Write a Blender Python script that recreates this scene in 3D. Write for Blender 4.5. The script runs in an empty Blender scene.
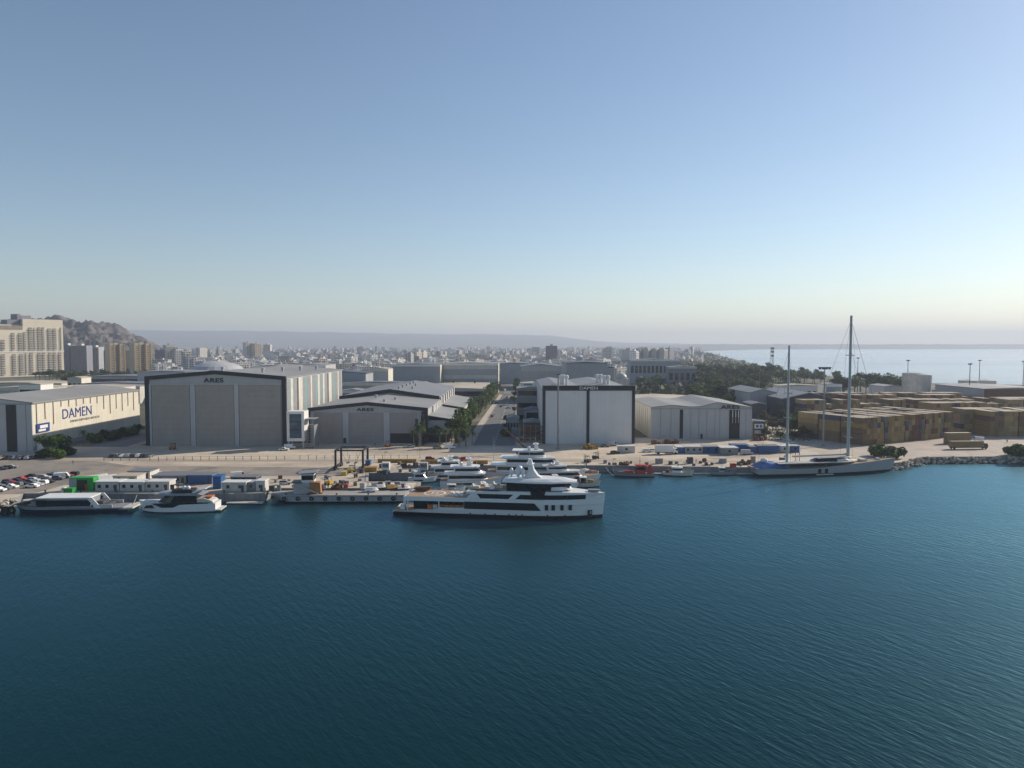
import bpy, bmesh, math, random
from math import sin, cos, pi, radians, atan, atan2, sqrt
from mathutils import Vector, Matrix, noise, geometry

RND = random.Random(11)
SC = bpy.context.scene
COL = SC.collection
FPX, CAMH, HOR = 730.0, 50.0, 345.0
PITCH = atan((384 - HOR) / FPX)
GZ = 2.6                                     # quay and land level above the water


def ray(px, py):
    a, b = (px - 512) / FPX, (384 - py) / FPX
    return Vector((a, cos(PITCH) + b * sin(PITCH), -sin(PITCH) + b * cos(PITCH)))


def G(px, py, z=GZ):
    d = ray(px, py)
    t = (z - CAMH) / d.z
    return Vector((d.x * t, d.y * t, z))


def At(px, py, y):
    d = ray(px, py)
    t = y / d.y
    return Vector((d.x * t, y, CAMH + d.z * t))


def X(px, y, py=400):
    return At(px, py, y).x


def Zp(py, y):
    return At(512, py, y).z


def pix(p):
    x, y, z = p[0], p[1], p[2] - CAMH
    f = y * cos(PITCH) - z * sin(PITCH)
    u = y * sin(PITCH) + z * cos(PITCH)
    return 512 + FPX * x / f, 384 - FPX * u / f


class MB:
    """collects shapes, then links them as one mesh object"""
    def __init__(s):
        s.v, s.f, s.m, s.mi = [], [], [], 0

    def add(s, vs, fs):
        n = len(s.v)
        s.v += [tuple(v) for v in vs]
        s.f += [tuple(i + n for i in f) for f in fs]
        s.m += [s.mi] * len(fs)
        return s

    def box(s, x0, x1, y0, y1, z0, z1):
        return s.add([(x0, y0, z0), (x1, y0, z0), (x1, y1, z0), (x0, y1, z0), (x0, y0, z1), (x1, y0, z1), (x1, y1, z1), (x0, y1, z1)],
                     [(3, 2, 1, 0), (4, 5, 6, 7), (0, 1, 5, 4), (1, 2, 6, 5), (2, 3, 7, 6), (3, 0, 4, 7)])

    def obox(s, c, sx, sy, sz, rz=0, tilt=0):
        """box standing on c, turned about z"""
        M = Matrix.Translation(c) @ Matrix.Rotation(rz, 4, 'Z') @ Matrix.Rotation(tilt, 4, 'Y')
        vs = [M @ Vector((a * sx / 2, b * sy / 2, d * sz)) for d in (0, 1) for a, b in ((-1, -1), (1, -1), (1, 1), (-1, 1))]
        return s.add(vs, [(3, 2, 1, 0), (4, 5, 6, 7), (0, 1, 5, 4), (1, 2, 6, 5), (2, 3, 7, 6), (3, 0, 4, 7)])

    def prism(s, pts, z0, z1):
        n = len(pts)
        return s.add([(p[0], p[1], z0) for p in pts] + [(p[0], p[1], z1) for p in pts],
                     [tuple(range(n - 1, -1, -1)), tuple(range(n, 2 * n))] + [(i, (i + 1) % n, n + (i + 1) % n, n + i) for i in range(n)])

    def prof(s, pts, y0, y1):
        """polygon of (x, z) extruded along y"""
        n = len(pts)
        return s.add([(p[0], y0, p[1]) for p in pts] + [(p[0], y1, p[1]) for p in pts],
                     [tuple(range(n)), tuple(range(2 * n - 1, n - 1, -1))] + [(i, n + i, n + (i + 1) % n, (i + 1) % n) for i in range(n)])

    def profx(s, pts, x0, x1):
        """polygon of (y, z) extruded along x"""
        n = len(pts)
        return s.add([(x0, p[0], p[1]) for p in pts] + [(x1, p[0], p[1]) for p in pts],
                     [tuple(range(n)), tuple(range(2 * n - 1, n - 1, -1))] + [(i, n + i, n + (i + 1) % n, (i + 1) % n) for i in range(n)])

    def profw(s, pts, wf):
        """polygon of (x, z), half width wf(x, z) at each corner"""
        n = len(pts)
        return s.add([(p[0], -wf(*p), p[1]) for p in pts] + [(p[0], wf(*p), p[1]) for p in pts],
                     [tuple(range(n)), tuple(range(2 * n - 1, n - 1, -1))] + [(i, n + i, n + (i + 1) % n, (i + 1) % n) for i in range(n)])

    def loft(s, a, b, cap0=True, cap1=True):
        n = len(a)
        fs = [(i, (i + 1) % n, n + (i + 1) % n, n + i) for i in range(n)]
        if cap0: fs.append(tuple(range(n - 1, -1, -1)))
        if cap1: fs.append(tuple(range(n, 2 * n)))
        return s.add(list(a) + list(b), fs)

    def tube(s, a, b, r0, r1=None, n=7):
        a, b = Vector(a), Vector(b)
        r1 = r0 if r1 is None else r1
        d = (b - a).normalized()
        u = d.orthogonal().normalized(); w = d.cross(u)
        A = [a + (u * cos(2 * pi * i / n) + w * sin(2 * pi * i / n)) * r0 for i in range(n)]
        B = [b + (u * cos(2 * pi * i / n) + w * sin(2 * pi * i / n)) * r1 for i in range(n)]
        return s.loft(A, B)

    def lathe(s, c, prof, n=16):
        c = Vector(c); vs = []; fs = []
        for r, z in prof:
            vs += [c + Vector((r * cos(2 * pi * i / n), r * sin(2 * pi * i / n), z)) for i in range(n)]
        for k in range(len(prof) - 1):
            fs += [(k * n + i, k * n + (i + 1) % n, (k + 1) * n + (i + 1) % n, (k + 1) * n + i) for i in range(n)]
        fs += [tuple(range(n - 1, -1, -1)), tuple(range((len(prof) - 1) * n, len(prof) * n))]
        return s.add(vs, fs)

    def ball(s, c, r, sz=1.0, n=10):
        pr = [(max(.001, r * sin(pi * k / 6)), -r * sz * cos(pi * k / 6)) for k in range(7)]
        return s.lathe(c, pr, n)

    def ring(s, c, R, r, ax='y', n=12, m=5):
        c = Vector(c); vs = []; fs = []
        for i in range(n):
            a = 2 * pi * i / n
            for j in range(m):
                b = 2 * pi * j / m
                q = (R + r * cos(b)); p = (q * cos(a), r * sin(b), q * sin(a))
                vs.append(c + Vector(p if ax == 'y' else (p[1], p[0], p[2]) if ax == 'x' else (p[0], p[2], p[1])))
        for i in range(n):
            for j in range(m):
                fs.append((i * m + j, ((i + 1) % n) * m + j, ((i + 1) % n) * m + (j + 1) % m, i * m + (j + 1) % m))
        return s.add(vs, fs)

    def mesh(s, name, mats, smooth=False):
        me = bpy.data.meshes.new(name)
        me.from_pydata(s.v, [], s.f)
        for m in (mats if isinstance(mats, (list, tuple)) else [mats]):
            me.materials.append(m)
        if any(s.m):
            me.polygons.foreach_set('material_index', s.m)
        if smooth:
            me.polygons.foreach_set('use_smooth', [True] * len(s.f))
        me.update()
        return me

    def build(s, name, mats, parent=None, smooth=False, world=False):
        """world=True: the shapes are in world space and are moved into the parent's (or their own base's) space"""
        loc = Vector((0, 0, 0))
        if world:
            if parent is not None:
                I = MAT[parent.name].inverted()
                s.v = [tuple(I @ Vector(v)) for v in s.v]
            else:
                xs = [v[0] for v in s.v]; ys = [v[1] for v in s.v]; zs = [v[2] for v in s.v]
                loc = Vector(((min(xs) + max(xs)) / 2, (min(ys) + max(ys)) / 2, min(zs)))
                s.v = [(v[0] - loc.x, v[1] - loc.y, v[2] - loc.z) for v in s.v]
        o = bpy.data.objects.new(name, s.mesh(name, mats, smooth))
        o.location = loc
        COL.objects.link(o)
        o.parent = parent
        return o


MAT = {}


def tag(o, label=None, cat=None, group=None, kind=None):
    if label: o['label'] = label
    if cat: o['category'] = cat
    if group: o['group'] = group
    if kind: o['kind'] = kind
    return o


def thing(name, label, cat, loc=(0, 0, 0), rz=0.0, group=None):
    o = bpy.data.objects.new(name, None)
    COL.objects.link(o)
    o.empty_display_size = .5
    o.location = loc
    o.rotation_euler = (0, 0, rz)
    MAT[o.name] = Matrix.Translation(Vector(loc)) @ Matrix.Rotation(rz, 4, 'Z')
    return tag(o, label, cat, group)


def link_copy(o, parent):
    c = o.copy(); COL.objects.link(c); c.parent = parent
    return c


KIDS = {}


def dup(root, loc, rz=0.0, scale=1.0, label=None, swap=None):
    """a copy of a thing with copies of its parts and sub-parts; swap maps a part name to another material mesh"""
    if root.name not in KIDS:
        KIDS[root.name] = [(c, list(c.children)) for c in root.children]
    r = root.copy(); COL.objects.link(r)
    r.location = loc; r.rotation_euler = (0, 0, rz); r.scale = (scale,) * 3 if not isinstance(scale, tuple) else scale
    if label: r['label'] = label
    for c, g in KIDS[root.name]:
        k = link_copy(c, r)
        if swap and c.name.split('.')[0] in swap:
            k.data = swap[c.name.split('.')[0]]
        for q in g:
            link_copy(q, k)
    return r


ORD = 'first second third fourth fifth sixth seventh eighth ninth tenth eleventh twelfth thirteenth fourteenth fifteenth sixteenth seventeenth eighteenth nineteenth twentieth'.split()
TENS = {2: 'twenty', 3: 'thirty', 4: 'forty', 5: 'fifty'}


def ordw(i):
    if i < 20: return ORD[i]
    t, u = divmod(i + 1, 10)
    return TENS[t] + ('-' + ORD[u - 1] if u else 'th').replace('yth', 'ieth')


def number(items, tail=''):
    """items: (object, words). Objects with the same words are told apart by their order from the left."""
    d = {}
    for o, w in items:
        d.setdefault(w, []).append(o)
    for w, os_ in d.items():
        os_.sort(key=lambda o: pix(o.location)[0])
        for i, o in enumerate(os_):
            o['label'] = w if len(os_) == 1 else '%s, %s from left' % (w, ordw(i))


def plural_label(o, w):
    o['label'] = w


# ---------------------------------------------------------------- materials
def nt(name):
    m = bpy.data.materials.new(name)
    m.use_nodes = True
    t = m.node_tree
    return m, t, t.nodes['Principled BSDF']


def L(t, a, b):
    t.links.new(a, b)


def N(t, typ, **kw):
    n = t.nodes.new(typ)
    for k, v in kw.items():
        if k.startswith('i_'):
            n.inputs[k[2:].replace('_', ' ')].default_value = v
        else:
            setattr(n, k, v)
    return n


def mathn(t, op, a, b=None, c=None):
    n = t.nodes.new('ShaderNodeMath'); n.operation = op
    for i, q in enumerate((a, b, c)):
        if q is None: continue
        if isinstance(q, (int, float)): n.inputs[i].default_value = q
        else: t.links.new(q, n.inputs[i])
    return n.outputs[0]


def mixc(t, fac, a, b):
    n = t.nodes.new('ShaderNodeMix'); n.data_type = 'RGBA'
    for i, q in ((0, fac), (6, a), (7, b)):
        if isinstance(q, (int, float)): n.inputs[i].default_value = q
        elif isinstance(q, tuple): n.inputs[i].default_value = (*q[:3], 1)
        else: t.links.new(q, n.inputs[i])
    return n.outputs[2]


def scl(c, k):
    return tuple(min(1, x * k) for x in c)


def mat(name, c, rough=.6, var=.14, sc=.35, metal=0.0, streak=0.0, seam=None, seamk=.75, spec=.4, dirt=None, bump=0):
    """painted or weathered surface: cloudy noise, optional vertical streaks, optional seams (axis, period in m, width)"""
    m, t, b = nt(name)
    tc = N(t, 'ShaderNodeTexCoord')
    nz = N(t, 'ShaderNodeTexNoise', i_Scale=sc, i_Detail=5.0, i_Roughness=.6)
    L(t, tc.outputs['Object'], nz.inputs['Vector'])
    mr = N(t, 'ShaderNodeMapRange', i_From_Min=.3, i_From_Max=.7)
    L(t, nz.outputs[0], mr.inputs[0])
    out = mixc(t, mr.outputs[0], scl(c, 1 - var), scl(c, 1 + var))
    if dirt:
        n2 = N(t, 'ShaderNodeTexNoise', i_Scale=sc * .23, i_Detail=6.0, i_Roughness=.7)
        L(t, tc.outputs['Object'], n2.inputs['Vector'])
        m2 = N(t, 'ShaderNodeMapRange', i_From_Min=.5, i_From_Max=.68, i_To_Max=.8)
        L(t, n2.outputs[0], m2.inputs[0])
        out = mixc(t, m2.outputs[0], out, dirt)
    if streak:
        mp = N(t, 'ShaderNodeMapping'); mp.inputs['Scale'].default_value = (1.1, 1.1, .05)
        L(t, tc.outputs['Object'], mp.inputs[0])
        n3 = N(t, 'ShaderNodeTexNoise', i_Scale=1.0, i_Detail=3.0)
        L(t, mp.outputs[0], n3.inputs['Vector'])
        m3 = N(t, 'ShaderNodeMapRange', i_From_Min=.48, i_From_Max=.75, i_To_Max=streak)
        L(t, n3.outputs[0], m3.inputs[0])
        out = mixc(t, m3.outputs[0], out, scl(c, .55))
    if seam:
        ax, per, w = seam
        sp = N(t, 'ShaderNodeSeparateXYZ'); L(t, tc.outputs['Object'], sp.inputs[0])
        fr = mathn(t, 'FRACT', mathn(t, 'DIVIDE', sp.outputs['XYZ'.index(ax)], per))
        ln = mathn(t, 'LESS_THAN', fr, w / per)
        out = mixc(t, ln, out, mixc(t, 1.0 - seamk, (0, 0, 0), out) if False else scl(c, seamk))
    L(t, out, b.inputs['Base Color'])
    b.inputs['Roughness'].default_value = rough
    b.inputs['Metallic'].default_value = metal
    b.inputs['Specular IOR Level'].default_value = spec
    if bump:
        bp = N(t, 'ShaderNodeBump', i_Strength=bump, i_Distance=.1)
        L(t, nz.outputs[0], bp.inputs['Height']); L(t, bp.outputs[0], b.inputs['Normal'])
    return m


M = {}
M['white'] = mat('white_paint', (.68, .67, .65), .35, .05, .3)
M['boatwhite'] = mat('white_gelcoat', (.68, .675, .67), .22, .03, .3, spec=.5)
M['dusty_glare_roof'] = mat('container_roof', (.3, .255, .2), .75, .2, .12, dirt=(.2, .16, .12))  # pale tan of container tops: dust, with sun glare put into the colour
M['offwhite'] = mat('off_white_paint', (.5, .48, .44), .6, .14, .3, streak=.45)
M['cream'] = mat('cream_sheet', (.58, .545, .46), .6, .08, .2, streak=.35, seam=('Y', 2.0, .12), seamk=.82)
M['rustpipe'] = mat('rust_stain', (.27, .215, .15), .8, .3, .8)
M['creamroof'] = mat('cream_roof', (.44, .39, .31), .7, .14, .05, seam=('X', 4, .25), seamk=.85)
M['palegrey'] = mat('pale_grey_sheet', (.4, .4, .41), .5, .08, .1)
M['hallwhite'] = mat('white_hall_sheet', (.6, .6, .605), .5, .05, .15, streak=.15, seam=('X', 1.4, .1), seamk=.86)
M['hallgrey'] = mat('grey_hall_sheet', (.37, .37, .38), .5, .07, .1, streak=.3, seam=('X', 1.5, .1), seamk=.88)
M['doorgrey'] = mat('taupe_door_panel', (.31, .28, .255), .55, .07, .25, streak=.15)
M['doormauve'] = mat('mauve_door_panel', (.3, .27, .265), .55, .07, .25, streak=.15)
M['navy'] = mat('navy_trim', (.012, .014, .026), .45, .15, .3)
M['black'] = mat('black_paint', (.012, .012, .014), .5, .2, .3)
M['darkgrey'] = mat('dark_grey_paint', (.06, .062, .07), .5, .15, .5)
M['grey'] = mat('grey_paint', (.22, .225, .235), .5, .12, .4)
M['steel'] = mat('steel', (.36, .37, .38), .4, .12, .6, metal=.5)
M['roofgrey'] = mat('grey_sheet_roof', (.215, .218, .225), .55, .12, .06, seam=('Y', 5.5, .22), seamk=.8)
M['rooflight'] = mat('light_sheet_roof', (.27, .268, .262), .6, .12, .05, seam=('Y', 6, .3), seamk=.82, dirt=(.21, .2, .19))
M['roofblue'] = mat('blue_grey_roof', (.16, .175, .2), .6, .12, .05, seam=('Y', 6, .3), seamk=.85)
M['roofdark'] = mat('dark_roof', (.09, .1, .12), .6, .15, .08)
M['teal'] = mat('teal_sheet', (.15, .3, .31), .5, .06, .2)
M['blue'] = mat('blue_paint', (.03, .1, .25), .5, .15, .4, streak=.2)
M['bluegrey'] = mat('blue_grey_wall', (.3, .315, .34), .6, .08, .1, streak=.2)
M['logo'] = mat('logo_blue', (.015, .045, .2), .5, .05, 1)
M['tarp'] = mat('blue_tarpaulin', (.035, .11, .3), .5, .3, .5, bump=.6)
M['green'] = mat('green_paint', (.02, .3, .05), .5, .15, .5)
M['red'] = mat('red_paint', (.42, .05, .03), .45, .18, .6)
M['orange'] = mat('orange_paint', (.42, .13, .05), .6, .15, .6)
M['yellow'] = mat('yellow_paint', (.6, .4, .04), .5, .15, .6)
M['lorrybox'] = mat('dull_ochre_paint', (.23, .165, .08), .7, .2, .5)
M['boom'] = mat('ochre_float_boom', (.33, .19, .04), .7, .2, .6)
M['brown'] = mat('brown_rust', (.12, .06, .035), .8, .3, .8)
M['wood'] = mat('teak_deck', (.36, .23, .13), .6, .15, 1.0, seam=('Y', .4, .05), seamk=.7)
M['glass'] = mat('dark_glass', (.008, .01, .014), .1, .2, .3, spec=.35)
M['bluglass'] = mat('blue_glass', (.02, .07, .12), .08, .3, .3, spec=.8)
M['tyre'] = mat('tyre_rubber', (.015, .015, .016), .8, .2, 2)
M['skin'] = mat('skin', (.42, .26, .18), .6, .1, 3)
M['cloth'] = mat('dark_cloth', (.03, .035, .05), .9, .3, 3)
M['hivis'] = mat('orange_cloth', (.6, .18, .03), .8, .2, 3)
M['boothull'] = mat('dark_antifouling', (.012, .016, .03), .4, .2, .5)
M['hullnavy'] = mat('navy_hull', (.02, .026, .05), .25, .1, .3)
M['hullgrey'] = mat('grey_hull', (.26, .27, .3), .3, .08, .3)
M['sailhull'] = mat('pale_green_grey_hull', (.33, .35, .36), .3, .06, .3)
M['mast'] = mat('mast_alloy', (.34, .38, .38), .4, .08, .3)
M['cableg'] = mat('rigging_wire', (.12, .12, .13), .5, .1, 1)
M['concrete'] = mat('concrete', (.33, .31, .28), .85, .16, .25, dirt=(.22, .2, .18), bump=.2)
M['quayside'] = mat('quay_face', (.22, .22, .22), .85, .2, .3, streak=.6)
M['bark'] = mat('bark', (.09, .07, .05), .9, .25, 2)
M['palmbark'] = mat('palm_bark', (.16, .13, .1), .9, .25, 2)
M['rock'] = mat('shore_rock', (.38, .34, .28), .9, .3, .7, bump=.5)
M['hotel'] = mat('hotel_render', (.62, .56, .45), .7, .08, .05)
M['hotelwin'] = mat('hotel_recess', (.24, .2, .16), .8, .3, .2)
M['flat_grey'] = mat('grey_render', (.2, .2, .24), .7, .12, .05)
M['flat_tan'] = mat('tan_render', (.5, .42, .33), .7, .1, .05)
M['ochre'] = mat('ochre_render', (.42, .3, .15), .7, .1, .05)
M['terrac'] = mat('terracotta', (.19, .09, .06), .8, .25, .5)
M['palepink'] = mat('pale_pink_render', (.45, .36, .32), .8, .12, .2)


def window_mat(name, col=None, island=False):
    """plastered facade with rows of dark window openings; colour from the object or from each block"""
    m, t, b = nt(name)
    tc = N(t, 'ShaderNodeTexCoord'); ge = N(t, 'ShaderNodeNewGeometry')
    sp = N(t, 'ShaderNodeSeparateXYZ'); L(t, tc.outputs['Object'], sp.inputs[0])
    sn = N(t, 'ShaderNodeSeparateXYZ'); L(t, ge.outputs['Normal'], sn.inputs[0])
    u = mathn(t, 'FRACT', mathn(t, 'DIVIDE', mathn(t, 'ADD', sp.outputs[0], sp.outputs[1]), 3.6))
    v = mathn(t, 'FRACT', mathn(t, 'DIVIDE', sp.outputs[2], 3.1))
    w = mathn(t, 'MULTIPLY', mathn(t, 'GREATER_THAN', u, .45), mathn(t, 'GREATER_THAN', v, .42))
    w = mathn(t, 'MULTIPLY', w, mathn(t, 'LESS_THAN', sn.outputs[2], .5))
    if island:
        cr = N(t, 'ShaderNodeValToRGB'); cr.color_ramp.interpolation = 'CONSTANT'
        els = [(0, (.55, .54, .52)), (.2, (.62, .58, .51)), (.38, (.4, .4, .42)), (.52, (.7, .69, .67)), (.74, (.5, .44, .39)), (.84, (.3, .31, .34)), (.93, (.42, .34, .3))]
        while len(cr.color_ramp.elements) < len(els): cr.color_ramp.elements.new(.5)
        for e, (p, c) in zip(cr.color_ramp.elements, els):
            e.position = p; e.color = (*c, 1)
        L(t, ge.outputs['Random Per Island'], cr.inputs[0])
        base = cr.outputs[0]
    else:
        oi = N(t, 'ShaderNodeObjectInfo'); base = oi.outputs['Color']
    L(t, mixc(t, mathn(t, 'MULTIPLY', w, .8), base, (.05, .055, .07)), b.inputs['Base Color'])
    b.inputs['Roughness'].default_value = .7
    return m


M['facade'] = window_mat('plaster_facade')
M['facade_many'] = window_mat('plaster_facade_many', island=True)


def tint_mat(name, rough=.35, var=.08, spec=.5):
    """paint whose colour is the object's own colour"""
    m, t, b = nt(name)
    oi = N(t, 'ShaderNodeObjectInfo'); tc = N(t, 'ShaderNodeTexCoord')
    nz = N(t, 'ShaderNodeTexNoise', i_Scale=.8, i_Detail=4.0); L(t, tc.outputs['Object'], nz.inputs['Vector'])
    k = mathn(t, 'MULTIPLY_ADD', nz.outputs[0], var * 4, 1 - var * 2)
    mx = N(t, 'ShaderNodeVectorMath', operation='SCALE')
    L(t, oi.outputs['Color'], mx.inputs[0]); L(t, k, mx.inputs['Scale'])
    L(t, mx.outputs[0], b.inputs['Base Color'])
    b.inputs['Roughness'].default_value = rough
    b.inputs['Specular IOR Level'].default_value = spec
    return m


M['carpaint'] = tint_mat('car_paint', .25)
M['boxpaint'] = tint_mat('container_paint', .6, .16, .3)


def tint_random(m, lo=.65, hi=1.2):
    t = m.node_tree; b = t.nodes['Principled BSDF']; l = b.inputs['Base Color'].links[0]; s = l.from_socket
    oi = N(t, 'ShaderNodeObjectInfo'); ge = N(t, 'ShaderNodeNewGeometry')
    k = mathn(t, 'MULTIPLY_ADD', mathn(t, 'FRACT', mathn(t, 'ADD', oi.outputs['Random'], ge.outputs['Random Per Island'])), hi - lo, lo)
    v = N(t, 'ShaderNodeVectorMath', operation='SCALE'); L(t, s, v.inputs[0]); L(t, k, v.inputs['Scale']); L(t, v.outputs[0], b.inputs['Base Color'])
tint_random(M['dusty_glare_roof'])


def leaf_mat(name, a, b_, c_):
    m, t, b = nt(name)
    ge = N(t, 'ShaderNodeNewGeometry'); oi = N(t, 'ShaderNodeObjectInfo')
    cr = N(t, 'ShaderNodeValToRGB')
    cr.color_ramp.elements[0].color = (*a, 1); cr.color_ramp.elements[1].color = (*c_, 1)
    e = cr.color_ramp.elements.new(.5); e.color = (*b_, 1)
    L(t, ge.outputs['Random Per Island'], cr.inputs[0])
    k = mathn(t, 'MULTIPLY_ADD', oi.outputs['Random'], .6, .7)
    mx = N(t, 'ShaderNodeVectorMath', operation='SCALE')
    L(t, cr.outputs[0], mx.inputs[0]); L(t, k, mx.inputs['Scale'])
    L(t, mx.outputs[0], b.inputs['Base Color'])
    b.inputs['Roughness'].default_value = .7
    b.inputs['Specular IOR Level'].default_value = .2
    tr = N(t, 'ShaderNodeBsdfTranslucent'); L(t, mx.outputs[0], tr.inputs[0])
    ms = N(t, 'ShaderNodeMixShader'); ms.inputs[0].default_value = .3
    L(t, b.outputs[0], ms.inputs[1]); L(t, tr.outputs[0], ms.inputs[2])
    L(t, ms.outputs[0], t.nodes['Material Output'].inputs[0])
    return m


M['leaf'] = leaf_mat('leaf_green', (.04, .07, .02), (.07, .11, .03), (.11, .15, .045))
M['leafbright'] = leaf_mat('leaf_bright', (.05, .1, .02), (.085, .15, .03), (.13, .2, .045))
M['leafdark'] = leaf_mat('leaf_dark', (.026, .046, .024), (.046, .072, .034), (.075, .1, .046))
M['leafdry'] = leaf_mat('leaf_dry', (.055, .05, .03), (.085, .075, .045), (.12, .1, .065))


def ground_mat(name, stops, sc, rough=.9, big=None, streaky=None, bump=.0, joints=None, stains=None):
    m, t, b = nt(name)
    tc = N(t, 'ShaderNodeTexCoord')
    mp = N(t, 'ShaderNodeMapping'); L(t, tc.outputs['Object'], mp.inputs[0])
    if streaky: mp.inputs['Scale'].default_value = streaky
    nz = N(t, 'ShaderNodeTexNoise', i_Scale=sc, i_Detail=8.0, i_Roughness=.65); L(t, mp.outputs[0], nz.inputs['Vector'])
    cr = N(t, 'ShaderNodeValToRGB'); L(t, nz.outputs[0], cr.inputs[0])
    while len(cr.color_ramp.elements) < len(stops): cr.color_ramp.elements.new(.5)
    for e, (p, c) in zip(cr.color_ramp.elements, stops):
        e.position = p; e.color = (*c, 1)
    out = cr.outputs[0]
    if big:
        n2 = N(t, 'ShaderNodeTexNoise', i_Scale=big[0], i_Detail=5.0); L(t, tc.outputs['Object'], n2.inputs['Vector'])
        m2 = N(t, 'ShaderNodeMapRange', i_From_Min=.47, i_From_Max=.6, i_To_Max=big[2]); L(t, n2.outputs[0], m2.inputs[0])
        out = mixc(t, m2.outputs[0], out, big[1])
    if stains:
        n4 = N(t, 'ShaderNodeTexNoise', i_Scale=stains[0], i_Detail=9.0, i_Roughness=.75, i_Distortion=.8); L(t, mp.outputs[0], n4.inputs['Vector'])
        m4 = N(t, 'ShaderNodeMapRange', i_From_Min=.56, i_From_Max=.7, i_To_Max=stains[2]); L(t, n4.outputs[0], m4.inputs[0])
        out = mixc(t, m4.outputs[0], out, stains[1])
    if joints:
        br = N(t, 'ShaderNodeTexBrick', i_Scale=1.0, i_Mortar_Size=.09, i_Brick_Width=joints, i_Row_Height=joints * .7)
        br.inputs['Color1'].default_value = (1, 1, 1, 1); br.inputs['Color2'].default_value = (.88, .88, .88, 1); br.inputs['Mortar'].default_value = (.62, .6, .58, 1)
        L(t, tc.outputs['Object'], br.inputs['Vector'])
        mm = N(t, 'ShaderNodeMix', data_type='RGBA', blend_type='MULTIPLY'); mm.inputs[0].default_value = 1
        L(t, out, mm.inputs[6]); L(t, br.outputs[0], mm.inputs[7]); out = mm.outputs[2]
    L(t, out, b.inputs['Base Color']); b.inputs['Roughness'].default_value = rough
    b.inputs['Specular IOR Level'].default_value = .25
    if bump:
        bp = N(t, 'ShaderNodeBump', i_Strength=bump, i_Distance=1.0); L(t, nz.outputs[0], bp.inputs['Height']); L(t, bp.outputs[0], b.inputs['Normal'])
    return m


M['land'] = ground_mat('inland_ground', [(.3, (.05, .06, .035)), (.5, (.13, .12, .09)), (.7, (.22, .2, .17))], .02, big=(.006, (.05, .065, .035), .8))
M['apron'] = ground_mat('sandy_concrete_apron', [(.32, (.46, .39, .3)), (.5, (.56, .48, .38)), (.7, (.63, .55, .44))], .09, streaky=(.25, 1, 1), big=(.03, (.36, .3, .24), .7), joints=7.0, stains=(.16, (.2, .17, .14), .75))
M['asphalt'] = ground_mat('worn_asphalt', [(.3, (.17, .155, .14)), (.5, (.235, .21, .185)), (.72, (.3, .26, .22))], .12, big=(.03, (.34, .28, .22), .6), stains=(.2, (.1, .09, .085), .8))
M['lane'] = ground_mat('paving_lane', [(.3, (.3, .26, .21)), (.6, (.37, .315, .25)), (.75, (.42, .36, .29))], .15, streaky=(.1, 1, 1), stains=(.4, (.2, .17, .14), .7))
M['road'] = ground_mat('road_asphalt', [(.3, (.12, .125, .13)), (.6, (.16, .16, .16)), (.75, (.2, .19, .18))], .15)
M['yard'] = ground_mat('container_yard_paving', [(.3, (.36, .31, .27)), (.5, (.43, .37, .32)), (.7, (.5, .44, .37))], .1, joints=9.0, stains=(.12, (.2, .17, .15), .7))
M['pale'] = mat('pale_pavement', (.45, .4, .33), .85, .12, .3)
M['hill'] = ground_mat('bare_rock_hill', [(.3, (.05, .046, .045)), (.5, (.1, .09, .085)), (.7, (.17, .15, .14))], .02, bump=1.0)
M['farhill'] = ground_mat('far_hill', [(.3, (.06, .075, .06)), (.7, (.13, .13, .1))], .0015)
M['paintw'] = mat('road_paint', (.6, .6, .56), .8, .1, 1)


def water_mat(name, dcol, gcol, rough, dist, psc=.014):
    m = bpy.data.materials.new(name); m.use_nodes = True
    t = m.node_tree; t.nodes.remove(t.nodes['Principled BSDF'])
    tc = N(t, 'ShaderNodeTexCoord')
    P = tc.outputs['Object']
    def wav(scale, rot, stretch, det=3.0):
        mp = N(t, 'ShaderNodeMapping', vector_type='TEXTURE'); L(t, P, mp.inputs[0])
        mp.inputs['Rotation'].default_value = (0, 0, -rot)
        mp.inputs['Scale'].default_value = (1 / stretch, 1, 1)
        n = N(t, 'ShaderNodeTexNoise', i_Scale=scale, i_Detail=det, i_Roughness=.55, i_Distortion=.3)
        L(t, mp.outputs[0], n.inputs['Vector'])
        return n.outputs[0]
    a = wav(.95, radians(57), .26)
    c = wav(2.0, radians(38), .45, 2.0)
    d = wav(.16, radians(66), .4, 2.0)
    patch = N(t, 'ShaderNodeMapRange', i_From_Min=.35, i_From_Max=.65, i_To_Min=.35, i_To_Max=1.05)
    L(t, wav(psc, radians(8), .3, 4.0), patch.inputs[0])
    h = mathn(t, 'ADD', mathn(t, 'MULTIPLY', a, 1.0), mathn(t, 'ADD', mathn(t, 'MULTIPLY', c, .3), mathn(t, 'MULTIPLY', d, .35)))
    h = mathn(t, 'MULTIPLY', h, patch.outputs[0])
    bp = N(t, 'ShaderNodeBump', i_Strength=1.0, i_Distance=dist)
    L(t, h, bp.inputs['Height'])
    df = N(t, 'ShaderNodeBsdfDiffuse'); df.inputs[0].default_value = (*dcol, 1)
    gl = N(t, 'ShaderNodeBsdfGlossy'); gl.inputs['Color'].default_value = (*gcol, 1); gl.inputs['Roughness'].default_value = rough
    fr = N(t, 'ShaderNodeFresnel', i_IOR=1.33)
    for n in (gl, fr): L(t, bp.outputs[0], n.inputs['Normal'])
    ms = N(t, 'ShaderNodeMixShader')
    L(t, fr.outputs[0], ms.inputs[0]); L(t, df.outputs[0], ms.inputs[1]); L(t, gl.outputs[0], ms.inputs[2])
    L(t, ms.outputs[0], t.nodes['Material Output'].inputs[0])
    return m


M['water'] = water_mat('harbour_water', (.0003, .0165, .0172), (.41, .77, .93), .32, .18)
M['bay'] = water_mat('bay_water', (.012, .035, .04), (.97, .98, 1.0), .17, .2, .0028)


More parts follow.
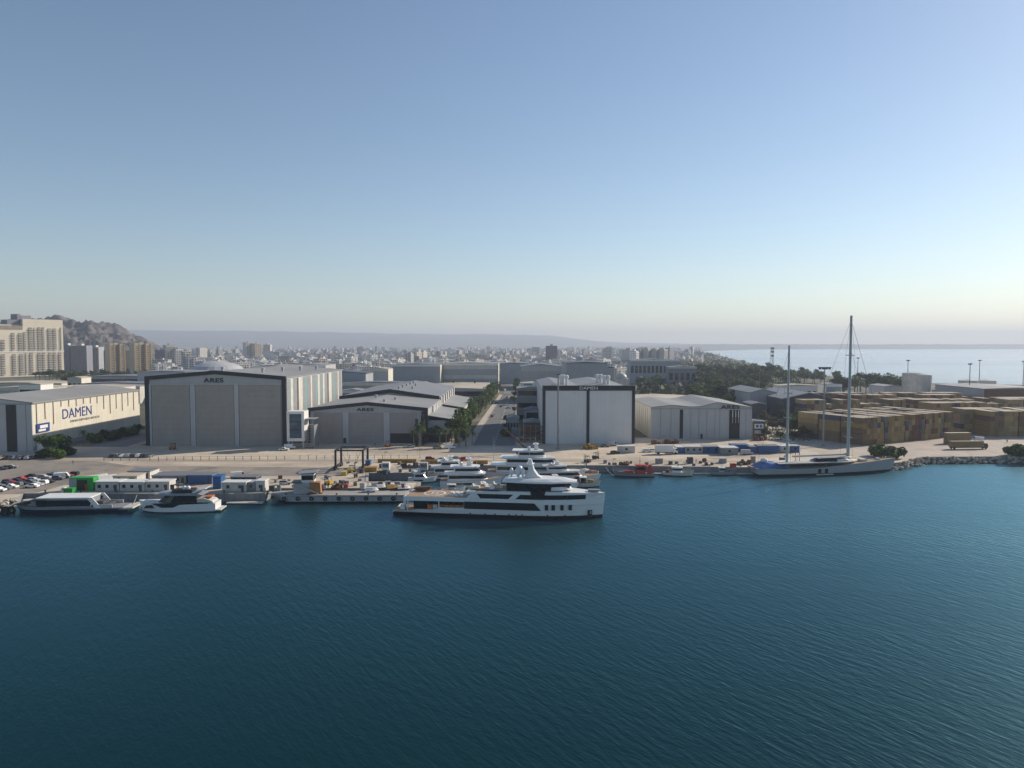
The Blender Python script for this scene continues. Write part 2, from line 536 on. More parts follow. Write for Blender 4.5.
def text_mesh(body, width, height, depth, mat_, name, parent, place, bold=0.0):
    """raised lettering; place is a 4x4 matrix in the parent's space, text in its local x-z plane facing -y"""
    cu = bpy.data.curves.new(name, 'FONT'); cu.body = body; cu.extrude = .5; cu.offset = bold
    cu.align_x = 'CENTER'; cu.space_character = 1.0 + bold * 6
    ob = bpy.data.objects.new(name, cu); COL.objects.link(ob)
    dg = bpy.context.evaluated_depsgraph_get()
    me = bpy.data.meshes.new_from_object(ob.evaluated_get(dg))
    bpy.data.objects.remove(ob); bpy.data.curves.remove(cu)
    xs = [v.co.x for v in me.vertices]; ys = [v.co.y for v in me.vertices]
    x0, x1, y0, y1 = min(xs), max(xs), min(ys), max(ys)
    for v in me.vertices:
        p = Vector(((v.co.x - (x0 + x1) / 2) / (x1 - x0) * width, -v.co.z * depth * 2 * .5, (v.co.y - (y0 + y1) / 2) / (y1 - y0) * height))
        v.co = place @ p
    me.materials.clear(); me.materials.append(mat_)
    o = bpy.data.objects.new(name, me); COL.objects.link(o); o.parent = parent
    return o

# ---------------------------------------------------------------- setting
SUN_AZ, SUN_EL = radians(57), radians(27)        # azimuth clockwise from the view direction (+Y)


def struct(name, mb, m, smooth=False):
    o = mb.build(name, m, smooth=smooth)
    return tag(o, kind='structure')


def sheet(name, pts, z, m):
    tri = geometry.tessellate_polygon([[Vector((p[0], p[1], 0)) for p in pts]])
    b = MB(); b.add([(p[0], p[1], z) for p in pts], [tuple(t) for t in tri])
    # faces up
    me_o = struct(name, b, m)
    bm = bmesh.new(); bm.from_mesh(me_o.data)
    for f in bm.faces:
        if f.normal.z < 0: f.normal_flip()
    bm.to_mesh(me_o.data); bm.free()
    return me_o


wl = lambda px, py: G(px, py, 0).to_tuple()[:2]
HARB = [wl(-420, 530), wl(-120, 517), wl(0, 511), wl(16, 506), wl(24, 501.8), wl(240, 502.2), (-79, 231.6), (-79, 239.2), (-31.6, 239.2), (-31.6, 251), (-50, 251), (-53, 268), (-34.5, 268),
        (-34.5, 277), (-43, 277), (-43, 285), (35, 285), (95, 280), (125, 283), (148, 291), (157, 293), (165, 300), (174, 307), (218, 309), (420, 316)]
SEAC = [(700, 420), (690, 640), wl(1100, 388), wl(1024, 387), wl(960, 386), wl(900, 384), wl(840, 379), wl(800, 374), wl(760, 366.5), wl(735, 360), wl(715, 355),
        wl(702, 352), wl(710, 351), wl(735, 350.1), wl(770, 349.4), wl(840, 349.15), wl(1030, 349.1), (11000, 9100), (14400, 9300)]
land = HARB + SEAC + [(14400, 18800), (-14400, 18800), (-14400, -250), (-900, -250), (-700, 120)]
sheet('ground', land, GZ, M['land'])
b = MB()
for loop in (HARB, SEAC[:-1]):
    for p, q in zip(loop, loop[1:]):
        b.add([(p[0], p[1], -1.5), (q[0], q[1], -1.5), (q[0], q[1], GZ - .002), (p[0], p[1], GZ - .002)], [(0, 1, 2, 3)])
struct('quay_wall', b, M['quayside'])
b = MB(); b.add([(-14400, -250, 0), (14400, -250, 0), (14400, 520, 0), (-14400, 520, 0)], [(0, 1, 2, 3)])
struct('harbour_water', b, M['water'])
b = MB(); b.add([(-14400, 520, 0), (14400, 520, 0), (14400, 18900, 0), (-14400, 18900, 0)], [(0, 1, 2, 3)])
struct('sea', b, M['bay'])

qz = GZ + .004
sheet('quay_apron', [HARB[1]] + HARB[2:22] + [(150, 300), (150, 330), (128, 345), (128, 372), (-22, 372), (-110, 350), (-110, 343), (-176, 343), (-178, 405), (-200, 405), (-205, 335), (-330, 335), (-330, 250)], qz, M['apron'])
sheet('asphalt_lot', [(-175, 228), (-153, 231), (-150, 258), (-128, 262), (-60, 262), (-60, 280), (-150, 285), (-176, 300), (-240, 300), (-240, 236)], qz + .004, M['asphalt'])
sheet('paving_lane', [(-250, 306), (-128, 301), (30, 300), (120, 297), (120, 292), (30, 294), (-128, 295), (-250, 300)], qz + .007, M['lane'])
sheet('asphalt_road', [(-18.5, 342), (1.5, 342), (3.2, 700), (5, 1250), (-3.5, 1250), (-8.5, 700)], qz + .004, M['road'])
sheet('side_road', [(-206, 338), (-180, 338), (-190, 470), (-205, 470)], qz + .004, M['road'])
sheet('container_yard', [(150, 301), (157, 294.2), (165, 301), (174, 308), (218, 310), (418, 317), (620, 420), (600, 700), (300, 720), (128, 520), (128, 345), (128, 300)], GZ + .002, M['yard'])
sheet('dirt_road', [(121, 300), (137, 300), (133, 330), (126, 372), (121, 372), (124, 330)], qz + .008, M['pale'])
sheet('pavement', [(-23.5, 342), (-19.2, 342), (-9.2, 700), (-12, 700)], qz + .008, M['pale'])
b = MB()
for x0, y0, x1, y1 in ((-19.2, 342, -9.2, 700), (1.7, 342, 3.4, 700)):
    b.loft([(x0, y0, GZ), (x0 + .5, y0, GZ), (x0 + .5, y0, GZ + .14), (x0, y0, GZ + .14)], [(x1, y1, GZ), (x1 + .5, y1, GZ), (x1 + .5, y1, GZ + .14), (x1, y1, GZ + .14)])
struct('road_kerb', b, M['concrete'])
b = MB()
for k in range(34):
    t0, t1 = k / 34, (k + .45) / 34
    f = lambda t: (-8.6 + t * 6.2, 343 + 360 * t)
    (xa, ya), (xb, yb) = f(t0), f(t1)
    b.add([(xa, ya, qz + .009), (xa + .25, ya, qz + .009), (xb + .25, yb, qz + .009), (xb, yb, qz + .009)], [(0, 1, 2, 3)])
struct('road_marking', b, M['paintw'])
b = MB()
for p, q in zip(HARB[4:20], HARB[5:20]):
    d = Vector((q[0] - p[0], q[1] - p[1], 0)); n = Vector((-d.y, d.x, 0)).normalized() * .9
    p3, q3 = Vector((*p, GZ)), Vector((*q, GZ))
    b.loft([p3, p3 + n, p3 + n + Vector((0, 0, .16)), p3 + Vector((0, 0, .16))], [q3, q3 + n, q3 + n + Vector((0, 0, .16)), q3 + Vector((0, 0, .16))])
struct('quay_coping_kerb', b, M['concrete'])


def pl(pts, x):
    if x <= pts[0][0]: return pts[0][1]
    for (a, ya), (c, yc) in zip(pts, pts[1:]):
        if x <= c: return ya + (yc - ya) * (x - a) / (c - a)
    return pts[-1][1]


def terrain(name, pxs, ys, crest, yc, m, rough, freq, foot=0.0, seed=0.0):
    """heights rise to a crest line at depth yc that shows at crest(px)"""
    vs, fs = [], []
    nx, ny = len(pxs), len(ys)
    for j, y in enumerate(ys):
        for i, p in enumerate(pxs):
            x = X(p, y)
            zc = CAMH + (HOR - crest(p)) * yc / FPX
            t = (y - ys[0]) / (yc - ys[0]) if y <= yc else 1 - .35 * (y - yc) / (ys[-1] - yc)
            t = max(0, t) ** .85
            n = noise.fractal(Vector((x * freq, y * freq, seed)), 1.0, 2.1, 7)
            r = 1 - abs(noise.fractal(Vector((x * freq * 1.7, y * freq * 1.7, seed + 9)), 1.0, 2.0, 6)) * 2
            z = zc * t + (n * .55 + (r - .4) * .55) * rough * (t * (1.25 - t) * 2.6 if t < 1 else .6) * max(0, min(1, zc / 60 - .3))
            vs.append((x, y, max(GZ - 1, z)))
    for j in range(ny - 1):
        for i in range(nx - 1):
            a = j * nx + i
            fs.append((a, a + 1, a + nx + 1, a + nx))
    b = MB(); b.add(vs, fs)
    return struct(name, b, m, smooth=True)


cr1 = [(-60, 331), (-10, 326), (40, 323), (57, 321), (66, 320), (75, 321.5), (84, 323), (93, 321.5), (100, 325), (108, 328.5), (118, 328.5), (126, 331), (135, 335), (146, 340), (157, 345), (170, 352), (185, 362)]
terrain('rocky_hill', [-90 + 1.7 * k for k in range(165)], [1750 + 14 * k for k in range(70)], lambda p: pl(cr1, p), 2350, M['hill'], 44, .0105, seed=3)
cr2 = [(-300, 329), (120, 330), (250, 331), (330, 332.5), (430, 334), (500, 334.5), (548, 335), (575, 339), (600, 341.5), (640, 343), (700, 344.2), (820, 346), (1200, 346)]
terrain('plateau_hills', [-260 + 9 * k for k in range(130)], [9800 + 260 * k for k in range(32)], lambda p: pl(cr2, p), 14000, M['farhill'], 30, .0007, foot=0, seed=5)
cr3 = [(590, 347), (660, 345.5), (700, 344.6), (760, 344.4), (900, 344.6), (1024, 344.4), (1400, 344.2)]
terrain('far_shore_hills', [600 + 5 * k for k in range(160)], [8950 + 55 * k for k in range(36)], lambda p: pl(cr3, p) - 1.1 * abs(noise.noise(Vector((p * .07, 1, 2)))) - .8 * max(0, noise.noise(Vector((p * .3, 4, 2)))), 9500, M['farhill'], 16, .002, seed=8)

# air
b = MB(); b.box(-14500, 14500, -320, 19000, -3, 375)
m = bpy.data.materials.new('sea_air'); m.use_nodes = True
t = m.node_tree; t.nodes.remove(t.nodes['Principled BSDF'])
pv = N(t, 'ShaderNodeVolumePrincipled')
pv.inputs['Color'].default_value = (.57, .64, .77, 1)
pv.inputs['Density'].default_value = 0.000125
pv.inputs['Anisotropy'].default_value = .2
L(t, pv.outputs[0], t.nodes['Material Output'].inputs['Volume'])
hz = b.build('haze', m); tag(hz, kind='stuff')

# ---------------------------------------------------------------- light, sky, camera
W = bpy.data.worlds.new('World'); SC.world = W; W.use_nodes = True
t = W.node_tree
sky = N(t, 'ShaderNodeTexSky')
sky.sky_type = 'NISHITA'; sky.sun_disc = False
sky.sun_elevation = SUN_EL; sky.sun_rotation = SUN_AZ
sky.air_density = 1.0; sky.dust_density = .29; sky.ozone_density = 1.8; sky.altitude = 0
bg = t.nodes['Background']; L(t, sky.outputs[0], bg.inputs[0]); bg.inputs[1].default_value = .094
sl = bpy.data.lights.new('sun', 'SUN'); sl.energy = 5.0; sl.angle = radians(.6); sl.color = (1, .885, .73)
so = bpy.data.objects.new('sun', sl); COL.objects.link(so)
sd = Vector((sin(SUN_AZ) * cos(SUN_EL), cos(SUN_AZ) * cos(SUN_EL), sin(SUN_EL)))
so.rotation_euler = (-sd).to_track_quat('-Z', 'Y').to_euler(); so.location = (0, 0, 400)
cd = bpy.data.cameras.new('camera'); cam = bpy.data.objects.new('camera', cd); COL.objects.link(cam)
cam.location = (0, 0, CAMH); cam.rotation_euler = (pi / 2 - PITCH, 0, 0)
cd.sensor_fit = 'HORIZONTAL'; cd.sensor_width = 36; cd.lens = FPX / 1024 * 36
cd.clip_start = 1; cd.clip_end = 60000
SC.camera = cam
vs = SC.view_settings
vs.view_transform = 'Standard'; vs.look = 'None'; vs.gamma = 1; vs.exposure = .33; vs.use_curve_mapping = False
SC.cycles.use_denoising = True
SC.cycles.volume_bounces = 1
SC.cycles.max_bounces = 6; SC.cycles.diffuse_bounces = 2; SC.cycles.glossy_bounces = 3
SC.cycles.transparent_max_bounces = 8
SC.cycles.sample_clamp_indirect = 4

# ---------------------------------------------------------------- the big halls
def slatted(b, x0, x1, y, z0, z1, n, proud=.18):
    """door leaf of horizontal panels with real joints, facing -y"""
    h = (z1 - z0) / n
    for k in range(n):
        b.box(x0, x1, y - proud, y + .1, z0 + k * h + .14, z0 + (k + 1) * h - .14)
    b.box(x0 + .05, x1 - .05, y - proud + .12, y + .11, z0, z1)


def gable_hall(T, x0, x1, y0, y1, ze, zr, xr, wallm, roofm, eave=.5, sidem=None, roof_th=.35):
    """front and back gable walls, side walls, roof of two slopes"""
    b = MB()
    b.prof([(x0, GZ), (x1, GZ), (x1, ze), (xr, zr), (x0, ze)], y0, y0 + .5)
    b.build('front_wall', wallm, T, world=True)
    b = MB(); b.prof([(x0, GZ), (x1, GZ), (x1, ze), (xr, zr), (x0, ze)], y1 - .5, y1)
    b.build('rear_wall', wallm, T, world=True)
    for s, x in ((0, x0), (1, x1 - .4)):
        b = MB(); b.box(x, x + .4, y0 + .51, y1 - .51, GZ, ze - .05)
        b.build('side_wall', sidem or wallm, T, world=True)
    b = MB()
    b.prof([(x0 - eave, ze + .05), (xr, zr + .05), (x1 + eave, ze + .05), (x1 + eave, ze + .05 + roof_th), (xr, zr + .05 + roof_th), (x0 - eave, ze + .05 + roof_th)], y0 + .02, y1 + eave)
    return b.build('roof', roofm, T, world=True)


def vents(roof_b, pts, m, T, r=.8, h=1.6, name='roof_vent'):
    for p in pts:
        b = MB(); b.lathe((p[0], p[1], p[2]), [(r * .7, -.6), (r * .7, h * .55), (r, h * .6), (r, h), (r * .3, h * 1.1)], 10)
        b.build(name, m, T, smooth=False, world=True)


def rotx(loc, rz=0):
    return Matrix.Translation(loc) @ Matrix.Rotation(rz, 4, 'Z')


# ---- cream hall on the left
T = thing('warehouse_hall', 'long cream shipyard hall with blue lettering on its sunlit side wall', 'shipyard hall', (-237, 323, GZ))
x0, x1, y0, y1, ze, zr = -263.3, -213.3, 323, 417, 24.1, 27.0
roof = gable_hall(T, x0, x1, y0, y1, ze, zr, -237, M['palegrey'], M['rooflight'], sidem=M['cream'])
for k in range(16):                      # downpipes and rust runs
    b = MB(); b.box(x1 + .02, x1 + .3, y0 + 3 + k * 6, y0 + 3.26 + k * 6, ze - (3.2 if 3 <= k <= 8 else 7.5 if k % 2 else 10) - (k % 3) * .4, ze - .1)
    b.build('downpipe', M['rustpipe'], T, world=True)
b = MB()
b.box(x1 + .01, x1 + .4, y0, y1, ze - .35, ze + .02)
b.build('gutter', M['grey'], T, world=True)
b = MB(); b.box(x1 + .005, x1 + .08, y0, y1, GZ, GZ + 2.2)
b.build('plinth', M['bluegrey'], T, world=True)
b = MB(); b.box(-224.6, -220.2, y0 - .25, y0 - .02, GZ, ze - .6)
for k in range(7): b.box(-224.6, -220.2, y0 - .32, y0 - .24, GZ + 2.8 * k + 1, GZ + 2.8 * k + 1.2)
b.build('door', M['black'], T, world=True)
b = MB()
for xx in (-238, -230, -216): b.box(xx, xx + .18, y0 - .12, y0 - .01, GZ, ze - .2)
b.box(-262, -212, y0 - .14, y0 - .01, ze - .5, ze - .1)
b.build('wall_trim', M['grey'], T, world=True)
base = MAT[T.name].inverted()
text_mesh('DAMEN', 24, 4.6, .1, M['logo'], 'logo_lettering', T, base @ rotx((x1 + .1, 357, 17.2), pi / 2), 0)
text_mesh('DAMEN SHIPYARDS ANTALYA', 25, 1.15, .08, M['grey'], 'small_lettering', T, base @ rotx((x1 + .12, 363.5, 13.2), pi / 2))
b = MB(); b.box(x1 + .3, x1 + .55, 325.5, 334.5, 10.6, 14.6)
sb = b.build('sign_board', M['logo'], T, world=True)
b = MB(); b.box(x1 + .56, x1 + .62, 327.5, 333, 12.4, 13.8); b.box(x1 + .56, x1 + .62, 326.5, 331.5, 11.1, 12.0)
b.build('sign_lettering', M['white'], T, world=True)
b = MB(); b.box(x1 + .3, x1 + 3, 325, 329.5, GZ, 6.2); b.prof([(x1 + .2, 6.2), (x1 + 3.3, 6.2), (x1 + .2, 7.6)], 324.7, 329.8)
b.build('porch', M['white'], T, world=True)

# ---- large grey hall with three doors
T = thing('shipyard_hall', 'largest grey hall with three taupe doors, black gable frame and lettering', 'shipyard hall', (-139, 342.5, GZ))
x0, x1, y0, y1, ze, zr, xr = -172, -106.5, 342.5, 457, 34.4, 37.2, -139.5
roof = gable_hall(T, x0 + .05, x1 - .05, y0, y1, ze, zr, xr, M['hallgrey'], M['rooflight'])
yf = y0 - .5
b = MB()                                  # black portal frame
b.box(x0 - .4, x0 + 1.4, yf - .2, y0 + .8, GZ, ze - .4); b.box(x1 - 1.6, x1 + .4, yf - .2, y0 + .8, GZ, ze - .4)
b.prof([(x0 - .4, ze - .9), (xr, zr - .9), (x1 + .4, ze - .9), (x1 + .4, ze + .9), (xr, zr + .9), (x0 - .4, ze + .9)], yf - .22, y0 + .8)
b.build('portal_frame', M['navy'], T, world=True)
doors = [(152, 190), (196, 234), (239.5, 281)]
for a, c in doors:
    b = MB(); slatted(b, X(a, y0), X(c, y0), y0 - .1, GZ, 31.2, 11)
    b.build('door', M['doorgrey'], T, world=True)
for a, c in ((149.5, 151.5), (190.6, 195.4), (234.6, 238.9)):
    b = MB(); b.box(X(a, y0), X(c, y0), yf, y0 - .01, GZ, 31.5)
    b.build('door_post', M['palegrey'], T, world=True)
b = MB(); b.box(X(150, y0), x1 - 1.7, yf + .1, y0 - .02, 31.4, 32.0)
b.build('door_lintel', M['palegrey'], T, world=True)
text_mesh('ARES', 9.2, 2.1, .25, M['navy'], 'logo_lettering', T, MAT[T.name].inverted() @ rotx((X(214, y0), y0 - .2, 33.5)), .02)
# ribbed side wall: grey, white and teal bays
k = 0; y = y0 + 1; pat = [('grey', 5), ('teal', 1.2), ('offwhite', 4), ('grey', 7), ('darkgrey', 2.2), ('offwhite', 7), ('grey', 5), ('teal', 2.6), ('grey', 7), ('offwhite', 3), ('grey', 8), ('teal', 3), ('offwhite', 4.5)]
while y < y1 - 2:
    mm, w = pat[k % len(pat)]; w = min(w, y1 - .3 - y)
    b = MB(); b.box(x1 - .04, x1 + (.25 if mm == 'offwhite' else .12), y, y + w - .05, GZ, ze - .6)
    b.build('wall_bay', M[mm], T, world=True)
    y += w; k += 1
vents(None, [(xr + .5, y0 + 8, zr + .4)] + [(xr + 15 + 3 * j, y0 + 22 + 22 * j, zr - .6 - .25 * j) for j in range(4)], M['palegrey'], T, .9, 1.9)

# ---- white framed stair annex between the halls
T = thing('stair_annex', 'white framed glass annex on legs between the two grey halls', 'annex', (X(296, 336), 336, GZ))
xa, xb = X(286.5, 334), X(304, 334)
b = MB(); fr = [(GZ + 3.2, GZ + 4.6), (GZ + 15.8, GZ + 17)]
for z0, z1 in fr: b.box(xa, xb, 333.6, 341, z0, z1)
b.box(xa, xa + 1.2, 333.6, 341, GZ + 4.6, GZ + 15.8); b.box(xb - 1.2, xb, 333.6, 341, GZ + 4.6, GZ + 15.8)
b.build('frame', M['white'], T, world=True)
b = MB(); b.box(xa + 1.2, xb - 1.2, 334.4, 334.6, GZ + 4.6, GZ + 15.8)
w = b.build('window', M['bluglass'], T, world=True)
b = MB()
for j in range(1, 3): b.box(xa + 1.2, xb - 1.2, 334.2, 334.4, GZ + 4.6 + 3.7 * j, GZ + 5 + 3.7 * j)
b.build('glazing_bar', M['navy'], w); bpy.data.objects[w.name].children[0].data.transform(MAT[T.name].inverted())
for xx in (xa + .6, xb - .6):
    for y_ in (334, 340):
        b = MB(); b.box(xx - .35, xx + .35, y_, y_ + .7, GZ, GZ + 3.2)
        b.build('leg', M['palegrey'], T, world=True)
b = MB()
for j in range(8):
    b.box(xb + .1, xb + 4.2, 335 + .8 * j, 335.7 + .8 * j, GZ + 1.2 * j + .5, GZ + 1.2 * j + .75)
b.box(xb + 4.1, xb + 4.4, 334.5, 342, GZ, GZ + 10.5); b.box(xb + .1, xb + 4.5, 341.4, 341.9, GZ + 9.8, GZ + 10.3); b.box(xb + .1, xb + 4.5, 334.6, 341.9, GZ + 13.2, GZ + 13.5)
b.build('outside_stair', M['steel'], T, world=True)

# ---- lower hall, with its taller rear hall and lean-tos
T = thing('shipyard_hall', 'lower grey hall with black gable band and mauve doors, behind the boat hoist', 'shipyard hall', (-69, 351, GZ))
x0, x1, y0, y1, ze, zr, xr = -98, -41, 351, 410, 19.0, 21.9, -70
roof = gable_hall(T, x0, x1, y0, y1, ze, zr, xr, M['hallgrey'], M['rooflight'])
b = MB(); yf = y0 - .4
b.prof([(x0 - .4, ze - .9), (xr, zr - .9), (x1 + .4, ze - .9), (x1 + .4, ze + .7), (xr, zr + .7), (x0 - .4, ze + .7)], yf - .2, y0 + .8)
b.box(x1 - 2.6, x1 + .4, yf - .18, y0 + .7, GZ, ze - .9); b.box(x0 - .4, x0 + .4, yf - .18, y0 + .7, GZ, ze - .9)
b.build('portal_frame', M['navy'], T, world=True)
for a, c, z0 in ((314.5, 342, GZ), (349, 383, GZ), (390, 417, GZ + 4.8)):
    b = MB(); slatted(b, X(a, y0), X(c, y0), y0 - .08, z0, 17.4, 8); b.build('door', M['doormauve'], T, world=True)
b = MB(); b.box(X(390, y0), X(417, y0), y0 - .06, y0 - .01, GZ, GZ + 4.8); b.build('dark_opening', M['black'], T, world=True)
for a, c in ((311, 314), (342.5, 348.5), (383.5, 389.5)):
    b = MB(); b.box(X(a, y0), X(c, y0), yf, y0 - .01, GZ, 17.8); b.build('door_post', M['palegrey'], T, world=True)
b = MB(); b.box(X(343, y0), X(346, y0), yf - .06, yf - .01, GZ, GZ + 2.6); b.build('wicket_door', M['black'], T, world=True)
text_mesh('ARES', 8.2, 1.5, .25, M['navy'], 'logo_lettering', T, MAT[T.name].inverted() @ rotx((X(365, y0), y0 - .2, 18.9)), .02)
for j in range(5):
    b = MB(); b.box(x1 - .02, x1 + .9, y0 + 22 + 8 * j, y0 + 26 + 8 * j, GZ + 12.8, ze + .1); b.build('side_fin', M['white'], T, world=True)
vents(None, [(xr + 6, y0 + 14, 21.4), (xr + 9, y0 + 30, 21.2), (xr - 3, y0 + 40, 21.8)], M['palegrey'], T, .8, 1.5)
# rear hall
T = thing('rear_hall', 'grey roofed hall with black gable band rising behind the lower hall', 'shipyard hall', (-69, 411, GZ))
gable_hall(T, -97, -41.4, 411, 520, 20.4, 24.4, -69, M['hallgrey'], M['roofgrey'])
b = MB(); b.prof([(-97.4, 19.2), (-69, 23.2), (-41, 19.2), (-41, 21.2), (-69, 25.2), (-97.4, 21.2)], 410.4, 411.6); b.build('gable_band', M['navy'], T, world=True)
for j in range(7):
    b = MB(); b.box(-41.4, -40.3, 416 + 15 * j, 421 + 15 * j, 14, 20.3); b.build('side_fin', M['white'] if j % 2 else M['offwhite'], T, world=True)
vents(None, [(-66, 425 + 16 * j, 24.2) for j in range(5)] + [(-60, 440, 23.4), (-62, 470, 23.6)], M['palegrey'], T, .8, 1.6)
T = thing('lean_to', 'low pale roofed lean-to on the near right flank of the lower hall', 'shed', (-35, 356, GZ))
for nm, y0, y1, z0, z1, xo, lab in (('near', 353.5, 409, 15.6, 13.8, -29.5, None), ('far', 420, 500, 15.8, 13.6, -27.5, 'low grey roofed lean-to on the far right flank, beside the rear hall')):
    if lab: T = thing('lean_to', lab, 'shed', (-35, y0, GZ))
    b = MB(); b.box(-40.9, xo - .6, y0 + .3, y1, GZ + 4, z1 - .5); b.build('wall', M['bluegrey'], T, world=True)
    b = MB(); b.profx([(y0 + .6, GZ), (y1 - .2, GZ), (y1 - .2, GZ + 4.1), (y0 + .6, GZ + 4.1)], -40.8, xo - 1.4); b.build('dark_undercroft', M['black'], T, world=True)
    b = MB(); b.prof([(-40.9, z0), (xo, z1), (xo, z1 + .3), (-40.9, z0 + .3)], y0, y1); b.build('roof', M['rooflight'], T, world=True)
    b = MB(); b.box(xo - .3, xo + .2, y0, y1, z1 - 1.6, z1 + .02); b.build('fascia', M['white'], T, world=True)

# ---- tall white hall with navy frame
T = thing('shipyard_hall', 'tall flat fronted white hall in a navy frame with two doors and small lettering', 'shipyard hall', (37, 349.5, GZ))
x0, x1, y0, y1, zt = 14.6, 59.0, 349.5, 445, 29.2
b = MB(); b.box(x0 + .2, x1 - .2, y0, y0 + .5, GZ, zt); b.build('front_wall', M['bluegrey'], T, world=True)
for xx in (x0 + .1, x1 - .5):
    b = MB(); b.box(xx, xx + .4, y0 + .51, y1 - .51, GZ, zt - .6); b.build('side_wall', M['hallwhite'], T, world=True)
b = MB(); b.box(x0 + .2, x1 - .2, y1 - .5, y1, GZ, zt - .7); b.build('rear_wall', M['hallwhite'], T, world=True)
b = MB(); xm = 34.0
b.prof([(x0, 28.7), (22, 30.4), (xm, 29.0), (46, 30.6), (x1, 28.7), (x1, 28.2), (46, 30.1), (xm, 28.5), (22, 29.9), (x0, 28.2)], y0 + .8, y1 + .3)
b.build('roof', M['roofgrey'], T, world=True)
b = MB(); yf = y0 - .6
b.box(x0, x0 + 1.4, yf, y0 + .6, GZ, 28.2); b.box(x1 - 1.4, x1, yf, y0 + .6, GZ, 28.2); b.box(x0, x1, yf - .05, y0 + .75, 28.2, 30.6)
b.box(X(586.6, y0), X(589.4, y0), yf, y0, GZ, 28.2)
b.build('portal_frame', M['navy'], T, world=True)
for a, c in ((x0 + 1.4, X(586.6, y0)), (X(589.4, y0), x1 - 1.4)):
    b = MB()
    n = 14; w = (c - a) / n
    for j in range(n): b.box(a + j * w + .05, a + (j + 1) * w - .05, y0 - .25, y0 - .01, GZ, 28.15)
    b.box(a, c, y0 - .18, y0 - .011, GZ, 28.1)
    b.build('door', M['hallwhite'], T, world=True)
text_mesh('DAMEN', 8.6, 1.4, .2, M['white'], 'logo_lettering', T, MAT[T.name].inverted() @ rotx((X(588.5, y0), yf - .12, 29.4)), 0)
for px_, yy in ((561, 372), (563.5, 372), (566.5, 368), (597, 380), (600.5, 380), (604, 366), (608, 366)):
    b = MB(); b.lathe((X(px_, yy), yy, 28.6), [(.75, 0), (.75, 4.6), (1.05, 4.7), (1.05, 6.0), (.5, 6.3)], 12); b.build('exhaust_stack', M['white'], T, world=True)

# ---- double gabled pale hall on the right
T = thing('shipyard_hall', 'pale hall with low double gable, cream flank and two dark door slots', 'shipyard hall', (96, 368, GZ))
x0, x1, y0, y1 = 70.2, 121.4, 368, 425
def wave(xx):
    t = (xx - 70.2) / 51.2
    return pl([(0, 18.3), (.2, 19.5), (.42, 18.6), (.5, 18.9), (.66, 20.9), (1, 18.3)], t)
xsn = [70.2 + 51.2 * k / 24 for k in range(25)]
b = MB(); b.prof([(x0, GZ), (x1, GZ)] + [(x, wave(x)) for x in reversed(xsn)], y0, y0 + .5); b.build('front_wall', M['palegrey'], T, world=True)
b = MB(); b.prof([(x0, GZ), (x1, GZ)] + [(x, wave(x)) for x in reversed(xsn)], y1 - .5, y1); b.build('rear_wall', M['palegrey'], T, world=True)
b = MB(); b.box(x0, x0 + .4, y0 + .51, y1 - .51, GZ, 18.2); b.build('side_wall', M['cream'], T, world=True)
b = MB(); b.box(x1 - .4, x1, y0 + .51, y1 - .51, GZ, 18.2); b.build('side_wall', M['cream'], T, world=True)
b = MB()
for j in range(9): b.box(x0 - .2, x0 - .01, y0 + 2 + 6 * j, y0 + 2.4 + 6 * j, GZ, 18)
b.build('wall_rib', M['offwhite'], T, world=True)
b = MB(); b.prof([(x, wave(x) + .03) for x in xsn] + [(x, wave(x) + .4) for x in reversed(xsn)], y0 - .5, y1 + .4); b.build('roof', M['rooflight'], T, world=True)
b = MB()
for a in (660.5, 671, 691, 699, 707, 715, 720, 746): b.box(X(a, y0), X(a, y0) + .16, y0 - .1, y0 - .01, GZ, 17.6)
b.box(x0, x1, y0 - .13, y0 - .01, 17.7, 17.95); b.build('wall_seam', M['grey'], T, world=True)
for a, c, z1 in ((680, 683.2, 17.4), (729.5, 740, 17.2)):
    b = MB(); b.box(X(a, y0), X(c, y0), y0 - .2, y0 - .01, GZ, z1); o = b.build('dark_doorway', M['black'], T, world=True)
b = MB()
for a in (732.5, 735.5, 738.3): b.box(X(a, y0), X(a, y0) + .35, y0 - .28, y0 - .21, 13.4, 17); b.box(X(a, y0) + .1, X(a, y0) + .25, y0 - .28, y0 - .21, 10.5, 13.3)
b.build('hanging_strip', M['white'], T, world=True)
b = MB(); b.box(X(701, y0), X(703, y0), y0 - .15, y0 - .01, GZ, GZ + 2.4); b.build('wicket_door', M['black'], T, world=True)
text_mesh('ARES', 9.4, 1.75, .25, M['navy'], 'logo_lettering', T, MAT[T.name].inverted() @ rotx((X(730, y0), y0 - .75, 18.75)), .02)

T = thing('sign_booth', 'dark brown booth with a white sign panel beside the pale double gabled hall', 'booth', G(759, 438))
p = T.location
b = MB(); b.box(p.x - 3, p.x + 3, p.y, p.y + 4, GZ, GZ + 8.2); b.build('cabin', M['darkgrey'], T, world=True)
b = MB(); b.prof([(p.x - 3.4, GZ + 8.2), (p.x + 3.4, GZ + 8.2), (p.x + 3.4, GZ + 8.6), (p.x - 3.4, GZ + 9.2)], p.y - .4, p.y + 4.4); b.build('roof', M['grey'], T, world=True)
b = MB(); b.box(p.x - 2.5, p.x + 2.2, p.y - .2, p.y - .02, GZ + 4.8, GZ + 7.3); s = b.build('sign_panel', M['white'], T, world=True)
b = MB(); b.box(-1.6, -.5, -.28, -.21, 5.5, 6.7); b.box(.3, 1.2, -.28, -.21, 5.5, 6.7); b.build('sign_mark', M['logo'], s)
b = MB(); b.box(p.x - 2.5, p.x + 2.2, p.y - .2, p.y - .02, GZ + 2.2, GZ + 4); b.build('lower_panel', M['offwhite'], T, world=True)

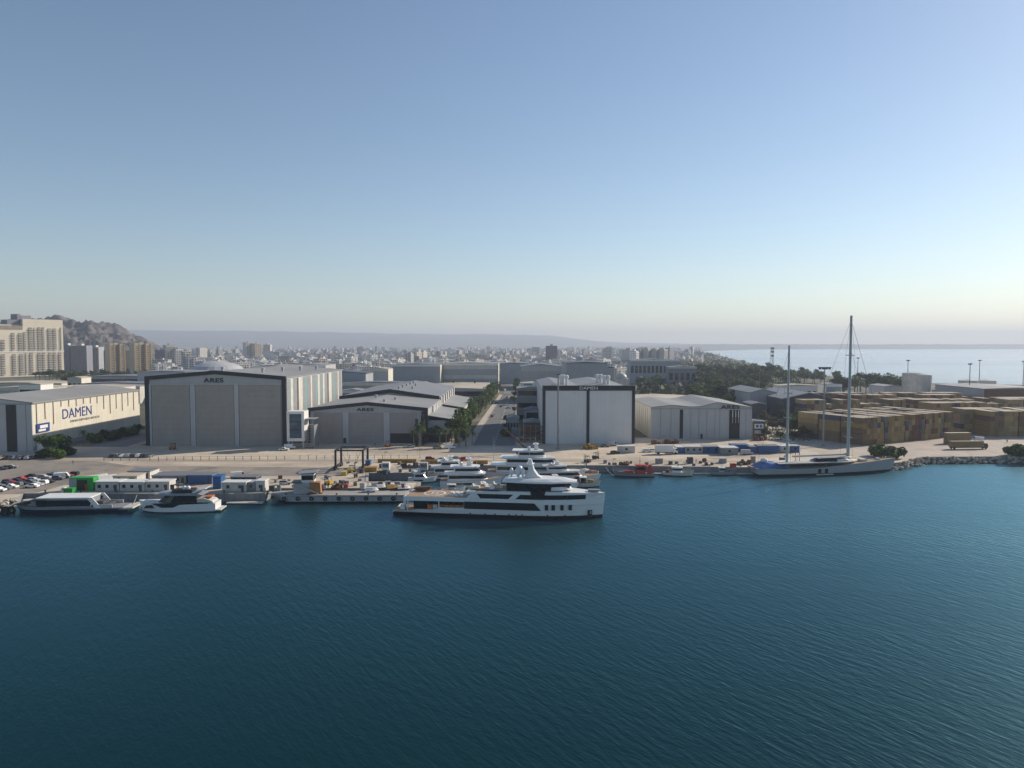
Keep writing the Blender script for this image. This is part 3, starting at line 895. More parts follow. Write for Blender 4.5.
# ---- industrial blocks behind, from the left to the right
def block(label, a, c, y, ztop, depth, wallm, roofm, name='warehouse', gable=0.0, sidem=None, strips=0, parapet=None, cat='warehouse', win=0, stripm='glass', x_abs=None):
    xa, xb = (X(a, y), X(c, y)) if x_abs is None else x_abs
    T = thing(name, label, cat, ((xa + xb) / 2, y, GZ))
    b = MB()
    if gable:
        xm = (xa + xb) / 2
        b.prof([(xa, GZ), (xb, GZ), (xb, ztop - gable), (xm, ztop), (xa, ztop - gable)], y, y + depth)
    else:
        b.box(xa, xb, y, y + depth, GZ, ztop - .02)
    b.build('wall', wallm, T, world=True)
    b = MB()
    if gable:
        b.prof([(xa - .6, ztop - gable), (xm, ztop + .03), (xb + .6, ztop - gable), (xb + .6, ztop - gable + .5), (xm, ztop + .5), (xa - .6, ztop - gable + .5)], y - .4, y + depth + .4)
    else:
        b.prof([(xa - .3, ztop), (xb + .3, ztop), (xb + .3, ztop + .35), ((xa + xb) / 2, ztop + 1.3), (xa - .3, ztop + .35)], y - .3, y + depth + .3)
    b.build('roof', roofm, T, world=True)
    if sidem:
        for q0, q1 in ((xb + .01, xb + .4), (xa - .4, xa - .01)):
            b = MB(); b.box(q0, q1, y + .1, y + depth - .1, GZ, ztop - .2); b.build('side_wall', sidem, T, world=True)
    if parapet:
        b = MB(); b.box(xa - .35, xb + .35, y - .5, y - .31, ztop - 1.6, ztop + .5); b.build('parapet', parapet, T, world=True)
    for k in range(strips):
        z = GZ + (ztop - GZ) * (k + .45) / strips
        b = MB(); b.box(xa + .8, xb - .8, y - .14, y - .01, z, z + (ztop - GZ) / strips * .38); b.build('window_band', M[stripm], T, world=True)
    if win:
        n = win
        for k in range(n):
            w = (xb - xa) / n
            b = MB(); b.box(xa + (k + .2) * w, xa + (k + .8) * w, y - .14, y - .01, GZ + (ztop - GZ) * .45, GZ + (ztop - GZ) * .75); b.build('window', M['glass'], T, world=True)
    return T


def bz(py, y): return Zp(py, y)


Bk = [
 ('low white depot with a flat roof directly behind the cream hall', -10, 47, 520, 19, 30, 'offwhite', 'creamroof', {'parapet': 'cream'}),
 ('long cream walled depot with a flat roof behind the cream hall', 47, 118, 545, 18, 26, 'cream', 'creamroof', {}),
 ('long sandy depot roof in front of the hotel foot', -30, 62, 700, 13, 40, 'cream', 'creamroof', {}),
 ('long white parapet depot left of the domed hall', 60, 140, 590, 16.5, 20, 'offwhite', 'rooflight', {'parapet': 'offwhite'}),
 ('low grey market hall beyond the palms', 86, 150, 760, 17, 40, 'bluegrey', 'roofblue', {'strips': 1}),
 ('small white gatehouse block above the left roof end', 19, 41, 505, 22.5, 14, 'white', 'creamroof', {'strips': 1}),
 ('small sand coloured pavilion among palms below the rocky hill', 68, 82, 640, 21, 15, 'cream', 'creamroof', {'win': 3}),
 ('low dark blue shed row in front of the apartment towers', 82, 147, 640, 16, 25, 'bluegrey', 'roofblue', {}),
 ('broad pale grey shed with skylight band under the domed hall', 138, 192, 700, 24, 40, 'palegrey', 'roofgrey', {}),
 ('white curved edge roof shed behind the largest hall', 186, 252, 620, 27, 45, 'palegrey', 'rooflight', {'gable': 1.6, 'parapet': 'white'}),
 ('bright white flat roof seen past the largest hall ridge', 255, 290, 640, 31, 40, 'white', 'rooflight', {'parapet': 'white'}),
 ('wide white roof just over the ridge line of the largest hall', 292, 326, 690, 31, 40, 'palegrey', 'rooflight', {'parapet': 'white'}),
 ('long shed with a dark solar roof behind the ribbed side wall', 318, 366, 560, 29.5, 30, 'bluegrey', 'roofdark', {'gable': 1.5}),
 ('grey depot with open dark bay and white posts beside the ribbed wall', 342, 364, 575, 27, 14, 'offwhite', 'rooflight', {'strips': 1}),
 ('small white block with a sunlit cream flank behind the lower hall', 371, 388, 600, 30, 24, 'palegrey', 'creamroof', {'sidem': 'cream', 'parapet': 'cream'}),
 ('low depot with a cream edged parapet behind the lower hall', 342, 414, 540, 21.5, 18, 'bluegrey', 'roofblue', {'parapet': 'cream'}),
 ('lower depot strip with white edge beside the ribbed wall', 341, 364, 500, 18.5, 14, 'bluegrey', 'rooflight', {'parapet': 'white'}),
 ('long blue grey windowless factory with a white roof edge', 392, 440, 700, 31, 60, 'bluegrey', 'roofblue', {'sidem': 'cream', 'parapet': 'white'}),
 ('long factory with two pale bands left of the avenue', 443, 498, 720, 31.5, 50, 'bluegrey', 'rooflight', {'sidem': 'cream', 'parapet': 'white', 'strips': 3, 'stripm': 'offwhite'}),
 ('small blue grey gabled workshop in front of the long windowless factory', 413, 430, 570, 20, 26, 'bluegrey', 'rooflight', {'gable': 2.0}),
 ('low depot with a broad cream roof left of the tree lined avenue', 425, 486, 610, 13, 105, 'palegrey', 'creamroof', {'strips': 1}),
 ('grey office block with a white roof sign right of the avenue', 517, 541, 430, 24.2, 16, 'grey', 'rooflight', {'strips': 3}),
 ('blue sheeted workshop in front of the grey office block', 525, 541, 405, 14.5, 16, 'bluegrey', 'roofblue', {'gable': 1.2, 'strips': 1}),
 ('dark open shed beside the tall white hall', 524, 541, 378, 9.6, 14, 'darkgrey', 'roofgrey', {}),
 ('small grey roofed office behind the roadside bushes', 507, 519, 385, 11, 12, 'bluegrey', 'rooflight', {'win': 4}),
 ('long blue grey shed across the avenue head', 500, 528, 900, 27, 60, 'bluegrey', 'roofblue', {}),
 ('wide blue grey factory with arched roof right of the avenue', 521, 561, 780, 29.5, 60, 'bluegrey', 'roofblue', {'gable': 3, 'strips': 2, 'stripm': 'hallgrey'}),
 ('low sand roofed depot right of the avenue', 521, 546, 600, 17, 40, 'cream', 'creamroof', {}),
 ('large slate coloured factory rising behind the tall white hall', 566, 607, 620, 34.5, 60, 'bluegrey', 'roofdark', {'strips': 1, 'stripm': 'bluegrey'}),
 ('slate annex on the right of the large slate factory', 607, 614, 640, 30, 40, 'bluegrey', 'roofdark', {}),
 ('long low office with blue window bays and a white roof line', 630, 679, 900, 31.5, 26, 'bluegrey', 'rooflight', {'parapet': 'white', 'win': 12}),
 ('wide cream roofed depot behind the double gabled hall', 636, 708, 452, 15.2, 62, 'cream', 'creamroof', {'gable': 1}),
 ('grey villa with a white cornice among the woods', 668, 696, 760, 27, 14, 'flat_grey', 'rooflight', {'win': 5, 'parapet': 'offwhite'}),
 ('grey roofed workshop among trees, left of the near mast', 750, 776, 500, 19.5, 50, 'bluegrey', 'roofgrey', {'gable': 2.5}),
 ('small annex with a pale wall below the grey workshop roof', 752, 766, 470, 12.5, 18, 'darkgrey', 'roofblue', {'gable': 1}),
 ('large dark walled shed with a grey gable roof right of the near mast', 783, 836, 470, 19, 60, 'darkgrey', 'roofgrey', {'gable': 4}),
 ('low white office row by the wood, over the dark walled shed', 779, 817, 560, 18.5, 14, 'white', 'creamroof', {'win': 7}),
 ('small dark block with a white end by the seaside trees', 826, 841, 560, 19.5, 14, 'bluegrey', 'rooflight', {'sidem': 'white', 'parapet': 'white'}),
 ('low pale roofed shed behind the rear container rows', 838, 856, 540, 13.5, 20, 'grey', 'rooflight', {}),
 ('pale blue grey silo house left of the big storage tank', 884, 902, 560, 18, 24, 'hallgrey', 'rooflight', {'sidem': 'palegrey'}),
 ('low grey pump house left of the storage tanks', 882, 897, 530, 14, 12, 'grey', 'rooflight', {'win': 4}),
 ('low grey pump shed between the storage tanks', 942, 958, 580, 15, 14, 'hallgrey', 'rooflight', {'gable': 2}),
 ('long maroon and grey warehouse behind the right container rows', 984, 1050, 520, 18.5, 60, 'brown', 'rooflight', {'sidem': 'bluegrey'}),
]
for lab, a, c, y, zt, d, wm, rm, kw in Bk:
    kw = dict(kw)
    for q in ('sidem', 'parapet'):
        if q in kw: kw[q] = M[kw[q]]
    block(lab, a, c, y, zt, d, M[wm], M[rm], **kw)

b = MB(); b.box(-4.5, 4.5, -.2, .2, 0, 2.2)
T = thing('roof_sign', 'white roof sign with dark wording on the grey office block', 'sign', (X(528, 429), 429.6, 25.6))
b.build('board', M['white'], T)
b = MB()
for k in range(6): b.box(-2.3 + .8 * k, -1.75 + .8 * k, -.28, -.21, .7, 1.5)
b.build('lettering', M['black'], T)

# domed sports hall
T = thing('sports_hall', 'pale hall with a shallow segmented dome roof, over the largest hall', 'hall', (X(213, 800), 800, GZ))
b = MB(); b.lathe((0, 14, 0), [(28, 0), (28, 20)], 24); b.build('wall', M['palegrey'], T)
b = MB(); b.lathe((0, 14, 0), [(29, 20), (24, 24), (17, 27), (8, 29), (.5, 29.6)], 24); b.build('dome', M['palegrey'], T)
b = MB()
for k in range(24):
    a = 2 * pi * k / 24; b.obox((28.2 * cos(a), 14 + 28.2 * sin(a), 12), 1.2, .5, 6, a + pi / 2)
b.build('window_band', M['glass'], T)

# hotel
T = thing('hotel_tower', 'huge cream hotel with stepped roofline and balcony columns below the rocky hill', 'hotel', (X(28, 1100), 1100, GZ))
yh = 1100
segs = [(-60, 3.5, 337), (3.5, 26, 327), (26, 57.5, 319)]
for a, c, tp in segs:
    b = MB(); b.box(X(a, yh) + (0 if a < 0 else .02), X(c, yh), yh, yh + 30, GZ, Zp(tp, yh)); b.build('wall', M['hotel'], T, world=True)
for a, c, tp, bt in ((6, 26, 324.7, 327), (16, 25, 319.8, 324.6), (23.5, 26, 314, 319.7), (26.2, 34, 315.5, 319)):
    b = MB(); b.box(X(a, yh), X(c, yh), yh + 6, yh + 26, Zp(bt, yh), Zp(tp, yh)); b.build('roof_block', M['flat_grey'] if tp < 325 and a > 10 else M['offwhite'], T, world=True)
b = MB(); b.box(X(6.5, yh), X(25.8, yh), yh - .6, yh - .01, Zp(329.5, yh), Zp(325.8, yh)); b.build('sky_bar_band', M['hotelwin'], T, world=True)
def bay(a, c, t0, t1):
    b = MB(); xa, xc = X(a, yh), X(c, yh); z0, z1 = Zp(t1, yh), Zp(t0, yh)
    b.box(xa, xc, yh - .3, yh - .02, z0, z1)
    o = b.build('window_bay', M['hotelwin'], T, world=True)
    b = MB(); n = max(2, int((z1 - z0) / 3.3))
    for k in range(n): b.box(xa - MAT[T.name].translation.x, xc - MAT[T.name].translation.x, -1.6, -.31, z0 + (z1 - z0) * k / n - GZ, z0 + (z1 - z0) * k / n + 1.1 - GZ)
    b.build('balcony', M['offwhite'], o)
for a, c, t0, t1 in ((4.5, 7.3, 340, 350), (9.3, 12.2, 340, 350), (17, 19.6, 333, 350), (22.3, 25, 333, 350), (26, 28, 332, 350), (30, 33, 327.5, 350), (34, 35.2, 327.5, 350), (37, 39.5, 327, 350), (40.3, 42.5, 327, 350), (45, 48, 328, 350), (49, 52, 328, 350), (55, 56, 327, 350),
                     (-3, -.6, 342, 350), (-3, .4, 353, 374), (5.5, 7, 354, 374), (9, 12, 354, 374), (17.2, 20, 354, 374), (22.5, 25.5, 354, 374), (27, 28, 353, 374), (30.2, 33, 353, 374), (36.5, 39, 353, 374), (40, 42.5, 353, 374), (45, 47.5, 353, 374), (48.7, 51, 353, 374), (53, 55.5, 353, 374)):
    bay(a, c, t0, t1)
b = MB(); b.box(X(-60, yh), X(57.8, yh), yh - .5, yh - .02, Zp(352.3, yh), Zp(351, yh)); b.build('string_course', M['white'], T, world=True)

T.rotation_euler.z = radians(58); T.scale.x = 1.2
# apartment towers under the rocky hill
def tower(label, a, c, tp, y, m, notch=False, cat='apartment tower', rot=0):
    T = thing('apartment_tower', label, cat, (X((a + c) / 2, y), y, GZ))
    xa, xb, z1 = X(a, y), X(c, y), Zp(tp, y); w = xb - xa
    b = MB()
    if notch:
        b.box(xa, xa + w * .36, y, y + 20, GZ, z1); b.box(xb - w * .36, xb, y, y + 20, GZ, z1 - 1)
        b.box(xa + w * .36 + .01, xb - w * .36 - .01, y + 3, y + 18, GZ, z1 - 5)
    else:
        b.box(xa, xb, y, y + 18, GZ, z1)
    b.build('wall', m, T, world=True)
    if notch:
        for q in (0, .29, .66, .94):
            b = MB(); b.box(xa + w * q, xa + w * (q + .07), y - .5, y - .02, GZ, z1 - .5); b.build('ochre_fin', M['ochre'], T, world=True)
    n = int((z1 - GZ) / 3.2)
    for q in ((.12, .28), (.4, .6), (.72, .9)):
        dark = q[0] == .4 and notch
        b = MB()
        for k in range(1, n):
            b.box(xa + w * q[0], xa + w * q[1], y - .4 + (3 if dark else 0), y - .02 + (3 if dark else 0), GZ + 3.2 * k, GZ + 3.2 * k + (2.9 if dark else 1.7))
        b.build('window_column', M['hotelwin'], T, world=True)
    b = MB(); b.box(xa + w * .38, xa + w * .62, y + 4, y + 12, z1 - 5 if notch else z1, z1 + (1 if notch else 3)); b.build('roof_block', M['offwhite'], T, world=True)
    T.rotation_euler.z = radians(48 if notch else rot); T.scale.x = 1.06 if notch or rot else 1
tower('yellow edged twin shafted apartment tower, the left of the pair', 112, 125.5, 343.5, 1150, M['flat_tan'], True)
tower('yellow edged twin shafted apartment tower, the right of the pair', 136.5, 152, 343, 1100, M['flat_tan'], True)
tower('wide grey apartment slab below the hill, next to the hotel', 64, 71, 345, 1250, M['flat_grey'])
tower('mauve grey apartment slab with pale window band, second below the hill', 72, 88, 345.5, 1250, M['flat_grey'])
tower('blue grey apartment slab, third below the hill', 90, 100, 347, 1280, M['bluegrey'])
tower('slim blue grey tower squeezed beside the left yellow tower', 101, 110, 349, 1300, M['bluegrey'])
tower('pale block with ragged roof between the two yellow towers', 126.5, 134, 350, 1220, M['flat_tan'])
tower('white stepped apartment tower right of the yellow pair', 168, 176.5, 345, 1350, M['offwhite'], rot=45)
tower('short white apartment tower beside the white stepped tower', 177.5, 184, 349, 1350, M['white'], rot=45)
tower('grey block just right of the yellow pair', 156, 167, 350, 1350, M['flat_grey'])
tower('pale apartment tower with two bright flanks over the largest hall', 247, 255, 342.5, 2100, M['offwhite'], rot=50)
tower('cream apartment tower nearest the city centre cluster', 256, 263, 343.5, 2100, M['flat_tan'], rot=50)
tower('third pale apartment tower of the city centre cluster', 264, 271, 344.5, 2150, M['palegrey'])
tower('dark square apartment tower standing alone over the avenue', 546, 557, 345.8, 1300, M['flat_grey'])
for k, (a, c, tp) in enumerate(((628, 636, 349.5), (638, 645, 350), (646, 653, 349), (654, 661, 349.8), (662, 669, 349.2))):
    tower('%s from the left of the tall pale slabs over the low blue office' % ordw(k), a, c, tp, 1350, (M['palegrey'], M['bluegrey'], M['offwhite'], M['palegrey'], M['offwhite'])[k], rot=52)

# mosque
T = thing('mosque', 'small white mosque with one minaret and a pale dome among trees', 'mosque', (X(622, 700), 700, GZ))
b = MB(); b.box(-7, 7, 0, 14, 0, 15); b.build('prayer_hall', M['offwhite'], T)
b = MB(); b.lathe((0, 7, 15), [(6, 0), (5.4, 2.5), (3.4, 4.6), (.2, 5.6)], 16); b.build('dome', M['palegrey'], T, smooth=True)
b = MB(); b.lathe((-11, 4, 0), [(1.2, 0), (1.1, 18), (1.7, 18.3), (1.7, 19.3), (.9, 19.4), (.9, 23.5), (.05, 30)], 10); b.build('minaret', M['white'], T)

# storage tanks
def tank(label, px_, y, r, h):
    T = thing('storage_tank', label, 'storage tank', (X(px_, y), y, GZ), group=None)
    b = MB(); b.lathe((0, 0, 0), [(r, 0), (r, h)], 28); b.build('shell', M['offwhite'], T, smooth=False)
    b = MB(); b.lathe((0, 0, h), [(r + .15, 0), (r + .15, .35), (r * .5, .9), (.3, 1.3)], 28); b.build('roof', M['palegrey'], T)
    b = MB()
    for k in range(14):
        a = -2.2 + k * .12; b.obox((r * 1.02 * cos(a), r * 1.02 * sin(a), k * h / 14), 1.0, .5, .3, a)
    b.build('spiral_stair', M['grey'], T)
tank('tall pale storage tank with curved sunlit shell by the sea', 923.5, 600, 5.6, 22.5)
tank('grey storage tank standing half behind the tall pale tank', 911, 640, 7.5, 22.5)
tank('broad grey storage tank beyond the container rows', 967.5, 620, 7.4, 17)
tank('second broad storage tank right beside the floodlight mast', 986, 640, 7.2, 16)

# ---------------------------------------------------------------- boats (local: bow +x, waterline z = 0)
def hull(T, Lg, B, zs, zb, m, boot, rake=2.0, flare=.12, full=.55, stern=.9, pw=2.0, deckm=None, sheer=None, n=18, zboot=.55, deckdrop=.0, tran=0.0, name='hull'):
    """lofted hull with its boot band and deck; zs / zb sheer heights at stern and bow"""
    def half(t):
        w = 1.0 if t < full else max(0.0, 1 - ((t - full) / (1 - full)) ** pw)
        if t < .25: w *= stern + (1 - stern) * t / .25
        return B / 2 * w
    def zsh(t): return sheer(t) if sheer else zs + (zb - zs) * max(0, (t - .3) / .7) ** 1.6
    ts = [k / n for k in range(n + 1)]
    def row(f, z): return [(t * (Lg - rake * (1 - f)) + (0 if t > 0 else tran * (1 - f)), half(t) * (1 - flare * (1 - f)) * (1 if f > 0 else .85), z(t)) for t in ts]
    rows = [row(0, lambda t: -.7), row(.25, lambda t: zboot), row(1, zsh)]
    def skin(a, c):
        vs = [p for p in a] + [p for p in c] + [(p[0], -p[1], p[2]) for p in a] + [(p[0], -p[1], p[2]) for p in c]
        k = n + 1; fs = []
        for i in range(n):
            fs.append((i, i + 1, k + i + 1, k + i)); fs.append((2 * k + i + 1, 2 * k + i, 3 * k + i, 3 * k + i + 1))
        fs.append((0, k, 3 * k, 2 * k))
        return vs, fs
    b = MB(); b.add(*skin(rows[1], rows[2]))
    o = b.build(name, m, T, smooth=False)
    b = MB(); b.add(*skin(rows[0], rows[1])); b.build('boot_band', boot, T)
    top = rows[2]; d = deckdrop; k = n + 1
    b = MB(); b.add([(p[0] - (.02 if p[0] > Lg - .5 else 0), p[1] * .985, p[2] - d - .02) for p in top] + [(p[0], -p[1] * .985, p[2] - d - .02) for p in top], [(i, i + 1, k + i + 1, k + i) for i in range(n)])
    b.build('deck', deckm or M['boatwhite'], T)
    return half, zsh


def plan(x0, x1, hw, f, grow=0.0, rr=0.0, squ=.35):
    """plan outline with a rounded nose of length f"""
    hw += grow; x1 += grow; x0 -= grow
    return [(x0 + rr, -hw), (x1 - f, -hw), (x1 - f * .55, -hw * .86), (x1 - f * .2, -hw * .62), (x1, -hw * squ), (x1, hw * squ), (x1 - f * .2, hw * .62), (x1 - f * .55, hw * .86), (x1 - f, hw), (x0 + rr, hw)]


def house(b, x0, x1, hw, z0, z1, f=2.0, rake=0.0, back=0.0, tumble=0.0, grow=0.0, squ=.35):
    """deckhouse tier: rounded nose, top pulled back by rake at the front and by back at the rear"""
    A = plan(x0, x1, hw, f, grow, squ=squ); n = len(A); C = []
    for x, y in A:
        t = (x - x0) / (x1 - x0)
        C.append((x - rake * max(0, t) + back * (1 - t), y * (1 - tumble / hw)))
    return b.loft([(x, y, z0) for x, y in A], [(x, y, z1) for x, y in C])


def band(T, x0, x1, hw, z0, z1, f=2.0, rake=0.0, back=0.0, m=None, squ=.35, tumble=0.0):
    b = MB(); house(b, x0, x1, hw, z0, z1, f, rake, back, grow=.05, squ=squ, tumble=tumble)
    return b.build('window_band', m or M['glass'], T)


def side_plate(T, pts, y, name, m, th=.06):
    """flat plate on both flanks, outline in x-z"""
    for s in (-1, 1):
        b = MB(); b.prof(pts, s * y - th, s * y + th); b.build(name, m, T)


def rail(T, pts, h=1.0, m=None, r=.035, name='guard_rail'):
    b = MB()
    for p, q in zip(pts, pts[1:]):
        p, q = Vector(p), Vector(q); n = max(1, int((q - p).length / 1.6))
        for k in range(n + 1):
            c = p.lerp(q, k / n); b.tube(c, c + Vector((0, 0, h)), r, n=4)
        for z in (h, h * .55): b.tube(p + Vector((0, 0, z)), q + Vector((0, 0, z)), r, n=4)
    return b.build(name, m or M['steel'], T)


def pose(px0, py0, px1, py1):
    """stern and bow waterline pixels of the near side -> place, yaw and length"""
    a, c = G(px0, py0, 0), G(px1, py1, 0)
    d = c - a
    return a, atan2(d.y, d.x), d.length


# ---- the superyacht
a, yaw, Lg = pose(392, 515.3, 605, 522)
B = 10.6
off = Vector((-sin(yaw), cos(yaw), 0)) * (B / 2)
T = thing('superyacht', 'long white explorer superyacht with helideck, fin mast and dark window bands', 'superyacht', a + off, yaw)
S = lambda px_: (px_ - 392) / 213 * Lg
MW = M['boatwhite']
def ysheer(t):
    x = t * Lg
    return pl([(0, 1.5), (5, 1.6), (8, 2.1), (S(437), 2.1), (S(441), 2.7), (S(470), 2.7), (S(541), 4.9), (S(560), 5.3), (Lg, 7.2)], x)
hull(T, Lg, B, 1.5, 7.2, MW, M['boothull'], rake=.9, flare=.1, full=.6, stern=.92, pw=2.4, deckm=M['wood'], sheer=ysheer, n=40, zboot=1.0, deckdrop=.35)
yb = B / 2
hwf = lambda x, z=0: yb * (1 if x < .62 * Lg else max(.06, 1 - ((x - .62 * Lg) / (.385 * Lg)) ** 2.4)) - .06
# main deck house (dark glass, set in) and full beam forward part
b = MB(); house(b, S(474), S(560), yb - .35, 1.6, 4.75, 5); b.build('main_deckhouse', MW, T)
b = MB(); pts = [(S(466), 2.6), (S(542.5), 2.6), (S(536), 4.7), (S(466), 4.7)]
side_plate(T, pts, yb - .04, 'window_band', M['glass'])
side_plate(T, [(S(441), 2.05), (S(466), 2.05), (S(466), 2.85), (S(439), 2.75)], yb - .12, 'bulwark', MW)
side_plate(T, [(S(535.5), 4.7), (S(541), 2.7), (S(600), 2.7), (S(603), 5.6), (S(541), 5.2)], yb + .0, 'flank_plate', MW) if False else None
for q in (548, 554.5, 563, 571):
    for s in (-1, 1):
        x0, x1 = S(q - 1.6), S(q + 1.6); y = hwf((x0 + x1) / 2) * 1.0
        b = MB(); ya, yc = s * (hwf(x0) + .02), s * (hwf(x1) + .02)
        b.loft([(x0, ya - .12, 2.75), (x1, yc - .12, 2.75), (x1, yc + .12, 2.75), (x0, ya + .12, 2.75)], [(x0, ya - .12, 4.3), (x1, yc - .12, 4.3), (x1, yc + .12, 4.3), (x0, ya + .12, 4.3)])
        b.build('square_window', M['glass'], T)
# upper deck: overhang plate from the helideck forward, following the bow
def ring_tier(name, x0, x1, z0, z1, m, inset=0.0, lean=0.0, n=26, z0f=None, z1f=None, top=True):
    xs = [x0 + (x1 - x0) * k / n for k in range(n + 1)]
    lo = [(x, -(hwf(x) - inset), z0f(x) if z0f else z0) for x in xs] + [(x, hwf(x) - inset, z0f(x) if z0f else z0) for x in reversed(xs)]
    hi = [(x, -(hwf(x) - inset - lean), z1f(x) if z1f else z1) for x in xs] + [(x, hwf(x) - inset - lean, z1f(x) if z1f else z1) for x in reversed(xs)]
    k = len(xs); N2 = len(lo); b = MB()
    fs = [(i, (i + 1) % N2, N2 + (i + 1) % N2, N2 + i) for i in range(N2)]
    fs += [(i, N2 - 1 - i, N2 - 2 - i, i + 1) for i in range(k - 1)]
    fs += [(N2 + i, N2 + i + 1, N2 + N2 - 2 - i, N2 + N2 - 1 - i) for i in range(k - 1)]
    b.add(lo + hi, fs)
    return b.build(name, m, T)
ring_tier('upper_deck_overhang', S(404), S(545), 4.55, 5.75, MW, inset=-.04)
ring_tier('forecastle', S(541), Lg - .35, 0, 0, MW, inset=.0, z0f=lambda x: 4.2, z1f=lambda x: 5.8 + max(0, x - S(541)) * .03)
ring_tier('upper_window_band', S(480), S(586), 5.78, 7.08, M['glass'], inset=-.02)
side_plate(T, [(S(516), 7.3), (S(509), 5.4), (S(515.5), 5.4), (S(523), 7.3)], yb + .02, 'slanted_post', MW, .08)
side_plate(T, [(S(470), 5.5), (S(483), 5.5), (S(478), 7.3), (S(474), 7.3)], yb + .02, 'slanted_post', MW, .08)
ring_tier('bridge_deck_bulwark', S(468), S(604), 7.1, 8.55, MW, inset=.05, z0f=lambda x: 7.05 if x > S(480) else 7.05, z1f=lambda x: 7.75 if x < S(500) else 7.95 if x < S(560) else 7.95 - .6 * (x - S(560)) / (S(604) - S(560)))
ring_tier('bow_shelf', S(584), Lg - .25, 5.75, 7.2, MW, inset=.3)
b = MB(); house(b, S(588), S(600), 1.0, 7.7, 8.2, 1); b.build('foredeck_locker', M['grey'], T)
# dark vertical panel under the wheelhouse
side_plate(T, [(S(532), 8.4), (S(533.5), 5.8), (S(545), 5.8), (S(547), 8.4)], yb - .02, 'dark_panel', M['glass'])
# wheelhouse and its swooping visor roof
b = MB(); house(b, S(508), S(568), yb - 1.0, 7.7, 10.6, 9, rake=-1.4); b.build('wheelhouse', M['glass'], T)
b = MB()
A = plan(S(503), S(574), yb - .5, 11); A2 = plan(S(506), S(577), yb - .7, 12); A3 = plan(S(508), S(564), yb - 1.7, 9)
b.loft([(x, y, 10.2 + .3 * max(0, (S(550) - x) / 14)) for x, y in A], [(x, y, 10.65 + .3 * max(0, (S(552) - x) / 14)) for x, y in A2], cap1=False)
b.loft([(x, y, 10.65 + .3 * max(0, (S(552) - x) / 14)) for x, y in A2], [(x, y, 11.35) for x, y in A3], cap0=False)
b.build('visor_roof', MW, T)
b = MB(); house(b, S(552), S(572), yb - 1.6, 8.2, 9.2, 5, rake=1); b.build('foredeck_coaming', MW, T)
# aft upper house
b = MB(); house(b, S(478), S(515), yb - 1.6, 5.7, 7.8, 3); b.build('sky_lounge', M['glass'], T)
b = MB(); b.box(S(470), S(512), -yb + 1.6, yb - 1.6, 8.05, 8.25); b.build('sun_deck', M['wood'], T)
for k, (x, y) in enumerate(((S(476), -2), (S(482), 1.5), (S(489), -2.5), (S(495), 1.8), (S(500), -1.4))):
    b = MB(); b.box(x - 1.1, x + 1.1, y - .9, y + .9, 8.26, 8.8); b.box(x - 1.1, x - .7, y - .9, y + .9, 8.8, 9.3); b.build('sofa', M['offwhite'], T)
for x, y in ((S(480), 3.2), (S(493), -3.4)):
    b = MB(); b.ball((x, y, 8.6), 1.0, .6); b.build('life_raft', MW, T)
# helideck
b = MB(); b.box(S(406), S(468), -yb + .35, yb - .35, 5.76, 5.84); b.build('helideck', M['wood'], T)
b = MB()
for k in range(28):
    a0, a1 = 2 * pi * k / 28, 2 * pi * (k + 1) / 28
    b.add([(S(432) + r_ * cos(q), r_ * sin(q), 5.855) for r_, q in ((2.75, a0), (3.4, a0), (3.4, a1), (2.75, a1))], [(0, 1, 2, 3)])
b.box(S(432) - .9, S(432) - .6, -1.2, 1.2, 5.85, 5.87); b.box(S(432) + .6, S(432) + .9, -1.2, 1.2, 5.85, 5.87); b.box(S(432) - .6, S(432) + .6, -.15, .15, 5.85, 5.87)
b.build('helideck_marking', M['white'], T)
rail(T, [(S(470), -yb + .3, 5.75), (S(405), -yb + .3, 5.75), (S(405), yb - .3, 5.75), (S(470), yb - .3, 5.75)], .9, M['boatwhite'])
for x in (S(452), S(457), S(462)):
    b = MB(); b.box(x - .5, x + .5, -3.4, -1.6, 5.85, 6.9); b.ball((x, -1.0, 6.3), .45); b.build('deck_chair', MW, T)
# tender on the upper deck, its cradle
b = MB(); b.loft([(S(410), 3.9, 6.1), (S(424), 3.9, 6.2), (S(424), 1.9, 6.2), (S(410), 1.9, 6.1)], [(S(409), 4.1, 7.0), (S(426.5), 3.6, 7.3), (S(426.5), 2.2, 7.3), (S(409), 1.7, 7.0)])
b.build('tender', M['brown'], T)
# main deck aft: orange sun pads, wall and stair
for k in range(7):
    x = S(430 + 5.6 * k); b = MB(); b.box(x - .7, x + .7, -yb + 1.0, -yb + 2.0, 1.9, 3.3); b.build('sun_pad', M['orange'] if k not in (1,) else M['offwhite'], T)
b = MB(); b.box(S(412), S(474), -yb + 2.6, yb - 2.6, 1.7, 4.5); b.build('aft_saloon', M['glass'], T)
for x in (S(408), S(440), S(466)):
    for s in (-1, 1):
        b = MB(); b.box(x - .15, x + .15, s * (yb - .5) - .15, s * (yb - .5) + .15, 1.6, 4.6); b.build('deck_post', MW, T)
b = MB(); b.obox((S(402), -3.4, 1.6), 1.3, 1.6, 1.5); b.obox((S(404), -3.4, 3.0), .8, 1.2, 1.2); b.build('boarding_post', MW, T)
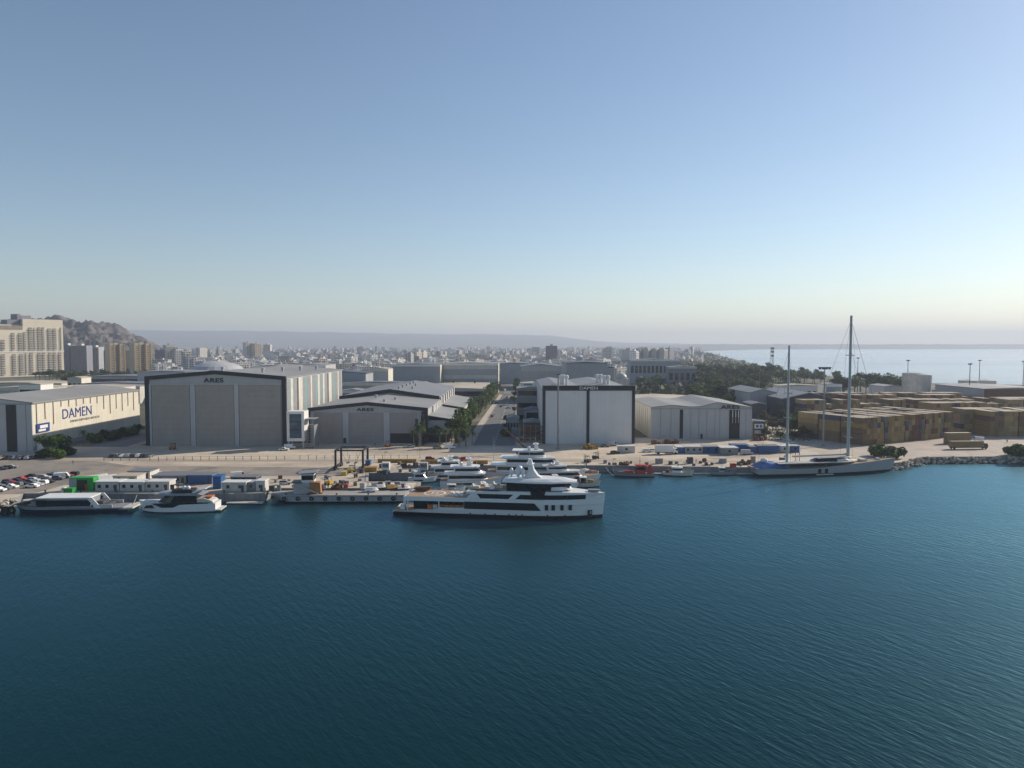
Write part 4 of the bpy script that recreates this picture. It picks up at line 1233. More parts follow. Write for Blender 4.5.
# mast
b = MB()
pm = [(S(523), 11.2), (S(543), 11.2), (S(538), 12.0), (S(534), 13.6), (S(531.5), 16.6), (S(528.2), 16.8), (S(528.4), 13.4), (S(526), 12.2)]
b.profw(pm, lambda x, z: .55 if z > 14 else 1.3); b.build('fin_mast', M['boatwhite'], T)
b = MB(); b.box(S(526.5), S(534), -1.7, 1.7, 15.2, 15.35); b.box(S(528), S(529), -1.9, 1.9, 16.2, 16.3); b.tube((S(529.5), 0, 17.1), (S(529.5), 0, 19.3), .06, .03, 5); b.build('radar_spreader', MW, T)
for x, y, r in ((S(518.5), -1.7, .95), (S(518.5), 1.9, .95), (S(523.5), -2.3, .6), (S(512), -2.2, .6)):
    b = MB(); b.lathe((x, y, 11.6), [(.45 * r, 0), (.5 * r, .5), (r, 1.0), (r, 1.9), (r * .75, 2.5), (.1, 2.8)], 14); b.build('satellite_dome', MW, T, smooth=True)
# anchor pocket, portholes, name and flag
for s in (-1, 1):
    x = S(590); y = s * (hwf(x) * .985)
    b = MB(); b.loft([(S(588), s * hwf(S(588)) - .22, .3), (S(592.3), s * hwf(S(592.3)) - .22, .3), (S(592.3), s * hwf(S(592.3)) + .12 * s, .3), (S(588), s * hwf(S(588)) + .12 * s, .3)],
                     [(S(588), s * hwf(S(588)) - .22, 2.6), (S(592.3), s * hwf(S(592.3)) - .22, 2.6), (S(592.3), s * hwf(S(592.3)) + .12 * s, 2.6), (S(588), s * hwf(S(588)) + .12 * s, 2.6)])
    o = b.build('anchor_pocket', M['black'], T)
    b = MB(); b.obox((S(590), s * (hwf(S(590)) + .14), 1.5), .9, .12, .8); b.build('anchor', M['steel'], o)
for q in (472, 487, 497, 511, 518, 524, 549, 566):
    for s in (-1, 1):
        b = MB(); x = S(q); b.lathe((0, 0, 0), [(.2, -.05), (.2, .05)], 10); b.v = [(v[0] + x, s * (hwf(x) + .0 + v[2]) * .985, v[1] + 1.25) for v in b.v]; b.build('porthole', M['glass'], T)
xn = S(590); dy = (hwf(S(585)) - hwf(S(595))); ang = atan2(dy, S(595) - S(585))
text_mesh('ABEONA', 3.0, .55, .1, M['darkgrey'], 'name_lettering', T, rotx((xn, -(hwf(xn) + .1), 6.35), ang)) if False else None
b = MB(); b.tube((S(402), 0, 5.8), (S(399), 0, 8.6), .05, .03, 5); o = b.build('flag_staff', M['steel'], T)
b = MB(); b.add([(S(399.3), 0, 8.4), (S(396), .3, 8.1), (S(397), .2, 7.0), (S(400.4), 0, 7.4)], [(0, 1, 2, 3)]); b.build('flag', M['red'], o)

# ---- low grey event yacht (the ferry like one at the left end)
a, yaw, Lg = pose(122, 513, 7, 514.5)
B = 7.5
a2 = a + Vector((sin(yaw), -cos(yaw), 0)) * (B / 2)
T = thing('event_yacht', 'low grey glass sided passenger yacht with white roof and open stern, left end of quay', 'passenger yacht', a2, yaw)
S = lambda px_: (134 - px_) / 116 * Lg
hull(T, Lg, B, 1.6, 2.6, M['hullgrey'], M['hullnavy'], rake=1.6, flare=.08, full=.72, pw=2.6, deckm=M['grey'], n=20, zboot=1.15)
b = MB(); house(b, S(101), S(30), 3.3, 1.6, 4.4, 8, rake=5, squ=.6); b.build('saloon', M['hullgrey'], T)
side_plate(T, [(S(101), 2.1), (S(47), 2.1), (S(46), 3.9), (S(103), 3.9)], 3.32, 'side_window', M['glass'])
b = MB(); b.box(S(101), S(47), -3.7, 3.7, 4.42, 4.75); b.build('roof', M['white'], T)
b = MB(); b.prof([(S(47), 4.42), (S(22), 2.7), (S(22), 2.4), (S(47), 4.1)], -3.3, 3.3); b.build('bow_canopy', M['darkgrey'], T)
b = MB(); house(b, S(35), S(27), 1.3, 3.0, 3.6, 1); b.build('bow_hatch', M['offwhite'], T)
side_plate(T, [(S(98), 4.7), (S(104), 4.7), (S(113), 1.6), (S(107), 1.6)], 3.6, 'slanted_post', M['white'], .15)
b = MB(); b.box(S(118), S(103), -2.6, 2.6, 1.65, 2.5); b.box(S(112), S(105), -2, 2, 2.5, 3.3); b.build('aft_lounge', M['darkgrey'], T)
b = MB(); b.box(-2.6, S(118), -3.2, 3.2, 1.0, 1.5); b.build('swim_platform', M['offwhite'], T)
b = MB(); b.box(S(124), S(105), -3.7, -3.5, 1.65, 2.6); b.box(S(124), S(105), 3.5, 3.7, 1.65, 2.6); b.build('bulwark', M['offwhite'], T)
rail(T, [(S(44), 3.4, 2.0), (S(28), 3.0, 2.3)], .8); rail(T, [(S(44), -3.4, 2.0), (S(28), -3.0, 2.3)], .8)

# ---- angular white motor yacht
a, yaw, Lg = pose(215, 512.5, 134.5, 514)
B = 6.4
a2 = a + Vector((sin(yaw), -cos(yaw), 0)) * (B / 2)
T = thing('motor_yacht', 'angular white motor yacht with grey hardtop and black hull windows, beside the grey passenger yacht', 'motor yacht', a2, yaw)
S = lambda px_: (224 - px_) / 81 * Lg
h2, z2 = hull(T, Lg, B, 2.7, 3.6, MW, M['boothull'], rake=1.5, flare=.1, full=.6, pw=2.2, deckm=M['boatwhite'], n=20, zboot=.3)
side_plate(T, [(S(218), 3.05), (S(160), 3.0), (S(170), 1.7), (S(182), 1.7), (S(188), 2.5), (S(217), 2.75)], B / 2 - .03, 'hull_window', M['glass'])
side_plate(T, [(S(160), 2.5), (S(154), 2.4), (S(152), 1.6), (S(162), 1.6)], B / 2 - .35, 'hull_window', M['glass'])
b = MB(); house(b, S(205), S(164), 2.6, 3.1, 5.2, 4, rake=2.2); b.build('deckhouse', M['glass'], T)
b = MB(); b.prof([(S(212), 5.2), (S(203), 5.1), (S(166), 5.25), (S(162), 5.5), (S(168), 5.8), (S(205), 5.7)], -2.9, 2.9); b.build('hardtop', M['hullgrey'], T)
b = MB(); b.prof([(S(202), 5.7), (S(214), 6.9), (S(214), 7.1), (S(204), 6.6), (S(200), 6.0)], -2.6, 2.6); b.build('fly_wing', M['boatwhite'], T)
b = MB(); house(b, S(200), S(176), 2.0, 5.75, 6.7, 2, rake=.8); b.build('flybridge', M['black'], T)
b = MB(); b.tube((S(183), 0, 6.6), (S(184), 0, 9.0), .18, .1); b.box(S(187), S(180), -1.4, 1.4, 8.0, 8.2); b.obox((S(178), .6, 6.6), .9, .9, 1.5); b.build('radar_arch', M['darkgrey'], T)
for x in (S(195), S(191)):
    b = MB(); b.ball((x, 1.1, 7.2), .65, 1.0); b.build('satellite_dome', MW, T, smooth=True)
b = MB(); b.prof([(S(222), 2.8), (S(205), 2.8), (S(205), 4.0), (S(212), 4.2), (S(220), 3.4)], -2.5, 2.5); b.build('aft_cockpit', M['offwhite'], T)
b = MB(); b.box(S(219), S(212), -1.6, 1.6, 4.2, 4.5); b.build('cockpit_cushion', M['orange'], T)
b = MB(); b.box(-1.6, S(222), -2.9, 2.9, .5, .8); b.build('swim_platform', M['offwhite'], T)
rail(T, [(S(164), 2.9, 3.0), (S(152), 1.9, 3.3)], .8); rail(T, [(S(164), -2.9, 3.0), (S(152), -1.9, 3.3)], .8)


M['bargegrey'] = mat('barge_grey_paint', (.33, .33, .34), .55, .12, .3, streak=.5)
# ---- generic big motor yachts of the far pier
def motor_yacht(label, px0, py0, px1, py1, B, zs, zb, tiers, name='superyacht', hullm=None, mastx=.45, masth=3.0, domes=2, decks=None, boot=None, wood=True, lift=None):
    a, yaw, Lg = pose(px0, py0, px1, py1)
    s = 1 if abs(yaw) < pi / 2 else -1
    T = thing(name, label, 'motor yacht' if name != 'superyacht' else 'superyacht', a + Vector((-sin(yaw), cos(yaw), 0)) * (s * B / 2), yaw)
    hull(T, Lg, B, zs, zb, hullm or MW, boot or M['boothull'], rake=Lg * .06, full=.5, pw=2.1, deckm=M['wood'] if wood else MW, n=18, zboot=.35)
    side_plate(T, [(Lg * .2, zs * .5), (Lg * .52, zs * .52), (Lg * .5, zs * .78), (Lg * .2, zs * .76)], B / 2 - .08, 'hull_window', M['glass'])
    z = zs - .1
    for (f0, f1, w, h) in tiers:
        b = MB(); house(b, Lg * f0, Lg * f1, B / 2 * w, z, z + h, Lg * .1, rake=h * .9); b.build('deckhouse', MW, T)
        band(T, Lg * f0 + .5, Lg * f1 - h * .25, B / 2 * w, z + h * .38, z + h * .82, Lg * .1, rake=h * .4)
        b = MB(); house(b, Lg * f0 - Lg * .06, Lg * f1 - h * .5, B / 2 * w + .35, z + h, z + h + .32, Lg * .1); b.build('deck_overhang', MW, T)
        z += h + .3
    x = Lg * mastx
    b = MB(); b.profw([(x - .9, z), (x + .9, z), (x + .1, z + masth * .8), (x - .5, z + masth * .8)], lambda X_, z_: .3); b.box(x - 1.2, x + .8, -1.8, 1.8, z + masth * .62, z + masth * .62 + .15); b.tube((x - .4, 0, z + masth), (x - .4, 0, z + masth + 1.6), .06, .03, 4); b.build('radar_mast', MW, T)
    for k in range(domes):
        b = MB(); b.ball((x - 2.6 - .3 * k, (-1.5, 1.5)[k % 2], z + .5), .6, 1.0, 12); b.build('satellite_dome', MW, T, smooth=True)
    rail(T, [(Lg * .7, -B * .36, zb * .93), (Lg * .95, -B * .1, zb)], .8); rail(T, [(Lg * .7, B * .36, zb * .93), (Lg * .95, B * .1, zb)], .8)
    return T, Lg
motor_yacht('white tiered yacht with radar mast, moored behind the helideck of the long superyacht', 440, 489, 503, 488.5, 7.2, 2.6, 3.6, [(.12, .78, .82, 2.4), (.22, .68, .7, 2.1)], mastx=.46, masth=4, domes=2)
motor_yacht('tall white three deck yacht nearest the reddish crane, bow to the right', 486, 481, 586, 482.5, 8.6, 3.2, 4.2, [(.1, .8, .85, 2.6), (.2, .72, .76, 2.4), (.32, .6, .6, 2.2)], mastx=.5, masth=3.4, domes=2)
motor_yacht('small white cabin cruiser between the superyacht visor and the orange gear', 541, 490.5, 580, 489.5, 4.2, 1.7, 2.3, [(.2, .68, .78, 1.9)], name='cabin_cruiser', mastx=.4, masth=1.6, domes=1, wood=False)

motor_yacht('low white sport yacht with dark cabin strip, before the three deck yacht', 528, 484.5, 603, 483, 5.4, 2.2, 3.0, [(.14, .74, .8, 2.1), (.26, .56, .66, 1.7)], name='sport_yacht', mastx=.4, masth=1.8, domes=1)
motor_yacht('small white flybridge boat beside the finger pier', 408, 483.5, 437, 483, 4.4, 1.6, 2.2, [(.2, .7, .8, 1.9)], name='cabin_cruiser', mastx=.4, masth=1.5, domes=1, wood=False)
motor_yacht('mid sized white yacht in the berth between the finger pier and the three deck yacht', 427, 480.2, 484, 479.6, 5.6, 2.3, 3.2, [(.12, .76, .82, 2.2), (.24, .62, .68, 1.9)], name='sport_yacht', mastx=.42, masth=2.4, domes=2)
# long grey barge along the quay
a, yaw, Lg = pose(406, 503, 264, 503.4)
T = thing('grey_barge', 'long light grey barge with raked bow moored along the quay below the control hut', 'barge', a + Vector((sin(yaw), -cos(yaw), 0)) * 3.7, yaw)
hull(T, Lg, 7.4, 2.55, 2.7, M['bargegrey'], M['boothull'], rake=4.5, flare=.06, full=.86, stern=.97, pw=2.4, deckm=M['concrete'], n=22, zboot=.5)
b = MB()
for s in (-1, 1): b.box(1, Lg * .86, s * 3.66 - .08, s * 3.66 + .08, 2.0, 2.35)
b.build('rubbing_strake', M['grey'], T)
for k in range(9):
    b = MB(); b.ring((4 + k * 4.3, 3.95, 1.5), .5, .2, 'y', 12, 6); b.build('tyre_fender', M['tyre'], T)
for x in (3, 12, 22, 31, 38):
    b = MB(); b.tube((x, 3.2, 2.5), (x, 3.2, 3.1), .16); b.tube((x - .35, 3.2, 2.95), (x + .35, 3.2, 2.95), .1); b.build('bollard', M['black'], T)
# support boats
def workboat(label, px0, py0, px1, py1, B, hullm, cabm, zs=1.3, zb=2.4, cab=(.3, .55), cabh=2.6, mast=3.0, extra=None, canopy=None, name='workboat'):
    a, yaw, Lg = pose(px0, py0, px1, py1)
    s = 1 if abs(yaw) < pi / 2 else -1
    T = thing(name, label, 'workboat' if name == 'workboat' else 'motor boat', a + Vector((-sin(yaw), cos(yaw), 0)) * (s * B / 2), yaw)
    hull(T, Lg, B, zs, zb, hullm, M['boothull'], rake=Lg * .07, full=.5, pw=2.0, deckm=M['grey'], n=14, zboot=.3, deckdrop=.25)
    x0, x1 = cab[0] * Lg, cab[1] * Lg
    b = MB(); house(b, x0, x1, B * .32, zs - .3, zs + cabh, Lg * .05, rake=.5); b.build('cabin', cabm, T)
    band(T, x0 + .1, x1 - .1, B * .32, zs + cabh * .45, zs + cabh * .8, Lg * .05, rake=.2)
    b = MB(); house(b, x0 - .4, x1 + .1, B * .36, zs + cabh, zs + cabh + .2, Lg * .05); b.build('cabin_roof', M['white'] if cabm is not M['red'] else M['red'], T)
    b = MB(); xm = (x0 + x1) / 2; b.tube((xm, 0, zs + cabh), (xm, 0, zs + cabh + mast), .09, .05, 5); b.box(xm - .1, xm + .1, -.9, .9, zs + cabh + mast * .6, zs + cabh + mast * .6 + .1); b.build('mast', M['steel'], T)
    if extra:
        for (f, y, sx, sy, sz, mm, nm) in extra:
            b = MB(); b.obox((f * Lg, y, zs - .25), sx, sy, sz); b.obox((f * Lg, y, zs - .25 + sz), sx * .7, sy * .7, sz * .3); b.build(nm, M[mm], T)
    rail(T, [(Lg * .62, -B * .4, zb * .75), (Lg * .92, -B * .13, zb * .95)], .7); rail(T, [(Lg * .62, B * .4, zb * .75), (Lg * .92, B * .13, zb * .95)], .7)
    return T
workboat('red and grey workboat with a deck crane, alone at the middle of the quay', 655, 477.5, 613, 477.2, 5.2, M['grey'], M['red'], cab=(.22, .46), cabh=3.0, mast=3.6, extra=[(.1, 0, 1.6, 2.6, 2.6, 'red', 'winch_house'), (.62, 0, 4.0, 2.2, .9, 'red', 'cargo_hatch'), (.74, .3, 1.2, 1.6, .7, 'grey', 'capstan')])
workboat('grey and white launch with a pale canopy, right of the red workboat', 663, 475.8, 694, 477.3, 4.0, M['offwhite'], M['white'], cab=(.3, .62), cabh=1.9, mast=2.2, name='launch', extra=[(.14, 0, 1.4, 2.0, .8, 'brown', 'bench')])
workboat('small grey launch near the blue containers, left of the big sailing yacht', 712, 475.5, 738, 476, 3.4, M['grey'], M['palegrey'], cab=(.3, .52), cabh=1.5, mast=1.8, name='launch', extra=[(.7, 0, 1.5, 1.4, .6, 'red', 'raft')])
workboat('black hulled tug with ochre deck gear, right of the cabin cruiser', 572, 487.5, 601, 488, 5.0, M['offwhite'], M['black'], zs=1.5, zb=2.2, cab=(.3, .5), cabh=1.8, mast=2.4, extra=[(.16, 0, 2, 2.6, 1.8, 'brown', 'net_heap'), (.66, 0, 2.2, 2.4, 1.0, 'boom', 'fender_heap')])
workboat('white pilot boat with orange tarpaulin at the pier end', 577, 480.5, 602, 478, 4.2, M['offwhite'], M['white'], cab=(.34, .56), cabh=2.0, mast=3.0, extra=[(.75, 0, 3.0, 2.2, 1.3, 'orange', 'tarpaulin')])
workboat('small tender with a grey canopy moored behind the long superyacht stern', 441, 494, 466, 493.5, 3.2, M['boatwhite'], M['grey'], cab=(.3, .6), cabh=1.5, mast=1.4, name='launch')

# ---- two masted sailing yacht
a, yaw, Lg = pose(757, 477.8, 904, 473.2)
B = 9.4
T = thing('sailing_yacht', 'long pale green two masted sailing yacht with blue tarpaulin over its stern', 'sailing yacht', a + Vector((-sin(yaw), cos(yaw), 0)) * (B / 2), yaw)
S = lambda px_: (px_ - 757) / 142 * Lg
hull(T, Lg, B, 3.3, 5.3, M['sailhull'], M['boothull'], rake=3.0, flare=.12, full=.48, stern=.75, pw=1.9, deckm=M['wood'], n=28, zboot=.9, tran=2.0, sheer=lambda t: 3.4 - .5 * sin(pi * min(1, t * 1.6)) * (1 if t < .6 else 0) + 2.0 * max(0, (t - .35) / .65) ** 1.3)
b = MB(); house(b, S(785), S(858), 3.3, 2.9, 4.7, 5, rake=1.5); b.build('deckhouse', M['darkgrey'], T)
b = MB(); house(b, S(778), S(856), 3.9, 4.7, 5.0, 5); b.build('deckhouse_roof', M['offwhite'], T)
band(T, S(790), S(852), 3.3, 3.5, 4.4, 5, rake=.6)
b = MB(); house(b, S(816), S(856), 2.4, 5.0, 6.3, 8, rake=3.5, back=3.5); b.build('pilothouse', M['glass'], T)
b = MB(); house(b, S(818), S(855), 2.2, 6.3, 6.55, 8, rake=2.5, back=3.5); house(b, S(836), S(859), 2.9, 5.02, 5.9, 8, rake=4); b.build('pilothouse_roof', M['offwhite'], T)
b = MB()
tp = [(S(759), 3.1), (S(768), 5.2), (S(778), 4.9), (S(787), 5.0), (S(788), 3.3)]
b.profw(tp, lambda x, z: 3.9 if z < 4 else 1.6 + (.5 if x < S(776) else 0)); b.build('tarpaulin', M['tarp'], T)
b = MB(); b.ball((S(770), .5, 5.7), 1.5, .6); b.build('white_cover', MW, T)
b = MB(); b.tube((S(800.5), 1.0, 5), (S(800.5), 1.0, 8.2), .12); b.tube((S(800.5), 1.0, 8.2), (S(804.5), 1.0, 8.2), .12); b.tube((S(804.5), 1.0, 8.2), (S(804.5), 1.0, 5), .12); b.build('davit_arch', M['red'], T)
for k, q in enumerate((816.5, 823)):
    for s in (-1, 1):
        b = MB(); b.box(S(q - 1.4), S(q + 1.4), s * (B / 2 - .12) - .08, s * (B / 2 - .12) + .08, 1.0, 2.6); b.build('hull_port', M['glass'], T)
b = MB(); b.box(S(813), S(829), -B / 2 - .5, -B / 2 + .2, .35, .7); b.build('boarding_step', M['offwhite'], T)
def mast(px_, ztop, r, spread, boom):
    x = S(px_)
    b = MB(); b.tube((x, 0, 3.5), (x, 0, ztop), r, r * .72, 10); b.box(x - r * .5, x + r * .5, -r * .5, r * .5, ztop, ztop + .8)
    o = b.build('mast', M['mast'], T)
    for z in spread:
        b = MB(); b.tube((x, -2.9, z), (x, 2.9, z), .13, .13, 5); b.tube((x - 1.5, 0, z + .1), (x + 1.5, 0, z + .1), .1, .1, 5); b.build('spreader', M['mast'], o)
    b = MB(); b.tube((x - .3, 0, 7.3), (x - boom, 0, 7.0), .42, .36, 8); b.build('boom', M['offwhite'], o)
    b = MB()
    for y in (-3.9, 3.9):
        b.tube((x - .8, y, 4.0), (x, y * .74, spread[-1]), .035, .035, 4); b.tube((x, y * .74, spread[-1]), (x, 0, ztop - .6), .035, .035, 4)
    b.build('shroud', M['cableg'], o)
    return o
m1 = mast(791, 49.0, .5, (13.5, 22, 31.5), 1.2)
m2 = mast(850.5, 60.6, .62, (14.0, 20.0, 33, 46), 23.5)
b = MB(); x2 = S(850.5)
b.tube((x2, 0, 59.6), (S(893), 0, 5.2), .06, .06, 4); b.tube((x2, 0, 49), (S(882), 0, 5.0), .05, .05, 4); b.tube((x2, 0, 59.6), (S(800), 0, 5.2), .045, .045, 4); b.tube((S(791), 0, 48.2), (S(763), 0, 5), .045, .045, 4)
b.build('stay', M['cableg'], T)
rail(T, [(S(860), -4.0, 4.3), (S(893), -.8, 5.2)], .9); rail(T, [(S(860), 4.0, 4.3), (S(893), .8, 5.2)], .9)
b = MB(); b.box(S(862), S(868), -1.2, 1.2, 4.4, 5.3); b.box(S(879), S(882), -.8, .8, 4.8, 5.5); b.build('deck_hatch', M['offwhite'], T)

# mooring lines
for lab, p, q in (('pair of mooring ropes from the superyacht stern to the grey barge', (392, 512, 2.2), (400, 503, 2.7)), ('mooring rope from the motor yacht bow to the pontoon', (140, 510, 2.6), (140, 503.4, .6)), ('mooring rope from the passenger yacht stern to the quay', (128, 511, 1.6), (137, 495, 2.8)), ('mooring rope from the sailing yacht stern to the quay', (760, 474, 3.3), (752, 467, 2.8)), ('mooring rope from the red workboat to the quay', (614, 475, 2.2), (606, 467, 2.8))):
    A_, B_ = G(p[0], p[1], p[2]), G(q[0], q[1], q[2]); b = MB(); n = 8
    for k in range(n):
        f = lambda t: A_.lerp(B_, t) - Vector((0, 0, .7 * 4 * t * (1 - t)))
        b.tube(f(k / n), f((k + 1) / n), .06, n=4)
    tag(b.build('mooring_line', M['offwhite'], world=True), lab, 'rope')

# ---------------------------------------------------------------- vehicles
def wheels(T, xs, y, r=.32, w=.22):
    for x in xs:
        for s in (-1, 1):
            b = MB(); b.tube((x, s * y - w / 2, r), (x, s * y + w / 2, r), r, n=10); b.build('wheel', M['tyre'], T)


def car_proto(kind):
    T = thing('parked_car' if kind != 'van' else 'parked_van', 'x', 'car' if kind != 'van' else 'van')
    b = MB()
    if kind == 'van':
        b.prof([(-2.5, .4), (2.5, .4), (2.5, .95), (2.2, 1.1), (1.6, 2.0), (1.3, 2.15), (-2.5, 2.15)], -.95, .95)
        g = [(1.25, 1.25), (2.12, 1.2), (1.6, 1.95), (1.25, 1.95)]
    elif kind == 'saloon':
        b.prof([(-2.2, .35), (2.2, .35), (2.25, .65), (2.1, .8), (1.0, .92), (-1.6, .95), (-2.2, .88)], -.9, .9)
        b.profw([(1.0, .92), (.25, 1.4), (-.9, 1.42), (-1.6, .95)], lambda x, z: .88 if z < 1 else .66)
        g = [(.88, .97), (.24, 1.36), (-.88, 1.38), (-1.45, .99)]
    else:
        b.prof([(-1.95, .38), (1.95, .38), (2.0, .7), (1.85, .88), (.95, 1.0), (-1.9, 1.05)], -.9, .9)
        b.profw([(.95, 1.0), (.3, 1.52), (-1.6, 1.52), (-1.95, 1.05)], lambda x, z: .88 if z < 1.1 else .7)
        g = [(.82, 1.05), (.28, 1.47), (-1.5, 1.47), (-1.8, 1.1)]
    b.build('body', M['carpaint'], T)
    b = MB()
    if kind == 'van': b.prof(g, -.97, .97)
    else: b.profw(g, lambda x, z: .9 if z < 1.15 else .72)
    b.build('windows', M['glass'], T)
    L_ = 1.35
    wheels(T, (-L_, L_), .82)
    return T


PROTO = {k: car_proto(k) for k in ('saloon', 'hatch', 'van')}
USED = set()
PAINT = {'black': (.02, .02, .024), 'white': (.75, .75, .74), 'silver': (.4, .41, .43), 'grey': (.13, .135, .145), 'red': (.45, .03, .03), 'maroon': (.17, .02, .03), 'navy': (.02, .035, .09), 'tan': (.4, .32, .2)}


def car(kind, colour, p, rz, group):
    q = PROTO[kind]
    if kind not in USED:
        USED.add(kind)
        KIDS[q.name] = [(c, []) for c in q.children]
        q.location = p; q.rotation_euler = (0, 0, rz); r = q
    else:
        r = dup(q, p, rz)
    for c in r.children:
        if c.name.startswith('body'): c.color = (*PAINT[colour], 1)
    r['group'] = group
    return r


word = {'saloon': 'saloon', 'hatch': 'hatchback', 'van': 'van'}
lot = []
cols = ['silver', 'grey', 'black', 'white', 'grey', 'silver', 'navy', 'white', 'black', 'red', 'grey', 'black', 'silver', 'white', 'black', 'maroon', 'black', 'white', 'grey', 'navy']
k = 0
for r_, x in enumerate((-172.0, -166.2, -160.0)):
    for j in range(11):
        y = 233.5 + 2.85 * j + r_ * .8
        if (r_ == 0 and j > 9) or (r_ == 2 and j in (0, 1)) or (r_ + j) % 9 == 8: continue
        kind = ('saloon', 'hatch', 'saloon')[(j * 2 + r_) % 3]; cl = cols[(k * 7) % 20]; k += 1
        o = car(kind, cl, (x + RND.uniform(-.3, .3), y, GZ + .013), (0 if (j + r_) % 2 else pi) + RND.uniform(-.04, .04), 'cars in the quayside car park')
        lot.append((o, '%s %s in the %s row of the quayside car park' % (cl, word[kind], ('outer', 'middle', 'inner')[r_])))
o = car('van', 'white', G(62, 478.5), .4, 'cars in the quayside car park'); lot.append((o, 'white van at the far end of the quayside car park'))
number(lot)
lot = []
for k, q in enumerate((1, 5.5, 10, 15, 20, 24.5, 29, 34)):
    cl = ['tan', 'grey', 'black', 'white', 'grey', 'black', 'silver', 'grey'][k]; kind = ('hatch', 'saloon')[k % 2]
    o = car(kind, cl, G(q, 459.3 - (k % 2) * .6), pi / 2 + RND.uniform(-.1, .1), 'cars in front of the cream hall'); lot.append((o, '%s %s parked before the cream hall front' % (cl, word[kind])))
for k, (q, cl) in enumerate(((1, 'grey'), (6, 'black'), (11, 'silver'))):
    o = car('saloon', cl, G(q, 470 - k * .8), .5, 'cars left on the open asphalt'); lot.append((o, '%s saloon left on the open asphalt between hall and car park' % cl))
for k, q in enumerate((113, 118, 123.5, 129, 134, 139, 144, 149)):
    cl = ['black', 'grey', 'white', 'silver', 'black', 'white', 'black', 'grey'][k]; kind = ('saloon', 'hatch')[k % 2]
    o = car(kind, cl, G(q, 457.2), pi / 2, 'cars at the shaded left corner of the largest hall'); lot.append((o, '%s %s at the shaded left corner of the largest hall' % (cl, word[kind])))
for q, y, cl, kind, rz, w in ((284, 450.5, 'white', 'saloon', .1, 'white saloon by the white framed stair annex'), (290, 448.6, 'white', 'van', .2, 'white van by the white framed stair annex'),
                        (285, 484.5, 'silver', 'hatch', .3, 'silver hatchback beside the quay control hut'), (430, 460.2, 'maroon', 'hatch', .1, 'maroon hatchback behind the ochre booms'),
                        (441, 460.6, 'white', 'saloon', 2.9, 'white saloon behind the ochre booms'), (456, 459.9, 'grey', 'hatch', .9, 'grey hatchback behind the ochre booms'), (465, 460.6, 'red', 'hatch', .2, 'red hatchback behind the ochre booms'),
                        (615, 454, 'black', 'hatch', .5, 'black hatchback beside the white site container'), (646, 452.2, 'white', 'saloon', .2, 'white saloon left of the white box truck'), (652, 452, 'white', 'hatch', .4, 'white hatchback left of the white box truck'),
                        (747, 454.5, 'silver', 'van', .1, 'silver van in front of the blue containers'), (238, 477.5, 'white', 'van', .5, 'white van behind the blue market tents'), (212, 478, 'black', 'saloon', .2, 'black saloon behind the angular motor yacht'),
                        (450, 448.6, 'white', 'van', .2, 'white van under the palm row'), (410, 447.6, 'silver', 'saloon', .4, 'silver saloon under the first palms'), (437, 448.7, 'tan', 'hatch', .3, 'tan hatchback under the palm row'),
                        (493.5, 415, 'white', 'hatch', 1.6, 'white hatchback driving down the avenue beside the hedge'), (492, 417, 'red', 'hatch', 1.5, 'red hatchback at the avenue kerb'), (508, 408.6, 'silver', 'saloon', .3, 'silver saloon crossing the avenue'),
                        (501, 407, 'black', 'saloon', 1.5, 'black saloon at the avenue crossing'), (496.5, 404, 'navy', 'van', 1.5, 'navy van parked beside the avenue trees'), (507, 398, 'grey', 'saloon', 1.5, 'grey saloon farther up the avenue'), (505, 391, 'white', 'van', 1.5, 'white van far up the avenue'),
                        (512, 429, 'navy', 'van', 1.5, 'navy van in the shaded avenue mouth'), (521, 441.5, 'silver', 'van', .1, 'silver van before the dark shed, shaded by the white hall'), (509, 436, 'black', 'saloon', 1.4, 'black saloon in the shaded avenue mouth'),
                        (978, 441, 'white', 'van', 2.6, 'white van tucked among the right container stacks'), (612, 445.8, 'silver', 'van', 0, 'silver van before the tall white hall'), (605, 447, 'grey', 'saloon', 0, 'grey saloon before the tall white hall')):
    o = car(kind, cl, G(q, y), rz, 'single cars about the yard'); lot.append((o, w))
number(lot)

# box truck, container lorry, small tractors
def box_truck(label, px_, py_, rz, boxm, cabm, L_=7.0, h=2.9, name='box_truck'):
    T = thing(name, label, 'truck', G(px_, py_), rz)
    b = MB(); b.box(-L_ / 2, L_ / 2 - 1.9, -1.2, 1.2, 1.0, 1.0 + h); b.build('cargo_box', boxm, T)
    b = MB(); b.prof([(L_ / 2 - 1.8, .6), (L_ / 2 + .2, .6), (L_ / 2 + .2, 1.6), (L_ / 2 - .1, 2.6), (L_ / 2 - 1.8, 2.7)], -1.15, 1.15); b.build('cab', cabm, T)
    b = MB(); b.prof([(L_ / 2 - .75, 1.7), (L_ / 2 + .18, 1.65), (L_ / 2 - .08, 2.45), (L_ / 2 - .75, 2.5)], -1.18, 1.18); b.build('cab_window', M['glass'], T)
    b = MB(); b.box(-L_ / 2, L_ / 2, -.5, .5, .6, .98); b.build('chassis', M['black'], T)
    wheels(T, (-L_ / 2 + 1.3, L_ / 2 - .8), 1.05, .48, .3)
    return T
box_truck('white box truck at the head of the blue container row', 666, 454, 0, M['white'], M['white'], 9.5, 3.0)
T = box_truck('container lorry with ochre boxes parked in the open container yard', 968, 449, .06, M['lorrybox'], M['darkgrey'], 17, 2.7, 'container_lorry')
T = thing('shipping_container', 'single ochre container with pale roof standing behind the container lorry', 'container', G(957, 443.5), .06)
b = MB(); b.box(-6, 6, -1.22, 1.22, 0, 5.2); b.build('box', M['lorrybox'], T)
b = MB(); b.box(-6.05, 6.05, -1.27, 1.27, 5.21, 5.3); b.build('roof', M['creamroof'], T)
